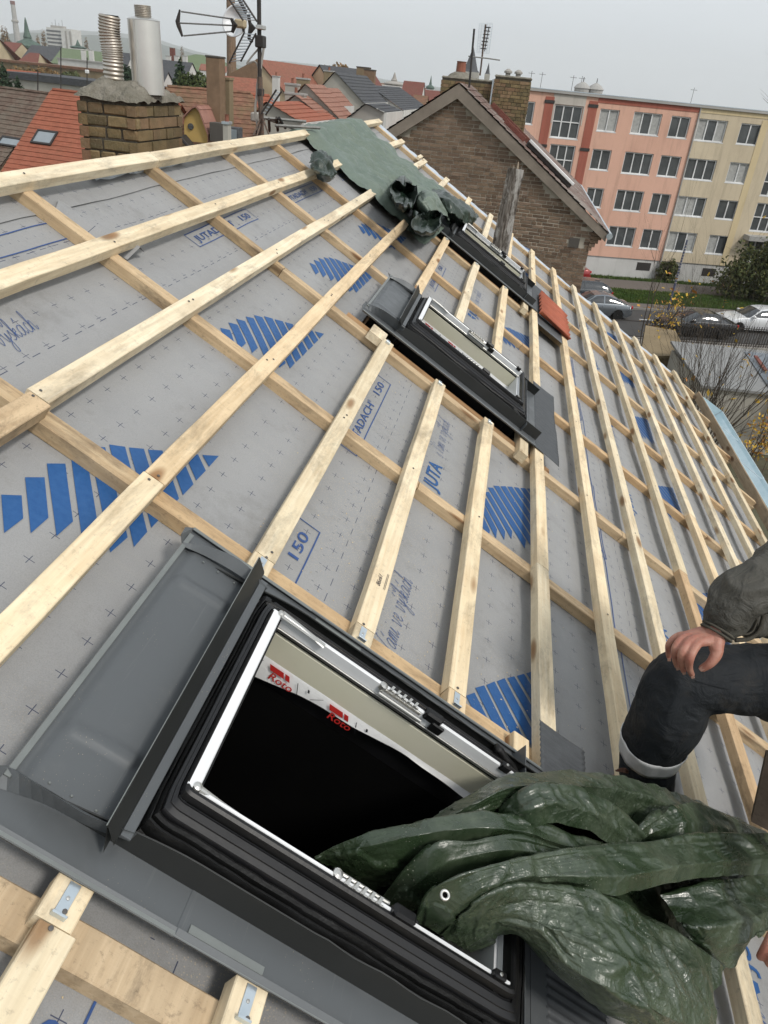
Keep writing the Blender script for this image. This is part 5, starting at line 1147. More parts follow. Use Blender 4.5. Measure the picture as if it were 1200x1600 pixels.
def car(label, paint, kind, pos, ang, grp='cars on the street'):
    """x along the car, nose at x=0"""
    D = PROF[kind]; L, W = D['L'], D['W']; t = thing('car', label, 'car', pos, grp); t.rotation_euler = (0, 0, ang); ORG[t.name] = np.zeros(3)
    xs = np.linspace(0, L, 34); bz = np.interp(xs, *zip(*D['body'])); G = []; wh = (.86, L-.92)
    for x, z in zip(xs, bz):
        w = W/2*(1-.20*max(0, 1-x/.5)**2-.14*max(0, 1-(L-x)/.45)**2)
        lo = .20 if .25 < x < L-.25 else .28
        for c in wh:
            if abs(x-c) < .36: lo = max(lo, (.36**2-(x-c)**2)**.5+.31)
        row = []
        for sy, q in ((1, 1), (-1, 1)):
            r_ = [(w*.93, lo), (w*.99, max(lo, .42)), (w, max(lo, .60)), (w*.985, max(lo+.02, z-.10)), (w*.93, z-.015), (w*.6, z+.015), (0, z+.025)]
            row.append([(x, sy*a, b) for a, b in r_])
        G.append(row[0]+row[1][::-1][1:])
    mb = MB(); I = mb.grid(G); mb.face(I[0]); mb.face(I[-1][::-1]); body = mb.build('body', MAT[paint], t, smooth=True, sharp=40)
    mb = MB(); mb.box((.3, -W/2*.85, .2), (L-.3, W/2*.85, .5)); mb.build('underbody', MAT['tyre'], body)
    rx = np.linspace(D['roof'][0][0], D['roof'][-1][0], 22); rz = np.interp(rx, *zip(*D['roof'])); bz2 = np.interp(rx, *zip(*D['body'])); G = []
    for x, z, b in zip(rx, rz, bz2):
        wb = W/2*.93; wt = wb-(z-b)*.42; G.append([(x, wb, b-.03), (x, wt+.01, z-.05), (x, wt-.10, z), (x, 0, z+.02), (x, -wt+.10, z), (x, -wt-.01, z-.05), (x, -wb, b-.03)])
    mb = MB(); I = mb.grid(G); mb.face(I[0]); mb.face(I[-1][::-1]); mb.build('cabin', MAT['carglass'], t, smooth=True, sharp=50)
    # roof skin and pillars in paint over the glass
    i0, i1 = [int(np.argmin(abs(rx-D['roof'][k][0]))) for k in (2, -3)]
    mb = MB(); G2 = [[(p[0], p[1]*1.0, p[2]+.008) for p in g_[1:6]] for g_ in G[i0:i1+1]]; mb.grid(G2)
    def pil(ia, ib):
        for s_ in (0, 1):
            k = (0, 1) if s_ == 0 else (6, 5); a = np.array(G[ia][k[0]]); b = np.array(G[ib][k[1]]); o_ = np.array([0, .012*(1 if s_ == 0 else -1), .01])
            mb.poly([a+o_, a+o_+[.09, 0, 0], b+o_+[.07, 0, 0], b+o_]); mb.poly([a+o_, b+o_, b+o_+[0, -.07*(1 if s_ == 0 else -1), .03], a+o_+[0, -.07*(1 if s_ == 0 else -1), .03]])
    pil(1, i0); m_ = int(np.argmin(abs(rx-L*.56))); pil(m_, m_); pil(20, i1); mb.build('roof_panel', MAT[paint], t, fix=False)
    mb = MB()
    for y in (1, -1):
        for x in (L*.36, L*.56, L*.74): mb.box((x, y*W/2*.992-.004, .42), (x+.012, y*W/2*.992+.004, .84))
    mb.build('door_seams', MAT['tyre'], t)
    for x in wh:
        for y in (1, -1):
            ax = ((1, 0, 0), (0, 0, 1), (0, y, 0)); mb = MB(); mb.lathe((x, y*(W/2-.24), .32), [(.20, 0), (.31, .0), (.325, .04), (.325, .19), (.30, .225), (.225, .225)], 22, ax); w_ = mb.build('wheel', MAT['tyre'], t, smooth=True, sharp=40)
            mb = MB(); mb.lathe((x, y*(W/2-.24), .32), [(.224, .19), (.224, .222), (.19, .205), (.05, .215), (.02, .225)], 22, ax)
            r1 = mb.build('rim', MAT['rim'], w_)
            mb = MB()
            for k in range(5):
                a = 2*math.pi*k/5+.3; c_ = (x+.125*math.cos(a), y*(W/2-.018), .32+.125*math.sin(a)); mb.lathe(c_, [(.045, 0), (.045, .004)], 8, ax)
            mb.build('rim_openings', MAT['tyre'], w_)
    for y in (1, -1):
        mb = MB(); mb.bbox((.015, y*W*.30, .60), (.20, y*W*.435, .74), .03); mb.build('headlight', MAT['lamp'], t)
        mb = MB(); mb.bbox((L-.14, y*W*.30, .74), (L-.005, y*W*.445, .90), .02); mb.build('tail_light', MAT['redlamp'], t)
        mb = MB(); mb.bbox((1.55, y*(W/2-.02), .96), (1.75, y*(W/2+.17), 1.09), .04); mb.build('wing_mirror', MAT[paint], t)
    mb = MB(); mb.bbox((-.012, -.5, .32), (.06, .5, .56), .02); mb.build('grille', MAT['tyre'], t)
    mb = MB(); mb.bbox((-.02, -.26, .42), (-.012, .26, .53), .003); mb.build('number_plate', MAT['frame_w'], t)
    return t
def sd_(x, y): p = dZ(x, y)-FA; return p@FE, p@FN
s, d = sd_(1126, 510); aw = math.atan2(FE[1], FE[0])
car('white estate car parked at the kerb, nose towards the black saloon', 'paint_white', 'wagon', gp(s-.4, d+.35), aw+.02)
s, d = sd_(1042, 520); car('black saloon with lit looking white headlamps on the road between two parked cars', 'paint_black', 'saloon', gp(s-.6, d-.1), aw)
s, d = sd_(995, 508); c_ = car('silver grey saloon with a red tail lamp showing behind bare twigs', 'paint_silver', 'saloon', gp(s-4.7, d-1.7), aw)
s, d = sd_(950, 478); car('dark grey estate car half hidden by the batten ends', 'paint_dark', 'wagon', gp(s-4.6, d-.9), aw)
s, d = sd_(913, 440); car('red car tail just visible past the brick house corner', 'paint_red', 'saloon', gp(s-4.4, d-.2), aw)
# ================================================================== garages and yard between street and roof
MAT['felt'] = groundmat('grey_roof_sheet', (.27, .27, .265), (.22, .22, .215), .5, .7, .3); MAT['corr'] = simple('corrugated_sheet', (.38, .41, .44), (.30, .33, .36), .45, .3, .5, 2, .1)
gt = thing('garage', 'low pale garage with grey sheet roof behind the bare shrub', 'garage', dZ(1120, 600))
gA = dZ(1047, 536, 2.75); gB = dZ(1240, 556, 2.75); gC = dZ(1240, 622, 2.5); gD = dZ(1095, 606, 2.5)
mb = MB(); mb.prism([gA, gB, gC, gD], (0, 0, .10)); mb.build('roof', MAT['felt'], gt)
mb = MB()
e_ = (gC-gD)*[1, 1, 0]; e_ /= np.linalg.norm(e_); n_ = np.array([e_[1], -e_[0], 0]); n_ = n_ if n_@(CW-gD) > 0 else -n_
ins = lambda p, k=.25: p*[1, 1, 0]
cc = (gA+gB+gC+gD)/4
pts = [(p-(p-cc)*.05)*[1, 1, 0] for p in (gA, gB, gC, gD)]
mb.prism(pts, (0, 0, 2.48)); mb.build('wall', MAT['w_plaster'], gt)
q0 = dZ(1163, 549, 2.86); q1 = dZ(1240, 556, 2.86); q2 = dZ(1240, 622, 2.66); q3 = dZ(1200, 603, 2.68); G = []
for i in range(71):
    t_ = i/70; a = q0+(q1-q0)*t_; b = q3+(q2-q3)*t_; k = .03*math.sin(i*math.pi/1.5); G.append([a+[0, 0, k], b+[0, 0, k]])
mb = MB(); mb.grid(G); mb.build('corrugated_roof', MAT['corr'], gt, fix=False)
mb = MB(); mb.bbox((0, 0, 0), (.22, 2.0, .06), .01, ax=((q3-q0)/np.linalg.norm(q3-q0), np.array([1, .1, 0]), UZ), o=dZ(1172, 560, 2.92)) if False else mb.bbox((0, 0, 0), (1.7, .16, .06), .01, ax=((q3-q0)/np.linalg.norm(q3-q0), (1, .1, 0), UZ), o=dZ(1177, 557, 2.93)); mb.build('red_strip', MAT['tile_deep'], gt)
mb = MB(); p_ = (dZ(1190, 665, 0.3)); mb.bbox((0, 0, -.3), (1.4, .10, 2.0), .01, o=p_+[0, -.1, 0], ax=(e_, -n_, UZ)); mb.build('door', MAT['tile_deep'], gt)
mb = MB(); mb.bbox((0, 0, 0), (.25, .04, .2), .01, o=dZ(1183, 622, 2.1)+n_*.1, ax=(e_, -n_, UZ)); mb.build('vent', MAT['dark'], gt)
hut = thing('yard_wall', 'brown boarded yard hut roof behind the batten ends', 'shed', dZ(1000, 535))
hA = dZ(1008, 512, 2.2); hB = dZ(1054, 520, 2.2); hC = dZ(1075, 560, 2.0); hD = dZ(1000, 560, 2.0); mb = MB(); mb.prism([hA, hB, hC, hD], (0, 0, .12)); mb.build('roof', MAT['w_stone'], hut)
cc = (hA+hB+hC+hD)/4; mb = MB(); mb.prism([(p-(p-cc)*.06)*[1, 1, 0] for p in (hA, hB, hC, hD)], (0, 0, 2.0)); mb.build('wall', MAT['w_stone'], hut)
# yard clutter: wire trellis
tr = thing('wire_trellis', 'low grid of wires with autumn leaves beside the gutter', 'trellis', dZ(1190, 730)); mb = MB(); p = dZ(1150, 745); e2 = np.array([1, .15, 0])
for k in range(9): mb.tube([p+e2*(.45*k), p+e2*(.45*k)+UZ*2.0], .012, 4)
for k in range(6): mb.tube([p+UZ*(.4*k), p+e2*3.8+UZ*(.4*k)], .010, 4)
mb.build('wires', MAT['rust'], tr); leafcloud(tr, 'leaves', [(p+e2*.6+UZ*1.8, (.8, .4, .7)), (p+e2*2+UZ*1.1, (.9, .5, .8))], 500, .06, MAT['leaf_yellow'], 9)
tv = thing('log_pile', 'dark planks stacked against the garage wall', 'planks', dZ(1130, 640))
p = dZ(1118, 650)
for k in range(5): mb = MB(); mb.bbox((0, -.1, .4+.09*k), (2.4-.1*k, .12, .47+.09*k), .01, o=p, ax=(e_, -n_, UZ)); mb.build('plank', MAT['rafter'], tv)
# bare shrubs and saplings
def shrub(label, base, n, h, lean, leafs, seed, spread=.25, leafpos=None, r=.035, dep=2, fork=3, dirn=(0, 0, 1)):
    t = thing('bare_shrub', label, 'shrub', base); mb = MB(); rn = random.Random(seed); ends = []
    for _ in range(n): limb(mb, np.array(base)+[rn.gauss(0, .15), rn.gauss(0, .15), 0], (rn.gauss(dirn[0], spread), rn.gauss(dirn[1], spread), 1), h*rn.uniform(.6, 1.0), r, dep, rn, .28, 6, ends, 0, fork)
    mb.build('branches', MAT['bark'], t)
    if leafs:
        r_ = np.random.default_rng(seed); E_ = np.array(ends); k = r_.choice(len(E_), leafs); P = E_[k]+r_.normal(0, .15, (leafs, 3))-np.array([0, 0, 1])*r_.uniform(.1, 1.4, (leafs, 1))
        if leafpos is not None: P = P[np.array([leafpos(p_) for p_ in P])] if leafpos else P
        a = r_.normal(size=P.shape)*.05; b = r_.normal(size=P.shape)*.04; V = np.stack([P-a, P+b, P+a, P-b], 1).reshape(-1, 3)-ORG[t.name]
        me = bpy.data.meshes.new('leaves'); me.from_pydata(V.tolist(), [], np.arange(4*len(P)).reshape(-1, 4).tolist()); me.materials.append(MAT['leaf_yellow']); o = bpy.data.objects.new('leaves', me); COL.objects.link(o); o.parent = t
b_ = np.array([8.0, 26.5, 0]); shrub('dense leafless shrub with many upright twigs before the garage roof', b_, 38, 5.6, 0, 40, 5, .15, r=.020)
b_ = dZ(1060, 590); shrub('bare sapling with orange leaves at its tips over the parked cars', b_, 4, 3.9, 0, 45, 6, .20, r=.035, fork=3)
b_ = dZ(1000, 560); shrub('thin leafless tree reaching up to the path by the pink block', b_, 3, 6.0, 0, 0, 7, .14, r=.035, dep=2, fork=3)
b_ = dZ(1165, 720); shrub('small yellow leaved shrub below the gutter', b_, 8, 2.4, 0, 420, 8, .35, r=.02)
b_ = dZ(1120, 690); shrub('orange tinted twiggy shrub between gutter and garage', b_, 9, 2.6, 0, 200, 9, .3, r=.02)
b_ = dZ(1030, 545); shrub('yellow leaved shrub behind the last batten ends', b_, 8, 2.6, 0, 300, 19, .3, r=.02)
# ================================================================== old town beyond the ridge (left half)
def zmatch(x, y, z): return dZ(x, y, z)
GH = 'old town houses beyond the ridge'
# twin terrace: lichened dark slope and bright orange slope in one plane
A = dY(-60, 147, 50); oB = dY(83, 141, 49.5); oC = dY(150, 148, 49)
A = np.array([A[0], A[1]+1.5, oB[2]])
h_or = house2('tiled_house', 'house with bright orange tiled roof and one dark framed skylight behind the brick chimney', oB, oB+(oC-oB)/np.linalg.norm((oC-oB)[:2])*9.0, 5.2, 4.4, 'tile_orange', 'w_cream', grp=GH)
skylight(h_or, 61, 204, 80, 229)
h_dk = house2('tiled_house', 'house with dark lichened tiles and a pale skylight next to the orange roof', A+[0, 0, -.25], oB+[-.15, 0, -.25], 5.2, 4.4, 'tile_dark', 'w_cream', grp=GH)
skylight(h_dk, 6, 214, 29, 233)
a = dY(-30, 137, 56); b = dY(84, 146, 55); house2('tiled_house', 'low red tiled roof band above the lichened slope', a, b, 3.5, 1.6, 'tile_red', 'w_cream', grp=GH, courses=False)
# long pale flat building with dark coping
def longbox(name, label, pts, depth, h, wall, top, cap=.25, cat_='building', z0=0):
    a, b = pts; b = np.array([b[0], b[1], a[2]]); e = b-a; L = np.linalg.norm(e); e /= L; n = np.array([e[1], -e[0], 0]); n = n if n@(CW-a) > 0 else -n
    t = thing(name, label, cat_, (a+b)/2*[1, 1, 0]); mb = MB(); mb.box((0, z0, -depth), (L, a[2], 0), (e, UZ, n), a*[1, 1, 0]); mb.build('wall', MAT[wall], t)
    mb = MB(); mb.box((-.2, a[2], -depth-.2), (L+.2, a[2]+cap, .25), (e, UZ, n), a*[1, 1, 0]); mb.build('coping' if cap < 1 else 'roof', MAT[top], t); return t, (e, n, a, L)
longbox('flat_building', 'long low pale building with dark flat roof edge', (dY(5, 121, 95), dY(290, 140, 90)), 8, 0, 'w_plaster', 'slate', .7)
house2('tiled_house', 'small terracotta roof on the long pale building', dY(2, 107, 108), dY(62, 113, 108), 3.0, 1.6, 'tile_orange', 'w_cream', grp=GH, courses=False)
longbox('bastion_wall', 'long ochre stone embankment wall with autumn scrub along its top', (dY(-20, 94, 190), dY(175, 104, 185)), 6, 0, 'w_stone', 'tile_brown', .5, 'wall')
mb = MB()
def tree(name, label, x, y, D, r, h, mat, n=2600, size=.25, seed=1, grp='trees among the roofs', conifer=False, bare=False, trunk_h=None):
    """x,y = pixel of the crown's top"""
    top = dY(x, y, D); base = np.array([top[0], top[1], max(0.0, top[2]-h*1.6)]); t = thing(name, label, 'tree', base, grp); rn = random.Random(seed); mb = MB()
    mb.tube([base, base+UZ*(top[2]-base[2])*.5, top-UZ*h*.1], [.28*h/6, .18*h/6, .03], 6)
    if bare:
        for k in range(14): limb(mb, base+UZ*(top[2]-base[2])*rn.uniform(.35, .8), (rn.gauss(0, .5), rn.gauss(0, .5), 1), h*.45, .06*h/6, 2, rn, .4, 5, None, 0, 3)
    mb.build('trunk', MAT['bark'], t)
    if bare: return t
    if conifer: bl = [(top-UZ*h*f, (r*f*.95+.12, r*f*.95+.12, h*.13)) for f in np.linspace(.06, 1, 9)]
    else: bl = [(top-UZ*h*.5+np.array([rn.gauss(0, r*.38), rn.gauss(0, r*.38), rn.gauss(0, h*.16)]), (r*.55, r*.55, h*.28)) for _ in range(8)]
    leafcloud(t, 'crown', bl, n, size, MAT[mat], seed); return t
tree('autumn_bush', 'rust coloured bush on the ochre embankment', 52, 97, 182, 4.2, 4.5, 'leaf_brown', 2000, .35, 3)
tree('pale_scrub', 'olive scrub patch on the embankment behind the corrugated flue', 118, 112, 178, 2.2, 2.0, 'leaf_autumn', 700, .3, 33)
tree('small_conifer', 'small dark conifer pair in front of the pale low building', 27, 122, 84, .8, 2.2, 'leaf_conifer', 900, .14, 4, conifer=True)
tree('small_conifer', 'dark evergreen bush at the picture edge beside the pale building', 3, 101, 88, 1.7, 4.0, 'leaf_conifer', 2000, .18, 5, conifer=True)
tree('green_conifer', 'dark green conifer beyond the steel flue', 281, 96, 80, 1.7, 4.3, 'leaf_conifer', 3500, .16, 6, conifer=True)
tree('green_tree', 'bushy green tree just beside the dark conifer', 300, 108, 76, 1.5, 2.6, 'leaf_green', 2500, .14, 7)
tree('green_tree', 'low green bush at the foot of the brown square stack', 322, 128, 74, 1.2, 1.4, 'leaf_green', 1200, .12, 8)
tree('dark_bush', 'dark bush between the two flue pipes', 200, 101, 120, 1.5, 2.6, 'leaf_conifer', 1000, .2, 9)
# lamp poles
for x, y0_, y1_, D, lb in ((95, 74, 131, 70, 'thin dark lamp pole in front of the slate roof'), (136, 90, 127, 75, 'short lamp pole with white fittings before the embankment'), (59, 110, 138, 60, 'thin pole above the pale low building')):
    q = dY(x, y1_+14, D); t = thing('lamp_pole', lb, 'pole', q, 'poles among the roofs'); mb = MB(); mb.tube([q, dY(x, y0_, D)], .05, 5); mb.build('shaft', MAT['dark'], t)
    if x == 136: mb = MB(); mb.bbox(dY(x, 112, D)+[-.15, -.15, -.15], dY(x, 112, D)+[.15, .15, .15], .04); mb.build('lamp_head', MAT['frame_w'], t)
# far roofs at the left edge
house2('tiled_house', 'big dark red roof at the picture edge under the tall stack', dY(-40, 52, 260), dY(6, 56, 260), 9, 6.5, 'tile_deep', 'w_cream', grp=GH, courses=False, hip=3)
house2('tiled_house', 'smaller red roof below the green onion dome', dY(8, 65, 300), dY(34, 68, 300), 8, 4.5, 'tile_deep', 'w_cream', grp=GH, courses=False)
house2('tiled_house', 'brown hipped roof on the embankment with an orange dormer', dY(36, 81, 215), dY(72, 84, 215), 5, 3.0, 'tile_deep', 'w_cream', grp=GH, courses=False, hip=2)
house2('long_hall', 'long grey slate hall roof in front of the white high rise', dY(50, 70, 300), dY(99, 76, 300), 7, 4.2, 'slate', 'w_white', grp=GH, courses=False, cat_='hall')
house2('long_hall', 'long pale green copper roof with white walls beneath', dY(97, 75, 280), dY(168, 81, 280), 8, 4.6, 'copper', 'w_white', grp=GH, courses=False, cat_='hall')
for x, lb in ((129, 'white chimney on the green copper roof, first of two'), (141, 'white chimney on the green copper roof, nearer the corrugated flue')):
    small_stack(x, 79, 272, 1.4, 2.0, lb, 'w_white', 'w_concrete', 0, 1.0)
longbox('white_house', 'white wall strip under the green copper roof', (dY(90, 92, 262), dY(165, 101, 258)), 6, 0, 'w_white', 'w_concrete', .4)
# high rise
def tower_block():
    a = dY(72, 42, 900); b = dY(97, 42.5, 900); c = dY(118, 45, 905); t = thing('high_rise', 'white banded high rise block on the horizon beside the spire', 'tower block', a*[1, 1, 0])
    w = b[0]-a[0]; mb = MB(); mb.box((a[0], a[1], 0), (b[0], a[1]+18, a[2])); mb.build('wall', MAT['w_white'], t)
    for k in range(8): z = a[2]-4-k*3.6; mb = MB(); mb.box((a[0]-.1, a[1]-.3, z), (b[0]-2, a[1]-.02, z+1.7)); mb.build('window_band', MAT['glass'], t)
    mb = MB(); mb.box((b[0]+.1, a[1]-4, 0), (c[0], a[1]+16, c[2]-1)); mb.build('wing', MAT['w_white'], t)
    for k in range(2): x = b[0]+5+k*5; mb = MB(); mb.box((x, a[1]-4.4, 8), (x+1.8, a[1]-4.02, c[2]-3)); mb.build('window_strip', MAT['w_grey'], t)
    mb = MB(); mb.box((a[0]+3, a[1]+4, a[2]), (b[0]-2, a[1]+12, a[2]+2.2)); mb.build('plant_room', MAT['w_grey'], t)
    for k in range(4): mb = MB(); mb.tube([(a[0]+4+k*4, a[1]+6, a[2]+2), (a[0]+4+k*4, a[1]+6, a[2]+5+k % 2*3)], .18, 4); mb.build('mast', MAT['dark'], t)
tower_block()
t = thing('factory_stack', 'tall tapering grey concrete stack with a platform at the horizon', 'chimney', dY(27, 60, 1200)*[1, 1, 0]); b0 = dY(27, 62, 1200); t0 = dY(19, 2, 1200)
mb = MB(); H0 = t0[2]; cx, cy = b0[0]*.5+t0[0]*.5, 1200
cx = dY(23.2, 31, 1200)[0]; mb.lathe((cx, cy, 0), [(4.6, 0), (4.1, H0*.5), (3.3, H0*.72), (2.9, H0)], 14); mb.build('shaft', MAT['w_concrete'], t)
mb = MB(); mb.lathe((cx, cy, H0*.62), [(4.6, 0), (4.9, 1), (4.9, 2.4), (4.2, 3)], 14); mb.build('platform', MAT['w_grey'], t)
mb = MB(); mb.lathe((cx, cy, H0-4), [(3.3, 0), (3.3, 4.4)], 14); mb.build('rim', MAT['tile_deep'], t)
# onion dome with spire
def spire(name, label, x, ytip, ybase, D, r, mat, dome=True, cat_='church tower', body='w_plaster', bw=None):
    tp = dY(x, ytip, D); bs = dY(x, ybase, D); H = tp[2]-bs[2]; c = (tp[0], D, bs[2]); t = thing(name, label, cat_, (tp[0], D, 0)); mb = MB()
    if dome: mb.lathe(c, [(r*.8, 0), (r*1.05, H*.07), (r*1.1, H*.14), (r*.85, H*.24), (r*.4, H*.32), (r*.30, H*.36), (r*.34, H*.40), (r*.22, H*.55), (r*.08, H*.9), (r*.02, H)], 12)
    else: mb.lathe(c, [(r, 0), (r*.75, H*.1), (r*.03, H)], 8)
    mb.build('spire', MAT[mat], t); mb = MB(); w = bw or r*.95; mb.box((c[0]-w, D-w, 0), (c[0]+w, D+w, c[2])); mb.build('tower', MAT[body], t); return t
MAT['verdigris'] = simple('verdigris_copper', (.10, .15, .12), (.06, .09, .075), .7, .1, .3, .4, .1)
spire('onion_dome_church', 'green onion domed church tower with needle spire near the high rise', 39, 27, 78, 420, 6.2, 'verdigris')
spire('small_dome', 'small green dome behind the green copper roof', 121, 62, 76, 400, 3.6, 'verdigris', body='w_white', cat_='dome')
# houses between the two flues and beyond
house2('grey_house', 'grey roofed house seen between the two flue pipes', dY(190, 82, 190), dY(206, 84, 190), 5, 4.5, 'slate', 'w_white', grp=GH, courses=False)
house2('grey_house', 'slate roofed house with white chimneys beyond the steel flue', dY(250, 93, 170), dY(300, 98, 170), 6, 4.5, 'slate', 'w_white', grp=GH, courses=False)
for x, lb in ((262, 'white chimney over the slate roof beside the steel flue'), (275, 'middle white chimney over the slate roof'), (288, 'white chimney at the slate roof end by the conifer')): small_stack(x, 88, 176, .9, 1.6, lb, 'w_white', 'w_concrete', 0, .8)
small_stack(268, 75, 178, .9, 3.2, 'slim dark red brick stack over the slate roof', 'tile_deep', 'w_concrete', 0, .9)
house2('white_house', 'white gabled house peeping out behind the steel flue', dY(240, 110, 130), dY(262, 113, 130), 4, 3, 'slate', 'w_white', grp=GH, courses=False)
# square brown stack and the tall factory chimney
t = stack('tall_stack', 'plain square brown plastered stack rising above the mossy roof', *(lambda p: (p[0]-.42, p[0]+.42, 42.0, 42.9, 7.0, p[2]))(dY(332, 90, 42)), mat='w_stone', cap=.08, named=0) if False else None
p = dY(332, 90, 46); t = thing('square_stack', 'plain square brown stack rising above the mossy roof', 'chimney', (p[0], 46, 6.5)); mb = MB(); mb.bbox((p[0]-.40, 46, 6.5), (p[0]+.40, 46.9, p[2]), .03)
MAT['brown_render'] = simple('brown_stack_render', (.23, .155, .10), (.17, .115, .075), .9, 0, .1, 2, .3); mb.build('shaft', MAT['brown_render'], t)
mb = MB(); mb.bbox((p[0]-.43, 45.97, p[2]), (p[0]+.43, 46.93, p[2]+.1), .02); mb.build('cap', MAT['w_dark'], t)
p = dY(361, 40, 240); t = thing('brick_factory_chimney', 'tall round brown brick factory chimney behind the aerials', 'chimney', (p[0], 240, 0)); mb = MB(); mb.lathe((p[0], 240, 0), [(1.5, 0), (1.1, 34), (1.25, 34.3)], 14); mb.build('shaft', MAT['brown_render'], t)
# mossy brown roof with yellow dormer
a = dY(262, 136, 50); b = dY(362, 143, 50)
h_m = house2('tiled_house', 'large mossy brown tiled roof with a curved yellow dormer', a, np.array([b[0], b[1]+3.5, a[2]]), 6.0, 5.0, 'tile_brown', 'w_cream', grp=GH)
# hipped right end of that roof, and the bright orange strip beyond it
a2 = dY(362, 144, 53); house2('tiled_house', 'orange tiled roof strip beside the aerial mast', a2+[.3, 1.0, -.1], np.array([dY(420, 150, 56)[0], 56, a2[2]]), 6.0, 5.2, 'tile_orange', 'w_cream', grp=GH)
s_, f_ = slope_hit(h_m, 287, 222); p, e, d, u_ = on_slope(h_m, s_, f_, 0); s2, _f = slope_hit(h_m, 327, 222)
tD = thing('yellow_dormer', 'curved yellow dormer with a round window on the mossy roof', 'dormer', p); w = 1.5; ex = np.array([1, .05, 0]); ex /= np.linalg.norm(ex); fn = np.array([.05, -1, 0])
pc = dD(308, 222, 42.0); sc = 42/F_PX
prof_ = [(-20, 0), (-20, 22), (-19, 30), (-4, 44), (2, 46), (7, 41), (14, 24), (20, 10), (19, 0)]
mb = MB(); mb.prism([pc+ex*x*sc+UZ*(z*sc*1.05) for x, z in prof_], (0, 4.0, 0)); mb.build('front_wall', MAT['w_yellow'], tD)
MAT['pinkroof'] = simple('dull_pink_sheet', (.33, .17, .13), (.26, .13, .10), .7, 0, .3, 2, .1)
mb = MB()
for (x0, z0), (x1, z1) in zip(prof_[1:-1], prof_[2:]): mb.prism([pc+ex*x0*sc+UZ*z0*sc*1.05+UZ*.02, pc+ex*x1*sc+UZ*z1*sc*1.05+UZ*.02, pc+ex*(x1+1.2)*sc+UZ*(z1*1.05+3.4)*sc, pc+ex*(x0+1.2)*sc+UZ*(z0*1.05+3.4)*sc], (0, 4.3, 0)) if False else mb.prism([pc-[0, .25, 0]+ex*x0*sc+UZ*z0*sc*1.05, pc-[0, .25, 0]+ex*x1*sc+UZ*z1*sc*1.05, pc-[0, .25, 0]+ex*(x1+1.6)*sc+UZ*(z1*1.05+3)*sc, pc-[0, .25, 0]+ex*(x0+.5)*sc+UZ*(z0*1.05+3)*sc], (0, 4.3, 0))
mb.build('curved_roof', MAT['pinkroof'], tD)
cw = pc+ex*(-9)*sc+UZ*21*sc-[0, .03, 0]; mb = MB(); mb.lathe(cw, [(4.6*sc*1.0, -.02), (4.6*sc, .03), (3.9*sc, .04)], 16, (ex, UZ, (0, -1, 0))); fr_ = mb.build('round_window', MAT['w_dark'], tD)
mb = MB(); mb.lathe(cw-[0, .045, 0], [(3.8*sc, 0), (3.8*sc, .01)], 16, (ex, UZ, (0, -1, 0))); mb.build('pane', MAT['glass'], fr_)
for k in range(2): mb = MB(); mb.tube([cw-[0, .07, 0]-(ex if k else UZ)*3.9*sc, cw-[0, .07, 0]+(ex if k else UZ)*3.9*sc], .012, 4); mb.build('glazing_bar', MAT['w_dark'], fr_)
mb = MB(); mb.bbox((0, 0, 0), (1.3, .9, .16), .02, ax=(np.array([.72, 0, -.70]), (0, 1, 0), np.array([.70, 0, .72])), o=pc+ex*(-17)*sc+UZ*7*sc-[0, 1.2, 0]); mb.build('small_porch_roof', MAT['dark'], tD)
t = small_stack(352, 194, 41, .26, .8, 'stainless cowled flue by the dark recess in the mossy roof', 'w_plaster', 'galv', 1, .5)
t = thing('skylight_recess', 'dark recess with a pale window in the mossy roof', 'window', dD(350, 222, 42)); q = dD(340, 222, 41.5); mb = MB(); mb.bbox(q+[-.45, 0, 0], q+[.30, .8, .95], .02); mb.build('cheek', MAT['w_dark'], t)
q = dD(357, 222, 41.5); mb = MB(); mb.bbox(q+[-.2, .0, 0], q+[.55, .8, .75], .02); c_ = mb.build('frame', MAT['slate'], t); mb = MB(); mb.bbox(q+[-.05, -.03, .1], q+[.48, 0.02, .65], .01); mb.build('pane', MAT['glass_sky'], c_)
small_stack(348, 124, 47, .75, 1.8, 'weathered squat chimney where the mossy roof meets the orange strip', 'w_stone', 'w_stone', 0, .7)
# big red roof across the middle
a = dY(402, 92, 100); b = dY(604, 134, 132); zz = a[2]
R1 = house2('tiled_house', 'very large red brown roof stretching across the middle distance', a, np.array([dY(545, 108, 140)[0], 140, zz]), 10, 9.0, 'tile_red', 'w_cream', grp=GH, courses=False)
house2('tiled_house', 'brown gabled roof running down towards the factory chimney', dY(345, 118, 96), dY(400, 93, 98)*[1, 1, 0]+[0, 0, dY(345, 118, 96)[2]], 7, 4.5, 'tile_red', 'tile_red', grp=GH, courses=False)
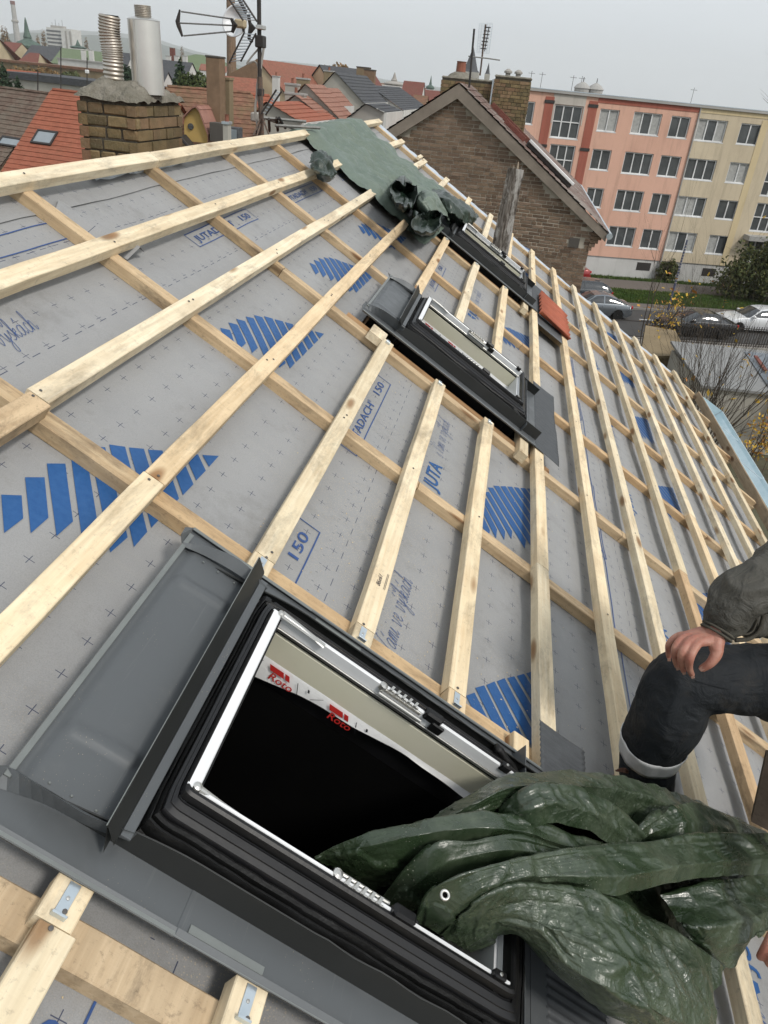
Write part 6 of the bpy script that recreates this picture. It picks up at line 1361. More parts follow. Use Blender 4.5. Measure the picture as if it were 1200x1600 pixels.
# sloping verge gable on its left: brown wall
g0 = dY(402, 92, 99.5); tg = thing('gable_end', 'dull brown gable end beside the aerial mast', 'house', (g0[0]-3, 99, 0)); mb = MB(); mb.prism([(dY(330, 131, 99.4)), g0, g0+[0.4, 0, -9], (dY(330, 131, 99.4))*[1, 1, 0]], (0, .5, 0)); mb.build('wall', MAT['brown_render'], tg)
a = dY(500, 101, 116); house2('tiled_house', 'patchy slate and red roof with two tall chimneys further along the ridge', a, np.array([dY(572, 112, 124)[0], 124, a[2]]), 8, 7.5, 'slate', 'w_cream', grp=GH, courses=False)
a = dY(560, 113, 120); house2('tiled_house', 'dark brown roof end falling away behind the two chimneys', a, np.array([dY(575, 113, 128)[0], 134, a[2]]), 8, 9, 'tile_deep', 'w_cream', grp=GH, courses=False)
small_stack(567, 106, 108, 1.6, 4.0, 'tall brown chimney, one of two, on the slate roof ridge', 'w_stone', 'w_dark', 0, 1.2); small_stack(577, 110, 106, 1.3, 4.0, 'tall brown chimney with buff side next to its twin', 'brown_render', 'w_dark', 0, 1.2)
# slate roofs with grey plaster gable
def gable_front(name, label, apx, L_, R_, base_y, D, depth, wall, roof, over=.3, grp=GH):
    """gable facing the camera: apex, left eave, right eave pixels at distance D, running back DEPTH"""
    a = dY(*apx, D); l = dY(*L_, D); r_ = dY(*R_, D); t = thing(name, label, 'house', (a[0], D, 0), grp); mb = MB(); mb.prism([l*[1, 1, 0], r_*[1, 1, 0], r_, a, l], (0, .3, 0)); mb.build('wall', MAT[wall], t)
    for q, nm in ((l, 'roof'), (r_, 'roof')):
        v = (q-a)*1.04; n_ = np.cross(v, (0, 1, 0)); n_ /= np.linalg.norm(n_); n_ = n_ if n_[2] > 0 else -n_
        mb = MB(); K = max(3, int(np.linalg.norm(v)/.4))
        for k in range(K): mb.grid([[a+v*k/K+n_*.05-[0, .25, 0], a+v*k/K+n_*.05+[0, depth, 0]], [a+v*(k+1)/K+n_*.09-[0, .25, 0], a+v*(k+1)/K+n_*.09+[0, depth, 0]], [a+v*(k+1)/K+n_*.03-[0, .25, 0], a+v*(k+1)/K+n_*.03+[0, depth, 0]]])
        mb.build(nm, MAT[roof], t, fix=False)
    mb = MB(); mb.prism([r_*[1, 1, 0], r_*[1, 1, 0]+[0, depth, 0], r_+[0, depth, 0], r_], (.2, 0, 0)); mb.prism([l*[1, 1, 0], l*[1, 1, 0]+[0, depth, 0], l+[0, depth, 0], l], (.2, 0, 0)); mb.build('side_wall', MAT['w_white'], t); return t
gable_front('slate_house', 'grey plastered gable house with dark slate roof', (524, 113), (486, 154), (568, 161), 170, 82, 16, 'w_plaster', 'slate')
gable_front('slate_house', 'second slate roof stepping down towards the domed tower', (575, 133), (552, 165), (628, 172), 175, 96, 24, 'w_white', 'slate')
gable_front('tiled_house', 'red striped roof with white trimmed verge in front of the slate gable', (478, 132), (452, 160), (532, 188), 190, 58, 5, 'w_plaster', 'tile_pale')
gable_front('tiled_house', 'pale red roof running behind the striped one', (510, 138), (494, 152), (534, 166), 170, 66, 4, 'w_plaster', 'tile_pale')
gable_front('tiled_house', 'orange brown low roof behind the ladder aerial', (418, 160), (400, 178), (470, 192), 190, 48, 9, 'w_plaster', 'tile_orange')
gable_front('grey_lean_to', 'pale grey plaster wall with sloping verge near the green tarpaulin', (462, 150), (440, 165), (512, 190), 190, 55, 5, 'w_plaster', 'tile_pale')
gable_front('slate_house', 'small grey metal sheet roof just behind the timber ridge', (572, 163), (545, 184), (600, 176), 186, 60, 8, 'w_grey', 'slate')
for x, y, D, w, h, lb, mt in ((455, 133, 60, .9, 1.3, 'squat pale chimney beside the striped red roof', 'w_plaster'), (472, 124, 72, 1.0, 1.8, 'buff chimney with aerials over the red striped roof', 'w_stone'), (513, 112, 90, 1.0, 3.0, 'slim ochre chimney on the slate house', 'w_stone'), (460, 148, 56, 1.3, .9, 'group of pale pots on a low stack', 'w_plaster'), (430, 120, 95, .7, 1.5, 'little white vent on the large red roof', 'w_white')):
    small_stack(x, y, D, w, h, lb, mt, 'w_concrete', 1, .8)
tree('autumn_tree', 'rust coloured leafless crown above the large red roof', 522, 96, 150, 2.2, 3.0, 'leaf_brown', 700, .28, 12)
# white street front, domed tower, distant roofs
t, (e, n, a, L) = longbox('white_house', 'white street front with a row of small windows beyond the verge', (dY(608, 183, 100), dY(632, 178, 118)), 6, 0, 'w_white', 'tile_brown', .4)
for k in range(8): win_unit(t, a*[1, 1, 0]+e*(L*(k+.3)/8)+UZ*(a[2]-2.6)+n*.02, e, UZ, n, .9, 1.5, 1, 1, sill=False)
spire('domed_tower', 'white tower with small grey lantern dome in the town centre', 617, 113, 134, 230, 2.6, 'w_grey', body='w_white', bw=3.2)
house2('tiled_house', 'red roofed house with white gables in the town centre', dY(632, 126, 220), dY(663, 129, 220), 5, 4.5, 'tile_deep', 'w_white', grp=GH, courses=False, wins=3)
house2('tiled_house', 'bright orange roof running down the street', dY(629, 148, 150), dY(640, 148, 162), 4, 3.5, 'tile_orange', 'w_cream', grp=GH, courses=False)
house2('tiled_house', 'small dark brown roof beside the bright orange one', dY(648, 148, 170), dY(668, 152, 170), 4, 2.6, 'tile_brown', 'w_cream', grp=GH, courses=False)
house2('tiled_house', 'muted red roofs left of the brown brick chimney', dY(664, 140, 240), dY(690, 138, 240), 6, 4, 'tile_deep', 'w_cream', grp=GH, courses=False)
spire('thin_steeple', 'tiny green needle steeple over the red roofs', 674, 118, 140, 420, 2.0, 'verdigris', body='w_white')
spire('church_spire', 'grey gothic church spire with pinnacles behind the wire aerial', 740, 74, 113, 520, 5.4, 'slate', dome=False, body='w_plaster')
for x, lb in ((727, 'small pinnacle beside the grey church spire'), (764, 'tiny distant spire between the two stacks')): spire('pinnacle', lb, x, 98, 116, 520, 1.6, 'slate', dome=False, body='w_plaster')
p = dY(721, 96, 600); t = thing('steaming_stack', 'round grey stack with a wisp of steam beyond the brown chimney', 'chimney', (p[0], 600, 0)); mb = MB(); mb.lathe((p[0], 600, 0), [(3.6, 0), (3.0, p[2])], 12); mb.build('shaft', MAT['w_concrete'], t)
# rows of far roofs filling the plain, each a house
rn = random.Random(77); k = 0
names = ['tile_red', 'tile_deep', 'slate', 'tile_brown', 'tile_orange']
adj = ['low', 'long', 'small', 'steep', 'broad', 'squat', 'plain', 'narrow']
for D, y0_, cnt, sp in ((140, 0, 9, (-75, -8)), (210, 0, 10, (-110, 5)), (320, 0, 14, (-170, 40)), (480, 0, 14, (-230, 60)), (700, 0, 12, (-330, 90))):
    for i in range(cnt):
        x = sp[0]+(sp[1]-sp[0])*(i+rn.random()*.7)/cnt; z = rn.uniform(5.0, 8.5) if D < 400 else rn.uniform(7, 12.5); L_ = rn.uniform(10, 22); an = rn.uniform(-.3, .3); yy = D+rn.uniform(-12, 12)
        A_ = np.array([x, yy, z]); B_ = A_+[L_*math.cos(an), L_*math.sin(an), 0]; nm = rn.choice(names)
        house2('town_house', '%s %s house under a %s roof %s' % (adj[k % 8], ['cream', 'white', 'grey', 'pale', 'rendered', 'old', 'gabled'][k % 7], {'tile_red': 'weathered red', 'tile_deep': 'deep red', 'slate': 'grey slate', 'tile_brown': 'mossy brown', 'tile_orange': 'faded orange'}[nm], ['just past the ridge', 'below the embankment', 'among the bare trees', 'in the hazy old town', 'far off under the hills'][(0, 1, 2, 3, 4)[[140, 210, 320, 480, 700].index(D)]]), A_, B_, rn.uniform(4, 6), rn.uniform(3, 4.5), nm, rn.choice(['w_cream', 'w_white', 'w_grey']), courses=False, grp='distant town houses in the haze'); k += 1
# ------------------------------------------------------------------ wooded hills
MAT['hillm'] = groundmat('wooded_hill', (.045, .06, .045), (.07, .085, .05), .004, .95, 0); MAT['hill_field'] = groundmat('green_field', (.10, .145, .05), (.08, .12, .045), .01, .95, 0)
def hill(name, y, x0, x1, prof, depth, mat, seed):
    mb = MB(); n = 90; G = []
    for i in range(n+1):
        x = x0+(x1-x0)*i/n; h = np.interp(x, [q[0] for q in prof], [q[1] for q in prof]); row = []
        for j in range(13):
            f = j/12; z = h*math.sin(min(1, f*1.15)*math.pi/2)*(1+.06*noise.noise(Vector((x*.004, f*3, seed)))+.05*noise.noise(Vector((x*.03, f*9, seed)))) if j else -2
            row.append((x, y+depth*f, z))
        G.append(row)
    mb.grid(G); tag(mb.build(name, MAT[mat], smooth=True, fix=False), kind='structure')
def pr(Y, pts): return [(dY(x, y, Y)[0], dY(x, y, Y)[2]) for x, y in pts]
hill('hills', 3600, -2600, 1500, pr(3600+1000, [(-300, 60), (0, 55), (40, 52), (120, 58), (200, 60), (250, 68), (330, 92), (400, 108), (480, 116), (600, 130), (1100, 200)]), 1000, 'hillm', 1)
hill('hills', 6500, -4500, 1500, pr(8000, [(-300, 40), (0, 46), (70, 54), (120, 50), (170, 53), (235, 58), (300, 78), (360, 92), (395, 96), (430, 100), (450, 97), (520, 104), (600, 124), (1100, 195)]), 1500, 'hillm', 5)
hill('hill_field', 900, -420, -80, pr(1100, [(200, 92), (270, 84), (300, 80), (340, 92), (380, 112), (420, 120)]), 200, 'hill_field', 9)
for x, y, D, h in ((3, 42, 500, 24), (9, 44, 520, 22), (16, 52, 540, 14), (62, 57, 600, 16), (67, 50, 620, 22), (70, 47, 630, 22), (36, 55, 560, 14), (135, 60, 700, 20), (160, 74, 500, 6), (150, 73, 500, 6), (285, 72, 800, 16), (312, 86, 700, 8)):
    pass
tr_px = [(3, 42, 500, 'leafless poplar at the picture edge under the sky'), (9, 44, 520, 'second leafless poplar beside the tall concrete stack'), (67, 48, 620, 'bare poplar pair standing against the white high rise'), (58, 55, 600, 'bare round crown between onion dome and high rise'), (134, 60, 700, 'lone bare poplar above the green copper roof'), (284, 73, 800, 'lone tall bare tree on the green hill')]
for k, (x, y, D, lb) in enumerate(tr_px):
    tp = dY(x, y, D); h = min(tp[2], 24); r_ = h*.11; t = thing('poplar', lb, 'tree', (tp[0], D, 0), 'bare trees on the skyline'); mb = MB(); mb.tube([(tp[0], D, 0), (tp[0], D, tp[2])], [.5, .05], 5); mb.build('trunk', MAT['bark'], t)
    leafcloud(t, 'crown', [((tp[0], D, tp[2]-h*f), (r_*(.4+f), r_*(.4+f), h*.16)) for f in (.15, .35, .55, .75)], 900, .45, MAT['leaf_brown'], 40+k)
p = dY(1190, 130, 95); t = thing('bare_tree', 'bare branching tree crown above the ochre block roof', 'tree', (p[0]+4, 95, 0)); mb = MB(); rn = random.Random(4)
for _ in range(7): limb(mb, (p[0]+7, 95, 5), (rn.gauss(-.1, .25), rn.gauss(0, .25), 1), 8.6, .20, 3, rn, .3, 6, None, 0, 4)
mb.tube([(p[0]+7, 95, 0), (p[0]+7, 95, 6)], .4, 6); mb.build('branches', MAT['bark'], t)
# ================================================================== brick stack behind the ridge with its two flues
A0 = dY(217, 240, 4.75); xl = dY(122, 200, 4.75)[0]; xr = A0[0]+0.0; yf = 4.75; yb = dX(287, 200, A0[0])[1]
ztop = dY(212, 158, 4.75)[2]
ch = stack('brick_chimney', 'mossy yellow brick chimney with lumpy cement top carrying two metal flues', xl, xr, yf, yb, ztop-1.35, ztop, cap=0, named=150, seed=3, bh=.0665, bl=.215)
# haunched cement top: a lumpy slab
G = []; n1, n2 = 34, 40
for i in range(n1+1):
    row = []
    for j in range(n2+1):
        a, b = i/n1, j/n2; x = xl-.006+(xr-xl+.018)*a; y = yf-.006+(yb-yf+.018)*b; ed = min(a, 1-a, b*1.6, (1-b)*1.6)
        z = ztop-.012+.070*min(1, ed/.24)**.6+.028*noise.noise(Vector((x*9, y*9, 1)))+.022*noise.noise(Vector((x*24, y*24, 4)))+.010*noise.noise(Vector((x*60, y*60, 4)))+.05*math.exp(-((x-(xl+.14))**2+(y-yf-.18)**2)/.012)+.03*math.exp(-((x-(xl+.36))**2+(y-yf-.24)**2)/.014)
        if ed == 0: z = ztop-.006+.022*noise.noise(Vector((x*14, y*14, 8)))
        row.append((x, y, z))
    G.append(row)
mb = MB(); mb.grid(G); mb.build('cement_top', MAT['cement'], ch, smooth=True)
MAT['flex'] = simple('flexible_liner', (.60, .57, .52), (.34, .29, .23), .46, .85, .5, 7, .1)
b0 = dY(178, 131, 4.95); t0 = dY(171, 24, 4.95); fl = thing('flexible_flue', 'corrugated steel flue liner bulging out of the brick chimney', 'flue', b0); mb = MB(); pts = []; rr = []
n = 132; path = cat([b0, dY(176.5, 95, 4.95), dY(174.5, 75, 4.95), dY(171, 50, 4.95), t0], n)
r0_ = 14.0*4.95/F_PX*1.03
for i, p in enumerate(path): pts.append(p); rr.append(r0_*(1+.055*math.sin(i*2*math.pi/6))*(1 if i > 40 else .97))
mb.tube(pts, rr, 20, cap=False, upv=(0, 1, 0)); mb.build('liner', MAT['flex'], fl, smooth=True)
mb = MB(); mb.tube([pts[-1]-UZ*.3, pts[-1]+UZ*.001], [r0_*.85, r0_*.85], 18, cap=True, upv=(0, 1, 0)); mb.build('inner_dark', MAT['void'], fl)
b1 = dY(232, 133, 5.05); t1 = dY(224, 30, 5.05); sf = thing('steel_flue', 'smooth stainless flue pipe with narrow ribbed neck on the brick chimney', 'flue', b1); R2 = 22.0*5.05/F_PX*1.0; ax_ = (t1-b1); Lf = np.linalg.norm(ax_)
MAT['seamed'] = simple('seamed_steel', (.80, .78, .73), (.70, .68, .64), .38, .9, .5, 3, .02)
mb = MB(); mb.tube([b1-UZ*.05, b1+ax_*.3, b1+ax_*.985], [R2, R2, R2*.985], 28, upv=(0, 1, 0)); mb.build('outer_pipe', MAT['seamed'], sf, smooth=True, sharp=40)
mb = MB(); mb.tube([b1+ax_*.984, b1+ax_*1.0, b1+ax_*1.03], [R2*1.03, R2*.96, R2*.62], 28, upv=(0, 1, 0)); mb.build('shoulder', MAT['steel'], sf, smooth=True, sharp=30)
mb = MB(); k_ = 60; mb.tube([b1+ax_*(1.02+.18*i/k_) for i in range(k_+1)], [R2*.50*(1+.05*math.sin(i*2*math.pi/8)) for i in range(k_+1)], 20, upv=(0, 1, 0)); mb.build('ribbed_neck', MAT['flex'], sf, smooth=True)
sv = b1+np.array([-.2, -1, 0])/1.02*(R2+.001); mb = MB(); mb.tube([sv+[0, 0, 0], sv+ax_*.97], .0025, 5); mb.build('seam', MAT['steel'], sf)
# ================================================================== aerial mast on the ridge
mD = 5.9
mt = thing('aerial_mast', 'slim rusty mast on the ridge carrying television aerials and a white dish', 'aerial mast', dY(409, 208, mD)); UP_ = UZ
mb = MB(); mb.tube([dY(409, 212, mD), dY(406, 120, mD)], .019, 8); mb.build('lower_pole', MAT['rust'], mt)
mb = MB(); mb.tube([dY(406, 125, mD), dY(404, -60, mD)], .015, 8); mb.build('upper_pole', MAT['dark'], mt)
def px(x, y, D=mD): return dY(x, y, D)
mb = MB(); mb.bbox(px(400, 74)-[0, .03, 0], px(413, 56)+[0, .05, 0], .006); mb.build('amplifier_box', MAT['dark'], mt)
mb = MB(); mb.bbox(px(402, 46)-[0, .04, 0], px(414, 40)+[0, .03, 0], .004); mb.build('clamp', MAT['steel'], mt)
mb = MB(); mb.bbox(px(403, 150)-[0, .02, 0], px(410, 138)+[0, .05, 0], .006); mb.build('lower_clamp', MAT['dark'], mt)
mb = MB(); mb.tube(cat([px(404, 76), px(392, 90), px(386, 100), px(398, 96), px(404, 110), px(401, 140), px(404, 160), px(409, 190)], 30), .006, 6); mb.build('cable', MAT['w_grey'], mt)
mb = MB(); mb.tube(cat([px(412, 75), px(401, 150), px(399, 175), px(404, 205)], 16), .009, 6); mb.build('cable', MAT['w_grey'], mt)
for a, b in (((408, 182), (396, 212)), ((409, 182), (420, 210)), ((408, 190), (401, 214))): mb = MB(); mb.tube([px(*a), px(*b, mD-.1)], .007, 5); mb.build('stay', MAT['rust'], mt)
# loop aerial pointing out to the side
la = thing('loop_aerial', 'three bar aerial arm with black end plates reaching out from the mast', 'aerial', px(365, 38)); 
for a, b in (((283, 18), (365, 30)), ((281, 36), (366, 40)), ((287, 56), (363, 49))): mb = MB(); mb.tube([px(*a), px(*b)], .0055, 6); mb.build('bar', MAT['dullgalv'], la)
mb = MB(); mb.tube([px(281, 15), px(277.5, 34), px(279, 40), px(285, 57)], [.006, .017, .016, .008], 6); mb.build('end_plate', MAT['dark'], la)
mb = MB(); mb.tube([px(361, 29), px(367, 39), px(363, 51)], [.008, .020, .010], 6); mb.build('end_plate', MAT['dark'], la)
# dish
dsh = thing('satellite_dish', 'white satellite dish partly behind the grid aerial', 'dish', px(372, 38, 6.3)); c = px(372, 36, 6.35); mb = MB(); Rr = 21*6.35/F_PX
dax = np.array([-.25, -.9, .3]); dax /= np.linalg.norm(dax); e1 = np.cross(dax, UZ); e1 /= np.linalg.norm(e1); e2_ = np.cross(e1, dax)
mb.lathe(c, [(Rr, .04), (Rr*.97, .045), (Rr*.6, .015), (Rr*.2, .002), (.0, 0)], 24, (e1, e2_, dax)); mb.build('reflector', MAT['white'], dsh, smooth=True)
mb = MB(); mb.bbox(px(374, 44, 6.1)-[.03, .03, 0], px(384, 36, 6.1)+[0, .03, .02], .01); mb.build('receiver', MAT['w_cream'], dsh)
mb = MB(); mb.tube([px(380, 44, 6.1), px(381, 50, 6.1)], .010, 6); mb.tube([c, px(381, 46, 6.1)], .008, 6); mb.build('arm', MAT['dark'], dsh)
# ladder-like grid reflectors above and below
def ladder(label, P0, P1, P2, P3, n, D0=mD-.05):
    t = thing('grid_reflector', label, 'aerial', px(*P0), 'grid reflectors on the mast'); a, b, c_, d = (px(*q, D0) for q in (P0, P1, P2, P3))
    for u, v in ((a, b), (c_, d)): mb = MB(); mb.tube([u, v], .0065, 5); mb.build('side_rail', MAT['dark'], t)
    for k in range(n): f = (k+.5)/n; mb = MB(); mb.tube([a+(b-a)*f, c_+(d-c_)*f], .003, 4); mb.build('rod', MAT['galv'], t)
ladder('upper black railed grid reflector crossing the frame top', (359, 0), (380, 32), (380, 0), (402, 34), 8)
ladder('extension of the upper reflector beyond the frame top', (349, -18), (359, 0), (370, -16), (380, 0), 4)
ladder('lower black railed grid reflector under the dish', (382, 50), (358, 99), (400, 52), (376, 96), 10)
t = thing('dipole_boom', 'black boom with dipole between the grid reflectors', 'aerial', px(392, 40)); mb = MB(); mb.tube([px(388, 22), px(391, 40), px(389, 60), px(394, 66)], .012, 6); mb.build('boom', MAT['dark'], t)
mb = MB(); mb.prism([px(390, 34), px(398, 43), px(391, 52)], (0, .03, 0)); mb.build('junction_box', MAT['dark'], t); mb = MB(); mb.tube([px(372, -4), px(385, 20)], .012, 6); mb.build('balun', MAT['dark'], t)
ladder('small tilted ladder shaped grid lower on the mast', (408, 178), (432, 140), (415, 180), (440, 143), 8)
# dark iron frame and stays at the mast foot
t = thing('iron_brackets', 'rusty iron brackets and galvanised stays at the mast foot', 'brackets', px(425, 200))
for (x0, y0_, x1, y1_) in ((410, 184, 478, 190), (408, 182, 470, 205), (430, 196, 500, 200), (412, 186, 408, 206), (420, 186, 421, 205), (432, 184, 434, 204), (436, 184, 446, 200)):
    mb = MB(); mb.tube([px(x0, y0_, 6.1), px(x1, y1_, 6.3)], .011, 5); mb.build('stay', MAT['dullgalv' if y1_-y0_ < 24 and abs(x1-x0) > 20 else 'dark'], t)
mb = MB(); mb.bbox(px(391, 190, 6.1), px(402, 176, 6.1)+[0, .08, 0], .01); mb.build('bracket_head', MAT['w_grey'], t)
# ================================================================== tiles, post, chips
MAT['terracotta'] = simple('terracotta_tile', (.40, .12, .07), (.33, .10, .06), .75, 0, .3, 12, .2, .004)
tl = thing('clay_tiles', 'strip of terracotta tiles laid on the battens below the farthest window apron', 'roof tiles', rw(2.33, 6.6, .01)) if False else thing('clay_tiles', 'strip of terracotta tiles lying on the battens under the upper window apron', 'roof tiles', (2.42, 6.55, 0.0), roof=True)
for r_ in range(1):
    for k in range(3):
        G = []; u0_ = 6.50+.25*k; n = 24
        for i in range(n+1):
            x = i/n; z = .022+.016*math.cos(x*2*math.pi*2)+(.006 if i == n else 0); G.append([(2.33, u0_+.252*x, z+.022), (2.60, u0_+.252*x, z+.006), (2.672, u0_+.252*x, z-.002+.0), (2.673, u0_+.252*x, z-.014)])
        mb = MB(); mb.grid(G); o = mb.build('tile', MAT['terracotta'], tl, smooth=True); s_ = o.modifiers.new('s', 'SOLIDIFY'); s_.thickness = .012; s_.offset = -1
sh = thing('loose_sheet', 'dark grey metal sheet lying under the terracotta tiles', 'metal sheet', (2.45, 6.45, 0), roof=True); mb = MB(); mb.bbox((2.33, 6.30, -.010), (2.60, 6.62, -.006), .001); mb.build('sheet', MAT['flash'], sh)
pb = rw(rp(787, 410)[0], rp(787, 410)[1], -.12); pt = dY(806, 264, pb[1]+.10); ps = thing('weathered_post', 'weathered grey timber post sticking up through the roof by the gable', 'post', pb); mb = MB(); ax = pt-pb; L_ = np.linalg.norm(ax); ax /= L_; s1 = np.cross(ax, (0, 1, 0)); s1 /= np.linalg.norm(s1); s2_ = np.cross(s1, ax)
n = 16; prev = None
for i in range(n+1):
    f = i/n; c = pb+ax*L_*f; w_ = .085-.012*f; j = .006*noise.noise(Vector((f*9, 0, 0))); rg_ = [mb.vert(c+s1*a*(w_+j)+s2_*b*(w_-.01)) for a, b in ((-1, -1), (.2, -1.05), (1, -.8), (1, 1), (-.3, 1), (-1, .7))]
    if prev: mb.bridge(prev, rg_)
    else: mb.face(rg_[::-1])
    prev = rg_
mb.face(prev)
def postmat():
    m = NT('peeling_post', .85, 0, .2); v = m.mapping((1, 1, .07), rot=(0, .05, 0)); g = m.noise(v, 55, 6, .7); col = m.mix(m.ramp(g, [(.38, 0), (.62, 1)]), (.045, .035, .026), (.22, .195, .17)); p_ = m.noise(m.mapping((1, 1, .3)), 9, 5, .7); col = m.mix(m.ramp(p_, [(.48, 0), (.56, .85)]), col, (.42, .40, .37)); m.color(col); m.bump(g, .8, .01); return m.mat
mb.build('shaft', postmat(), ps)
for k in range(3): mb = MB(); mb.tube([pt+s1*(.03*k-.05)-ax*.05, pt+s1*(.035*k-.045)+ax*(.03+.03*(k % 2))], [.02, .004], 5); mb.build('splinter', postmat() if k == 0 else MAT['weathered'], ps)
# pencil note on a batten, wood chips
for s_, v_, u_p, h_ in (('86x61', 1.668, 1.78, .020),):
    c = bpy.data.curves.new('t', 'FONT'); c.body = s_; c.shear = .3; o = bpy.data.objects.new('t', c); COL.objects.link(o); dg = bpy.context.evaluated_depsgraph_get(); dg.update(); me = bpy.data.meshes.new_from_object(o.evaluated_get(dg)); bpy.data.objects.remove(o)
    for q in me.vertices: q.co = Vector((v_-.006-q.co.y*h_, u_p+q.co.x*h_*1.1, .0022))
    me.materials.clear(); me.materials.append(MAT['pencil']); inst(me, 'pencil_note', house)
mb = MB()
for z_ in (1.675, 1.679): mb.poly([(z_, 1.78, .0022), (z_+.0012, 1.78, .0022), (z_+.0012, 1.86, .0022), (z_, 1.86, .0022)])
mb.build('pencil_line', MAT['pencil'], house, fix=False)
rn = random.Random(3); mb = MB()
for _ in range(700):
    v = rn.uniform(1.25, 2.6); u = rn.choice([rn.gauss(1.75, .2), rn.gauss(.5, .15), rn.gauss(2.2, .5), rn.gauss(3.4, .2)]); z = hmem(v, u)+.002; a = rn.uniform(0, 6.3); l = rn.uniform(.002, .007)
    if any(w < u < w+.86 for w in UW) and v < 2.45: continue
    mb.poly([(v, u, z), (v+l*math.cos(a), u+l*math.sin(a), z+.001), (v+l*math.cos(a+1.2)*.6, u+l*math.sin(a+1.2)*.6, z+.0015)])
sdust = mb.build('sawdust', simple('sawdust', (.62, .50, .32), (.5, .38, .22), .9, 0, .1, 9, 0), org=np.zeros(3), fix=False); sdust.parent = house; tag(sdust, kind='stuff')
# ================================================================== green tarpaulins
def tarp_mat(name, c1, c2, dust_sheen, sheen=.30, bumpd=.012):
    m = NT(name, sheen, 0, .55); v = m.mapping(); n = m.noise(v, 5, 6, .65); col = m.mix(m.ramp(n, [(.35, 0), (.7, 1)]), c1, c2)
    d = m.noise(v, 2.3, 8, .75, .4); col = m.mix(m.math('MULTIPLY', m.ramp(d, [(.42, 0), (.68, 1)]), dust_sheen), col, (.165, .195, .135))  # pale patches: dust plus the sky's sheen, mixed into the colour
    sp = m.vor(v, 130); col = m.mix(m.math('MULTIPLY', m.ramp(sp, [(.10, 1), (.17, 0)]), m.ramp(m.noise(v, 9, 3), [(.5, 0), (.62, .8)])), col, (.42, .42, .34))
    m.color(col); m.rough(m.ramp(m.noise(v, 12, 6, .7), [(.35, sheen-.06), (.7, sheen+.22)]))
    weave = m.noise(v, 700, 1)
    b1 = m.n.new('ShaderNodeBump'); b1.inputs['Strength'].default_value = .15; b1.inputs['Distance'].default_value = .001; m.L(weave, b1.inputs['Height'])
    hs = []
    for sc_, st_, wt in ((5.5, (1, 1, 1), 1.0), (12, (1, .6, 1), .45), (27, (.7, 1, 1), .28), (60, (1, 1, 1), .12)):
        nz = m.noise(m.mapping(st_, loc=(sc_*.3, sc_*.7, 0)), sc_, 2, .5, .9); r_ = m.math('ABSOLUTE', m.math('SUBTRACT', nz, .5)); r_ = m.math('MINIMUM', m.math('MULTIPLY', r_, 6), 1.0); hs.append(m.math('MULTIPLY', m.math('POWER', r_, .6), -wt))
    h = hs[0]
    for q in hs[1:]: h = m.math('ADD', h, q)
    h = m.math('MULTIPLY', h, m.ramp(m.noise(v, 3.1, 4, .6), [(.38, .12), (.62, 1)])); m.bump(h, .45, bumpd*.6, b1.outputs[0]); return m.mat
MAT['tarp'] = tarp_mat('green_tarpaulin', (.026, .044, .020), (.016, .030, .014), .50, .27, .024)
MAT['tarp'].node_tree.nodes['Principled BSDF'].inputs['Specular IOR Level'].default_value = .75
MAT['tarp_far'] = tarp_mat('faded_green_tarpaulin', (.135, .175, .145), (.10, .135, .11), .5, .46)
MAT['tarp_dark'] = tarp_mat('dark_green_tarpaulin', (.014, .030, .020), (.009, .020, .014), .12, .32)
def crease(p, a=.012, s=8.0, seed=0):
    p = Vector(p); w = noise.noise_vector(p*3.1+Vector((seed, 2, 1)))*.10; q = (p+w)*s; q = Vector((q.x*.75+q.y*.55, q.y*.45-q.x*.35, q.z))+Vector((seed, 0, 0))
    n1 = abs(noise.noise(q*.62)); n2 = abs(noise.noise(q*1.5+Vector((5, 5, 5)))); n3 = abs(noise.noise(q*3.4))
    r = lambda n, k: -min(1, n*k)**.7
    return a*(1.1*r(n1, 3)+.5*r(n2, 3.5)+.2*r(n3, 4)+1.0)
def lobe(rows, n=90, m_=34, amp=.012, seed=0, s=8.0, flat=.66, ridge=0):
    """rows of control points (px, py, w) from one edge to the other -> crumpled grid in the roof frame"""
    if ridge:
        up = [(x, y, w*.5+rows[1][min(i, len(rows[1])-1)][2]*.5+.02) for i, (x, y, w) in enumerate(rows[0])]; back = [(x, y+5, w*.25) for x, y, w in rows[0]]
        rows = [back, up]+list(rows[1:])
    e0 = [sum(r_[k][2] for r_ in (rows[0], rows[-1]))/2 for k in (0, -1)]; K_ = len(rows)-1
    R_ = []
    for k, r_ in enumerate(rows):
        q = []
        for i, (x, y, w) in enumerate(r_):
            f = i/(len(r_)-1); a = np.interp(f, np.linspace(0, 1, len(rows[0])), [p[2] for p in rows[0]]); b = np.interp(f, np.linspace(0, 1, len(rows[-1])), [p[2] for p in rows[-1]]); lin = a+(b-a)*k/K_
            q.append(np.array(rp(x, y, lin+(w-lin)*flat)))
        R_.append(cat(q, n+1))
    G = []
    cols = []
    for j in range(n+1):                                   # panels meet in soft creases rather than round rolls
        K = [R_[k][j] for k in range(len(rows))]; L_ = len(K)-1; c_ = cat(K, m_+1); o_ = []
        for i in range(m_+1):
            f = i/m_*L_; k = min(int(f), L_-1); lin = K[k]+(K[k+1]-K[k])*(f-k); o_.append(lin*.80+c_[i]*.20)
        cols.append(o_)
    for j in range(n+1):
        row = []
        for i in range(m_+1):
            p = cols[j][i]; a = cols[min(j+1, n)][i]-cols[max(j-1, 0)][i]; b = cols[j][min(i+1, m_)]-cols[j][max(i-1, 0)]; nn = np.cross(a, b); nn /= np.linalg.norm(nn)+1e-9
            if nn[2] < 0: nn = -nn
            q = p*np.array([1, 1, .6]); row.append(p+nn*crease(q, amp, s, seed))
        G.append(row)
    return G
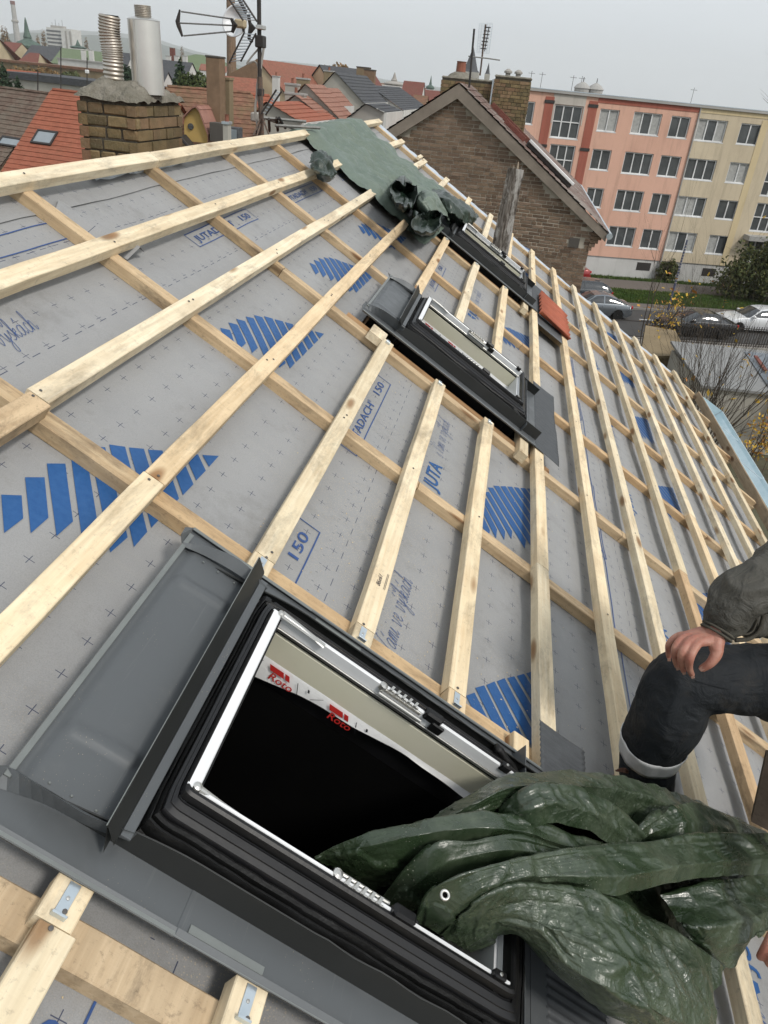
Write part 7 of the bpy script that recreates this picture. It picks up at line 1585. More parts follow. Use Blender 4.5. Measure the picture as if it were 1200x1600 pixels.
tp = thing('tarpaulin', 'dark green crumpled tarpaulin heaped over the lower end of the large window frame', 'tarpaulin', (2.3, 1.2, .05), roof=True)
def buckle(G, stretch=1.09, it=150, pull=.012, bend=.55, seed=0, jit=.0035, along=.12):
    """relax the sheet against longer rest lengths, so that surplus cloth buckles into real creases"""
    P = np.array(G, float); T = P.copy(); r_ = np.random.default_rng(seed); n, m_ = P.shape[:2]
    nz = np.array([[noise.noise(Vector(P[i, j]*11+seed)) for j in range(m_)] for i in range(n)]); nz2 = np.array([[noise.noise(Vector(P[i, j]*31+seed)) for j in range(m_)] for i in range(n)])
    nz3 = np.array([[abs(noise.noise(Vector((P[i, j][0]*7+P[i, j][1]*3, P[i, j][1]*5-P[i, j][0]*2, seed*3.3)))) for j in range(m_)] for i in range(n)]); P[..., 2] += jit*(nz*1.6+nz2)-jit*4*np.minimum(nz3*4, 1)**.6; S = 1+(stretch-1)*np.clip(1+1.6*np.array([[noise.noise(Vector(T[i, j]*4+seed+9)) for j in range(m_)] for i in range(n)]), .1, 2.2)
    con = []
    for (di, dj, k) in ((1, 0, 1), (0, 1, 1), (1, 1, .5), (1, -1, .5), (2, 0, .6), (0, 2, .6), (5, 0, bend), (0, 5, bend)):
        i1 = slice(di, None) if di else slice(None); i0 = slice(0, n-di)
        if dj >= 0: j0, j1 = slice(0, m_-dj), slice(dj, None)
        else: j0, j1 = slice(-dj, None), slice(0, m_+dj)
        L = np.linalg.norm(T[i1, j1]-T[i0, j0], axis=-1)*(1+(np.broadcast_to(.5*(S[i1, j1]+S[i0, j0]), T[i1, j1].shape[:2])-1)*(along if dj == 0 else 1.6 if di == 0 else (along+1.6)/2)); con.append((i0, i1, j0, j1, L, k))
    for _ in range(it):
        D = np.zeros_like(P); Wt = np.zeros(P.shape[:2])
        for i0, i1, j0, j1, L, k in con:
            d = P[i1, j1]-P[i0, j0]; l = np.linalg.norm(d, axis=-1)+1e-9; c = d*((l-L)/l*.5*k)[..., None]; D[i0, j0] += c; D[i1, j1] -= c; Wt[i0, j0] += k; Wt[i1, j1] += k
        P += D/np.maximum(Wt, 1)[..., None]*1.5; P += (T-P)*pull*np.array([1.0, 1.0, .35])
    return P.tolist()
def mkt(parts, name, mat, parent, solid=.0012, st=1.05, it=120):
    mb = MB()
    for k, G in enumerate(parts): mb.grid(buckle(G, st, it, seed=k+1, along=.55 if len(G) < 100 or k == 8 else .12) if st else G)
    o = mb.build(name, mat, parent, smooth=True, fix=False); return o
LA = [[(680, 1270, .06), (740, 1234, .12), (790, 1209, .15), (860, 1200, .16), (930, 1203, .155), (1000, 1215, .15), (1060, 1236, .14), (1110, 1256, .12), (1215, 1303, .10)],
      [(672, 1288, .12), (745, 1252, .19), (800, 1228, .235), (865, 1222, .25), (930, 1226, .235), (1000, 1238, .205), (1060, 1258, .185), (1115, 1274, .17), (1215, 1318, .14)],
      [(665, 1300, .10), (740, 1276, .16), (800, 1256, .19), (860, 1250, .20), (925, 1262, .17), (990, 1290, .12), (1050, 1262, .20), (1120, 1290, .19), (1215, 1330, .14)],
      [(660, 1320, .02), (740, 1300, .06), (800, 1290, .09), (860, 1290, .10), (925, 1300, .08), (985, 1318, .07), (1050, 1312, .12), (1120, 1320, .12), (1215, 1350, .10)]]
LA2 = [[(780, 1262, .16), (820, 1236, .24), (870, 1226, .27), (920, 1236, .265), (960, 1258, .25), (985, 1285, .22), (1010, 1306, .2)],
       [(785, 1285, .17), (825, 1262, .255), (870, 1252, .285), (915, 1262, .28), (950, 1282, .26), (975, 1300, .23), (1000, 1315, .2)],
       [(795, 1310, .12), (830, 1290, .19), (870, 1282, .21), (910, 1290, .21), (940, 1305, .2), (965, 1318, .19), (990, 1326, .18)]]
LA3 = [[(985, 1312, .17), (1010, 1285, .215), (1045, 1262, .245), (1090, 1250, .235), (1130, 1270, .2), (1215, 1310, .16)],
       [(1000, 1318, .18), (1030, 1298, .23), (1065, 1284, .255), (1100, 1282, .25), (1140, 1296, .22), (1215, 1325, .17)],
       [(1010, 1325, .15), (1045, 1318, .18), (1075, 1312, .2), (1110, 1310, .2), (1150, 1318, .18), (1215, 1340, .14)]]
LB = [[(496, 1336, -.04), (560, 1302, .05), (640, 1282, .11), (700, 1270, .16), (760, 1266, .19), (830, 1276, .21), (900, 1302, .21), (960, 1322, .18)],
      [(503, 1342, -.02), (570, 1322, .11), (640, 1306, .18), (710, 1294, .23), (775, 1290, .255), (840, 1302, .26), (900, 1322, .245), (965, 1332, .2)],
      [(530, 1360, -.04), (590, 1350, .07), (650, 1336, .13), (715, 1322, .17), (785, 1314, .2), (845, 1322, .21), (905, 1334, .205), (965, 1340, .18)],
      [(560, 1388, -.08), (610, 1378, -.02), (660, 1362, .04), (720, 1345, .08), (790, 1336, .12), (850, 1338, .14), (910, 1342, .15), (965, 1346, .15)]]
LC = [[(600, 1402, -.02), (640, 1352, .10), (686, 1312, .20), (740, 1308, .225), (800, 1300, .24), (860, 1318, .235), (915, 1334, .22)],
      [(612, 1412, .02), (656, 1378, .14), (706, 1346, .215), (765, 1332, .245), (825, 1328, .255), (880, 1332, .24), (930, 1338, .22)],
      [(625, 1428, .0), (675, 1408, .10), (725, 1378, .16), (780, 1356, .19), (835, 1345, .21), (885, 1342, .21), (935, 1342, .2)],
      [(645, 1446, -.06), (695, 1436, .0), (745, 1405, .06), (795, 1376, .10), (845, 1358, .14), (890, 1350, .16), (940, 1346, .17)]]
LD = [[(652, 1442, .06), (668, 1398, .15), (702, 1372, .22), (762, 1350, .265), (840, 1331, .285), (930, 1321, .295), (1020, 1311, .295), (1100, 1305, .28), (1215, 1303, .26)],
      [(664, 1444, .09), (686, 1408, .185), (730, 1383, .25), (790, 1362, .29), (860, 1347, .31), (940, 1340, .318), (1030, 1333, .318), (1110, 1326, .305), (1215, 1322, .285)],
      [(680, 1452, .09), (715, 1422, .19), (762, 1392, .245), (820, 1372, .275), (885, 1366, .295), (960, 1368, .305), (1030, 1358, .308), (1110, 1346, .298), (1215, 1340, .275)],
      [(700, 1462, .04), (738, 1438, .12), (784, 1404, .18), (835, 1382, .215), (895, 1380, .235), (962, 1398, .25), (1010, 1386, .25), (1110, 1368, .24), (1215, 1362, .23)]]
LE = [[(688, 1462, .04), (722, 1426, .15), (762, 1397, .22), (812, 1380, .255), (880, 1381, .275), (950, 1394, .28), (1010, 1428, .27), (1070, 1463, .25), (1116, 1493, .22)],
      [(712, 1470, .09), (760, 1432, .21), (815, 1410, .28), (880, 1412, .315), (948, 1428, .33), (1008, 1460, .325), (1060, 1494, .30), (1105, 1525, .26), (1124, 1548, .22)],
      [(728, 1478, .08), (785, 1446, .19), (842, 1446, .275), (895, 1458, .32), (950, 1482, .345), (1008, 1510, .34), (1058, 1540, .315), (1098, 1568, .27), (1127, 1592, .21)],
      [(742, 1482, .05), (800, 1455, .14), (845, 1472, .22), (895, 1506, .275), (950, 1540, .305), (1004, 1566, .30), (1054, 1590, .28), (1094, 1612, .24), (1128, 1630, .18)],
      [(750, 1484, .0), (806, 1458, .08), (836, 1478, .10), (872, 1516, .125), (925, 1562, .15), (985, 1594, .17), (1044, 1620, .18), (1088, 1640, .17), (1126, 1655, .14)]]
LF = [[(1035, 1392, .18), (1085, 1382, .22), (1140, 1372, .23), (1215, 1360, .20)], [(1050, 1412, .21), (1096, 1414, .26), (1150, 1404, .27), (1215, 1392, .24)],
      [(1066, 1438, .22), (1108, 1446, .27), (1160, 1438, .28), (1215, 1418, .25)], [(1085, 1466, .19), (1128, 1478, .22), (1175, 1466, .24), (1215, 1442, .22)], [(1118, 1492, .15), (1147, 1509, .16), (1184, 1462, .2), (1217, 1440, .2)]]
LG_ = [[(690, 1268, -.02), (780, 1222, .06), (870, 1210, .07), (960, 1222, .06), (1060, 1250, .05), (1215, 1310, .03)], [(650, 1360, -.06), (740, 1330, .05), (850, 1320, .08), (960, 1330, .08), (1060, 1340, .06), (1215, 1370, .03)],
      [(690, 1440, -.06), (780, 1420, .06), (870, 1420, .09), (960, 1430, .1), (1060, 1420, .08), (1180, 1420, .04)], [(740, 1472, -.04), (812, 1455, .03), (880, 1500, .06), (960, 1560, .08), (1040, 1580, .07), (1115, 1560, .03)]]
cloth = mkt([lobe(LG_, 80, 50, .006, 1), lobe(LA, 170, 50, .006, 2, 5), lobe(LA2, 110, 46, .007, 12, 6, ridge=1), lobe(LA3, 110, 42, .008, 22, 6, ridge=1), lobe(LB, 170, 50, .005, 3, 5, ridge=1), lobe(LC, 150, 50, .005, 4, 5, ridge=1), lobe(LD, 210, 54, .004, 5, 4.5, ridge=1), lobe(LF, 90, 66, .006, 7, 5, ridge=1), lobe(LE, 190, 100, .006, 6, 4.5, ridge=1)], 'cloth', MAT['tarp'], tp)
gq = np.array(rp(693, 1400, .245)); mb = MB(); 
ax_n = np.array(wr(CW))-gq; ax_n = ax_n/np.linalg.norm(ax_n)*.5+np.array([0, 0, .6]); ax_n /= np.linalg.norm(ax_n); e1 = np.cross(ax_n, (0, 1, 0)); e1 /= np.linalg.norm(e1); e2_ = np.cross(ax_n, e1)
mb.tube([gq+ax_n*.006+(e1*math.cos(a)+e2_*math.sin(a))*.0066 for a in np.linspace(0, 2*math.pi, 22)], .0026, 8, cap=False); mb.build('grommet', MAT['steel'], tp, smooth=True)
mb = MB(); mb.lathe(gq+ax_n*.003, [(.0058, 0), (.0058, .001)], 16, (e1, e2_, ax_n)); mb.build('grommet_hole', MAT['void'], tp)
# ------------------------------------------------------------------ upper tarpaulin hanging from the ridge
t2 = thing('tarpaulin', 'faded green tarpaulin draped from the ridge down to the uppermost window', 'tarpaulin', (.6, 7.2, .02), roof=True)
LFt = [(483, 204), (505, 222), (528, 245), (560, 272), (592, 300), (622, 328), (648, 352), (672, 372)]; RTt = [(566, 186), (592, 210), (618, 234), (645, 256), (672, 278), (700, 298), (722, 312), (740, 326)]
Lr = cat([np.array(rp(x, y, .028)) for x, y in LFt], 81); Rr_ = cat([np.array(rp(x, y, .03)) for x, y in RTt], 81); G = []
def drop_(v):
    d = min(abs(v-a) for a in AS); return -.016*min(1, max(0, (d-.03)/.10))
for i in range(81):
    row = []
    for j in range(61):
        f = j/60; p = Lr[i]*(1-f)+Rr_[i]*f; z = p[2]+drop_(p[0])+.012*noise.noise(Vector((p[0]*1.2, p[1]*6, 0)))+crease(p*np.array([.5, 1.6, 1]), .008, 6)
        if j < 3: z -= .03*(3-j)/3
        row.append((p[0], p[1], z))
    G.append(row)
top = [[(q[0]-.10-.02*k, q[1], q[2]-.05*k-.02) for q in G[0]] for k in (2, 1)]; G = top+G
mkt([G], 'cloth', MAT['tarp_far'], t2)
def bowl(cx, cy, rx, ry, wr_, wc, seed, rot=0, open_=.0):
    """cupped fold: rim raised, hollow dark centre"""
    G = []; n = 40
    for i in range(17):
        r_ = i/16; row = []
        for k in range(n+1):
            a = 2*math.pi*k/n; rr = r_*(1+.20*math.sin(2*a+seed)+.10*math.sin(3*a+2*seed)+.05*math.sin(7*a+seed)); x = rx*math.cos(a)*rr; y = ry*math.sin(a)*rr; x, y = x*math.cos(rot)-y*math.sin(rot), x*math.sin(rot)+y*math.cos(rot)
            w = wc+(wr_-wc)*(r_**1.8)+.02*math.sin(4*a+seed)*r_; p = np.array(rp(cx+x, cy+y, w)); row.append(p+[0, 0, crease(p, .012, 9, seed)])
        G.append(row)
    # outer skirt folding back down
    row = []
    for k in range(n+1):
        a = 2*math.pi*k/n; x = rx*math.cos(a)*1.10; y = ry*math.sin(a)*1.10; x, y = x*math.cos(rot)-y*math.sin(rot), x*math.sin(rot)+y*math.cos(rot); row.append(np.array(rp(cx+x, cy+y, wr_*.45)))
    G.append(row); row2 = [np.array(rp(cx+(rx*1.0*math.cos(2*math.pi*k/n)*math.cos(rot)-ry*math.sin(2*math.pi*k/n)*math.sin(rot)), cy+(rx*math.cos(2*math.pi*k/n)*math.sin(rot)+ry*math.sin(2*math.pi*k/n)*math.cos(rot)), 0.01)) for k in range(n+1)]
    G.append(row2); return G
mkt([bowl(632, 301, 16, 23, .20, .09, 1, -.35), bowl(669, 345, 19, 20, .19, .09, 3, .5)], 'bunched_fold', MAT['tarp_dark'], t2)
KN = [[(648, 318, .06), (655, 300, .16), (668, 294, .22), (682, 300, .2), (694, 318, .12)], [(650, 330, .10), (660, 314, .22), (672, 306, .27), (685, 312, .25), (700, 328, .16)], [(658, 338, .08), (668, 330, .17), (678, 326, .21), (690, 330, .18), (704, 342, .1)]]
KR = [[(676, 296, .08), (700, 300, .15), (722, 312, .14), (740, 326, .10), (748, 338, .04)], [(682, 308, .16), (702, 314, .24), (722, 326, .23), (738, 338, .17), (744, 346, .08)], [(690, 326, .12), (704, 330, .19), (720, 340, .18), (732, 348, .13), (738, 352, .05)], [(698, 340, .02), (708, 345, .06), (718, 350, .06), (727, 354, .04), (734, 356, .01)]]
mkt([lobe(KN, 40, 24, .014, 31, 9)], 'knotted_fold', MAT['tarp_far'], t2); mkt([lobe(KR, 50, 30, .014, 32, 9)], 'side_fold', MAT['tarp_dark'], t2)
# rolled edge hanging on the second batten
t3 = thing('tarpaulin_end', 'small dark green bunched end of tarpaulin hooked over the second batten', 'tarpaulin', rp(505, 262, .03), roof=True)
mb = MB(); cc = np.array(rp(507, 258, .05)); D_ = np.linalg.norm(W_c := (Oo+Wm @ cc)-CW); sc = D_/F_PX
ex = Wm.T @ RW[0]; ey = -(Wm.T @ RW[1])
LR = [[(487, 243, .05), (497, 237, .10), (509, 239, .11), (519, 248, .06)], [(485, 250, .11), (498, 246, .18), (512, 250, .18), (523, 260, .11)], [(488, 260, .10), (500, 260, .155), (513, 264, .15), (524, 270, .09)], [(493, 268, .08), (503, 270, .16), (514, 273, .15), (523, 276, .08)], [(500, 277, .01), (508, 280, .04), (516, 280, .04), (521, 278, .01)]]
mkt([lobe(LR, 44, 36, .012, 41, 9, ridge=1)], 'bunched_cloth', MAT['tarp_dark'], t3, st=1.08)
# ================================================================== the roofer
MAT['skin'] = None
def skin_mat():
    m = NT('weathered_skin', .48, 0, .4); v = m.mapping(); n = m.noise(v, 28, 5, .6); col = m.mix(m.ramp(n, [(.35, 0), (.7, 1)]), (.42, .215, .155), (.34, .125, .09)); n2 = m.noise(v, 90, 4, .7); col = m.mix(m.ramp(n2, [(.55, 0), (.75, .4)]), col, (.22, .10, .08))
    m.color(col); m.b.inputs['Subsurface Weight'].default_value = .12; m.b.inputs['Subsurface Radius'].default_value = (.01, .004, .002); m.bump(m.math('ADD', m.noise(v, 220, 3), m.math('ADD', m.math('MULTIPLY', n2, .8), m.math('MULTIPLY', m.noise(m.mapping((1, 1, 2)), 60, 2), 1.5))), .6, .0016); return m.mat
MAT['skin'] = skin_mat()
def cloth_mat(n, c, c2, dust=0, dustc=(.2, .16, .11), rough=.75, wr_=.6):
    m = NT(n, rough, 0, .25); v = m.mapping(); a = m.noise(v, 6, 6, .65); col = m.mix(m.ramp(a, [(.35, 0), (.7, 1)]), c, c2)
    if dust: d = m.noise(v, 5.5, 9, .8); col = m.mix(m.math('MULTIPLY', m.ramp(d, [(.50, 0), (.72, 1)]), dust), col, dustc)
    m.color(col); w = m.noise(m.mapping((1, 1, 1)), 14, 4, .6, 1.5); f = m.noise(v, 500, 1); b1 = m.n.new('ShaderNodeBump'); b1.inputs['Strength'].default_value = .2; b1.inputs['Distance'].default_value = .001; m.L(f, b1.inputs['Height']); m.bump(w, wr_, .018, b1.outputs[0]); return m.mat
MAT['trousers'] = cloth_mat('dusty_work_trousers', (.020, .023, .026), (.014, .016, .019), .45, (.075, .06, .042)); MAT['jacket'] = cloth_mat('olive_grey_jacket', (.078, .074, .062), (.055, .053, .046), .12, rough=.62, wr_=.9)
MAT['lining'] = simple('jacket_trim', (.085, .078, .062), (.06, .055, .045), .8, 0, .2, 30, .3); MAT['reflective'] = simple('reflective_tape', (.72, .72, .71), (.60, .60, .59), .45, .2, .5, 20, .1); MAT['boot'] = simple('brown_boot', (.10, .045, .03), (.06, .03, .02), .6, 0, .3, 20, .3)
def fuse(name, chains, mat, parent, voxel, smooth_it=6, disp=None, sub=0):
    """loft tapered chains and fuse them into one continuous skin"""
    mb = MB()
    for pts, rad, *fl in chains:
        n = max(8, len(pts)*6); P = cat(pts, n); Rr = [float(np.interp(i/(n-1)*(len(pts)-1), range(len(pts)), rad)) for i in range(n)]
        # rounded ends
        t0 = P[0]-P[1]; t0 = t0/(np.linalg.norm(t0)+1e-9); t1 = P[-1]-P[-2]; t1 = t1/(np.linalg.norm(t1)+1e-9)
        P2 = [P[0]+t0*Rr[0]*.95, P[0]+t0*Rr[0]*.75, P[0]+t0*Rr[0]*.4]+P+[P[-1]+t1*Rr[-1]*.4, P[-1]+t1*Rr[-1]*.75, P[-1]+t1*Rr[-1]*.95]; R2 = [Rr[0]*.2, Rr[0]*.66, Rr[0]*.92]+Rr+[Rr[-1]*.92, Rr[-1]*.66, Rr[-1]*.2]
        mb.tube(P2, R2, 18, flat=fl[0] if fl else 1.0, upv=fl[1] if len(fl) > 1 else None)
    o = mb.build(name, mat, parent, smooth=True)
    r_ = o.modifiers.new('r', 'REMESH'); r_.mode = 'VOXEL'; r_.voxel_size = voxel; r_.use_smooth_shade = True
    s_ = o.modifiers.new('s', 'SMOOTH'); s_.iterations = smooth_it; s_.factor = .5
    dg = bpy.context.evaluated_depsgraph_get(); dg.update(); me = bpy.data.meshes.new_from_object(o.evaluated_get(dg)); o.modifiers.clear()
    if disp:
        nrm = np.zeros(len(me.vertices)*3); me.vertices.foreach_get('normal', nrm); co = np.zeros(len(me.vertices)*3); me.vertices.foreach_get('co', co); co = co.reshape(-1, 3); nrm = nrm.reshape(-1, 3)
        off = np.array([disp(Vector(p+ORG[o.name])) for p in co]); me.vertices.foreach_set('co', (co+nrm*off[:, None]).ravel())
    me.materials.clear(); me.materials.append(mat); me.shade_smooth(); o.data = me; return o
pe = thing('person', 'crouching roofer in olive jacket and dark trousers with a reflective band, hand resting on knee', 'person', dD(1005, 1235, 2.33))
P = dD
hand_w = P(1120, 987, 1.90)
kn = {'i': (P(1089, 1008, 1.872), P(1079, 1027, 1.858), P(1077, 1043, 1.882), P(1081, 1054, 1.905)), 'm': (P(1079, 1001, 1.886), P(1066, 1020, 1.872), P(1065, 1037, 1.897), P(1068, 1048, 1.920)),
      'r': (P(1069, 996, 1.906), P(1055, 1013, 1.893), P(1055, 1030, 1.917), P(1058, 1041, 1.935)), 'p': (P(1061, 993, 1.932), P(1046, 1005, 1.928), P(1044, 1018, 1.948), P(1045, 1027, 1.960))}
elbow = P(1212, 905, 1.93); sho = P(1335, 815, 2.02); neck = P(1420, 790, 2.10); pel = P(1370, 1090, 2.25); chest = P(1400, 880, 2.12); head = P(1400, 640, 2.0)
knee = P(1066, 1062, 2.04); ankle = P(1008, 1218, 2.30); toe = P(958, 1228, 2.36)
knee2 = P(1330, 1290, 1.95); ankle2 = P(1480, 1330, 2.30); elbow2 = P(1420, 1180, 1.70); hand2 = P(1262, 1424, 1.62)
CHB = [([head+UZ*.04, head-UZ*.03, head-UZ*.10], [.085, .092, .060]), ([head-UZ*.12, neck+UZ*.03, neck], [.058, .058, .065]), ([neck, chest, pel], [.10, .155, .14]), ([neck, sho, elbow, hand_w], [.08, .065, .042, .029]),
       ([pel, P(1210, 1068, 2.1), knee], [.12, .085, .060]), ([knee, P(1040, 1130, 2.14), ankle], [.058, .052, .040]), ([ankle, ankle-UZ*.05, toe], [.04, .045, .035]),
       ([pel, knee2], [.12, .06]), ([knee2, ankle2], [.058, .04]), ([ankle2, ankle2+np.array([.05, .1, -.06])], [.04, .035]), ([chest, P(1475, 900, 2.0), elbow2, hand2], [.10, .065, .045, .028]),
       # palm and fingers
       ([hand_w, P(1104, 997, 1.892), (kn['i'][0]+kn['m'][0])/2], [.0270, .0250, .0140], .62), ([hand_w, P(1094, 990, 1.908), (kn['r'][0]+kn['p'][0])/2], [.0255, .0225, .0130], .62),
       ([hand_w, P(1119, 1006, 1.885), P(1119, 1022, 1.876), P(1110, 1036, 1.876), P(1098, 1044, 1.888)], [.024, .0200, .0150, .0118, .0098])]
for k_, r_ in (('i', .0095), ('m', .0096), ('r', .0091), ('p', .0078)): CHB.append(([hand_w+(kn[k_][0]-hand_w)*.55, *kn[k_]], [r_*1.1, r_*1.18, r_*1.08, r_*.95, r_*.78]))
hd = hand2-elbow2; hd /= np.linalg.norm(hd); sdv = np.cross(hd, UZ); sdv /= np.linalg.norm(sdv)
for k in range(4): b = hand2+hd*.07+sdv*(.019*k-.03); CHB.append(([hand2, b, b+hd*.035-UZ*.012, b+hd*.04-UZ*.045], [.016, .0112, .0105, .009]))
CHB.append(([hand2, hand2+hd*.04-sdv*.04, hand2+hd*.08-sdv*.04-UZ*.02], [.018, .013, .0105]))
# face: nose, brow, chin, ears
fd = np.array([-.75, -.6, -.25]); fd /= np.linalg.norm(fd); sd2 = np.cross(fd, UZ); sd2 /= np.linalg.norm(sd2)
CHB += [([head+fd*.085+UZ*.0, head+fd*.105-UZ*.035], [.012, .015]), ([head+fd*.075+UZ*.02-sd2*.03, head+fd*.075+UZ*.02+sd2*.03], [.016, .016]), ([head+fd*.06-UZ*.10, head+fd*.07-UZ*.085], [.028, .028]), ([head+sd2*.09-UZ*.02, head+sd2*.092+UZ*.02], [.012, .014]), ([head-sd2*.09-UZ*.02, head-sd2*.092+UZ*.02], [.012, .014]),
        ([head+fd*.088-UZ*.062-sd2*.02, head+fd*.088-UZ*.062+sd2*.02], [.009, .009])]
body = fuse('body', CHB, MAT['skin'], pe, .0026, 2)
mb = MB()
for s_ in (-1, 1): mb.lathe(head+fd*.085+UZ*.003+sd2*.03*s_, [(.010, 0), (.008, .004), (.002, .006)], 12, (sd2, UZ, fd))
mb.build('eyes', MAT['frame_w'], body, smooth=True)
def knitcap(p): return .002*noise.noise(p*40)
fuse('knit_cap', [([head+UZ*.035, head+UZ*.075], [.098, .075])], MAT['jacket'], body, .008, 4)
# nails
for k_, t_ in (('i', 3), ('m', 3), ('r', 3), ('p', 3)):
    c = kn[k_][3]; prv = kn[k_][2]; d = c-prv; d /= np.linalg.norm(d); vw = CW-c; vw /= np.linalg.norm(vw); up = vw-d*(vw@d); up /= np.linalg.norm(up); sdd = np.cross(d, up); mb = MB(); mb.bbox((-.0042, -.005, 0), (.0042, .006, .0012), .0006, ax=(sdd, d, up), o=c+up*.0068+d*.001); mb.build('fingernail', simple('nail_skin', (.46, .27, .21), None, .35, 0, .5, 5, 0), body)
c = P(1098, 1044, 1.888); d = c-P(1110, 1036, 1.876); d /= np.linalg.norm(d); vw = CW-c; vw /= np.linalg.norm(vw); up = vw-d*(vw@d); up /= np.linalg.norm(up); mb = MB(); mb.bbox((-.0052, -.006, 0), (.0052, .006, .0012), .0006, ax=(np.cross(d, up), d, up), o=c+up*.0085); mb.build('fingernail', simple('nail_skin', (.46, .27, .21), None, .35, 0, .5, 5, 0), body)
def dispT(p): return .006*noise.noise(p*7)+.007*(.5-abs(noise.noise(Vector((p.x*13, p.y*13, p.z*5)))*2))+.0025*noise.noise(p*34)
TR = fuse('trousers', [([pel+UZ*.05, P(1250, 1070, 2.14), P(1180, 1062, 2.08), P(1120, 1062, 2.05), knee], [.155, .115, .100, .092, .086]), ([knee, P(1056, 1078, 2.06), P(1045, 1114, 2.10), P(1025, 1148, 2.17), P(1014, 1182, 2.23), P(1010, 1224, 2.30)], [.086, .095, .099, .092, .082, .082]),
                  ([pel, P(1340, 1180, 2.10), knee2], [.15, .11, .085]), ([knee2, (knee2+ankle2)/2, ankle2], [.085, .08, .065])], MAT['trousers'], body, .007, 5, dispT)
ca = P(1020, 1165, 2.205); dA = P(1012, 1212, 2.285)-P(1034, 1140, 2.155); dA /= np.linalg.norm(dA); e1 = np.cross(dA, UZ); e1 /= np.linalg.norm(e1); e2_ = np.cross(dA, e1); tv = np.array([v.co[:] for v in TR.data.vertices])+ORG[TR.name]-ca; ta = tv @ dA; near_ = (np.abs(ta) < .055) & (np.linalg.norm(tv, axis=1) < .17); tv = tv[near_]; ta = ta[near_]
tr_ = np.hypot(tv @ e1, tv @ e2_); tg = np.arctan2(tv @ e2_, tv @ e1); mb = MB(); G = []
for k in range(61):
    a = 2*math.pi*k/60; row = []
    for j in (-1, -.6, -.2, .2, .6, 1):
        dd = np.abs((tg-a+math.pi) % (2*math.pi)-math.pi); sel = (dd < .16) & (np.abs(ta-.034*j+.004) < .012); r_ = (tr_[sel].max() if sel.any() else .085)+.0035; row.append(ca+dA*(.034*j-.004)+(e1*math.cos(a)+e2_*math.sin(a))*r_)
    G.append(row)
mb.grid(G); o = mb.build('reflective_band', MAT['reflective'], body, smooth=True); s_ = o.modifiers.new('s', 'SOLIDIFY'); s_.thickness = .002
mb = MB(); mb.tube(cat([P(1088, 1064, 1.955), P(1130, 1075, 1.957), P(1180, 1082, 1.98), P(1240, 1092, 2.02)], 20), .0016, 5); mb.build('trouser_seam', MAT['trousers'], body)
def dispJ(p): return .008*noise.noise(p*6)+.011*(.45-abs(noise.noise(Vector((p.x*9, p.y*9, p.z*20)))*2))+.003*noise.noise(p*36)
fuse('jacket', [([P(1124, 983, 1.902), P(1136, 965, 1.90), P(1150, 940, 1.90), P(1178, 918, 1.91), elbow, P(1260, 860, 1.97), sho], [.040, .058, .066, .070, .076, .085, .10]),
                ([P(1330, 1030, 2.20), P(1345, 960, 2.14), chest, neck-UZ*.02], [.215, .20, .19, .12]), ([pel+UZ*.06, (pel+chest)/2, chest, neck-UZ*.02], [.20, .205, .20, .125]), ([P(1178, 972, 2.00), P(1205, 962, 2.03), P(1250, 950, 2.08), P(1340, 930, 2.15)], [.045, .068, .09, .13]), ([chest, P(1475, 900, 2.0), elbow2, elbow2+(hand2-elbow2)*.75], [.13, .10, .075, .05])], MAT['jacket'], body, .007, 4, dispJ)
mb = MB(); cw_ = P(1121, 986, 1.905); dw = hand_w-P(1150, 940, 1.90); dw /= np.linalg.norm(dw); e1 = np.cross(dw, UZ); e1 /= np.linalg.norm(e1); e2_ = np.cross(dw, e1)
for j, r_ in ((-.004, .0405), (.006, .0395)): mb.tube([cw_+dw*j+(e1*math.cos(a)+e2_*math.sin(a))*r_ for a in np.linspace(0, 2*math.pi, 30)], .0035, 6, cap=False)
mb.build('cuff_hem', MAT['lining'], body, smooth=True)
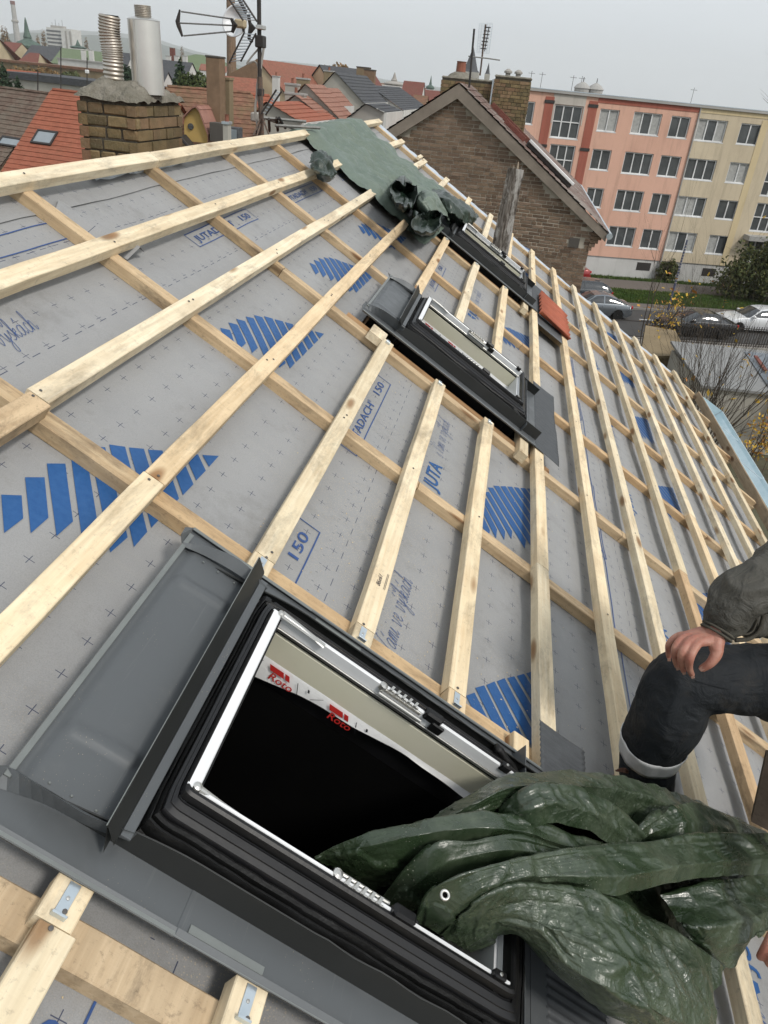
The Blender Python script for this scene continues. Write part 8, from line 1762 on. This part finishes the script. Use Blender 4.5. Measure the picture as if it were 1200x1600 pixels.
mb = MB(); mb.tube(cat([P(1148, 1000, 1.955), P(1170, 998, 1.95), P(1186, 985, 1.945), P(1194, 955, 1.94), P(1197, 915, 1.945), P(1206, 880, 1.93)], 30), [.006]*30, 6); mb.tube(cat([P(1150, 992, 1.955), P(1172, 989, 1.95), P(1182, 972, 1.945), P(1187, 940, 1.94), P(1196, 905, 1.935)], 30), [.003]*30, 6); mb.build('zip_placket', MAT['lining'], body, smooth=True)
for a_, t_ in ((ankle, toe), (ankle2, ankle2+np.array([.1, .2, -.1]))):
    fuse('boot', [([a_+UZ*.06, a_-UZ*.03], [.062, .055]), ([a_-UZ*.045, (a_+t_)/2-UZ*.05, t_-UZ*.02], [.05, .048, .040], .8)], MAT['boot'], body, .007, 4)
mb = MB(); q = P(962, 1204, 2.20)
for k in range(4): mb.tube(cat([q+np.array([.004*k, 0, .004*k]), q+np.array([.02, -.01, .012+.004*k]), q+np.array([.035, .0, .002*k])], 8), .003, 5)
mb.build('bootlace', MAT['boot'], body)
# upright board at the picture edge
bd = thing('upright_board', 'dark brown board standing on edge beside the roofer', 'board', P(1180, 1290, 1.9)); a = P(1197, 1180, 1.9); b = P(1174, 1284, 1.9); c_ = P(1260, 1330, 1.9); d_ = P(1290, 1190, 1.9)
MAT['board_brown'] = simple('brown_board', (.10, .075, .055), (.065, .05, .038), .85, 0, .2, 9, .4); mb = MB(); mb.prism([a, b, c_, d_], np.array([.01, .03, -.01])); mb.build('panel', MAT['board_brown'], bd)
# ------------------------------------------------------------------ damp air over the town
hm = bpy.data.materials.new('damp_air'); hm.use_nodes = True; hn = hm.node_tree; hn.nodes.clear(); ho = hn.nodes.new('ShaderNodeOutputMaterial'); hv = hn.nodes.new('ShaderNodeVolumePrincipled')
hv.inputs['Color'].default_value = (.97, .985, 1.0, 1); hv.inputs['Density'].default_value = 0.00016; hv.inputs['Anisotropy'].default_value = 0.2; hn.links.new(hv.outputs[0], ho.inputs['Volume'])
mb = MB(); mb.box((-6200, -3200, -1.5), (6200, 9200, 460)); hz_ = mb.build('haze', hm); hz_['kind'] = 'stuff'
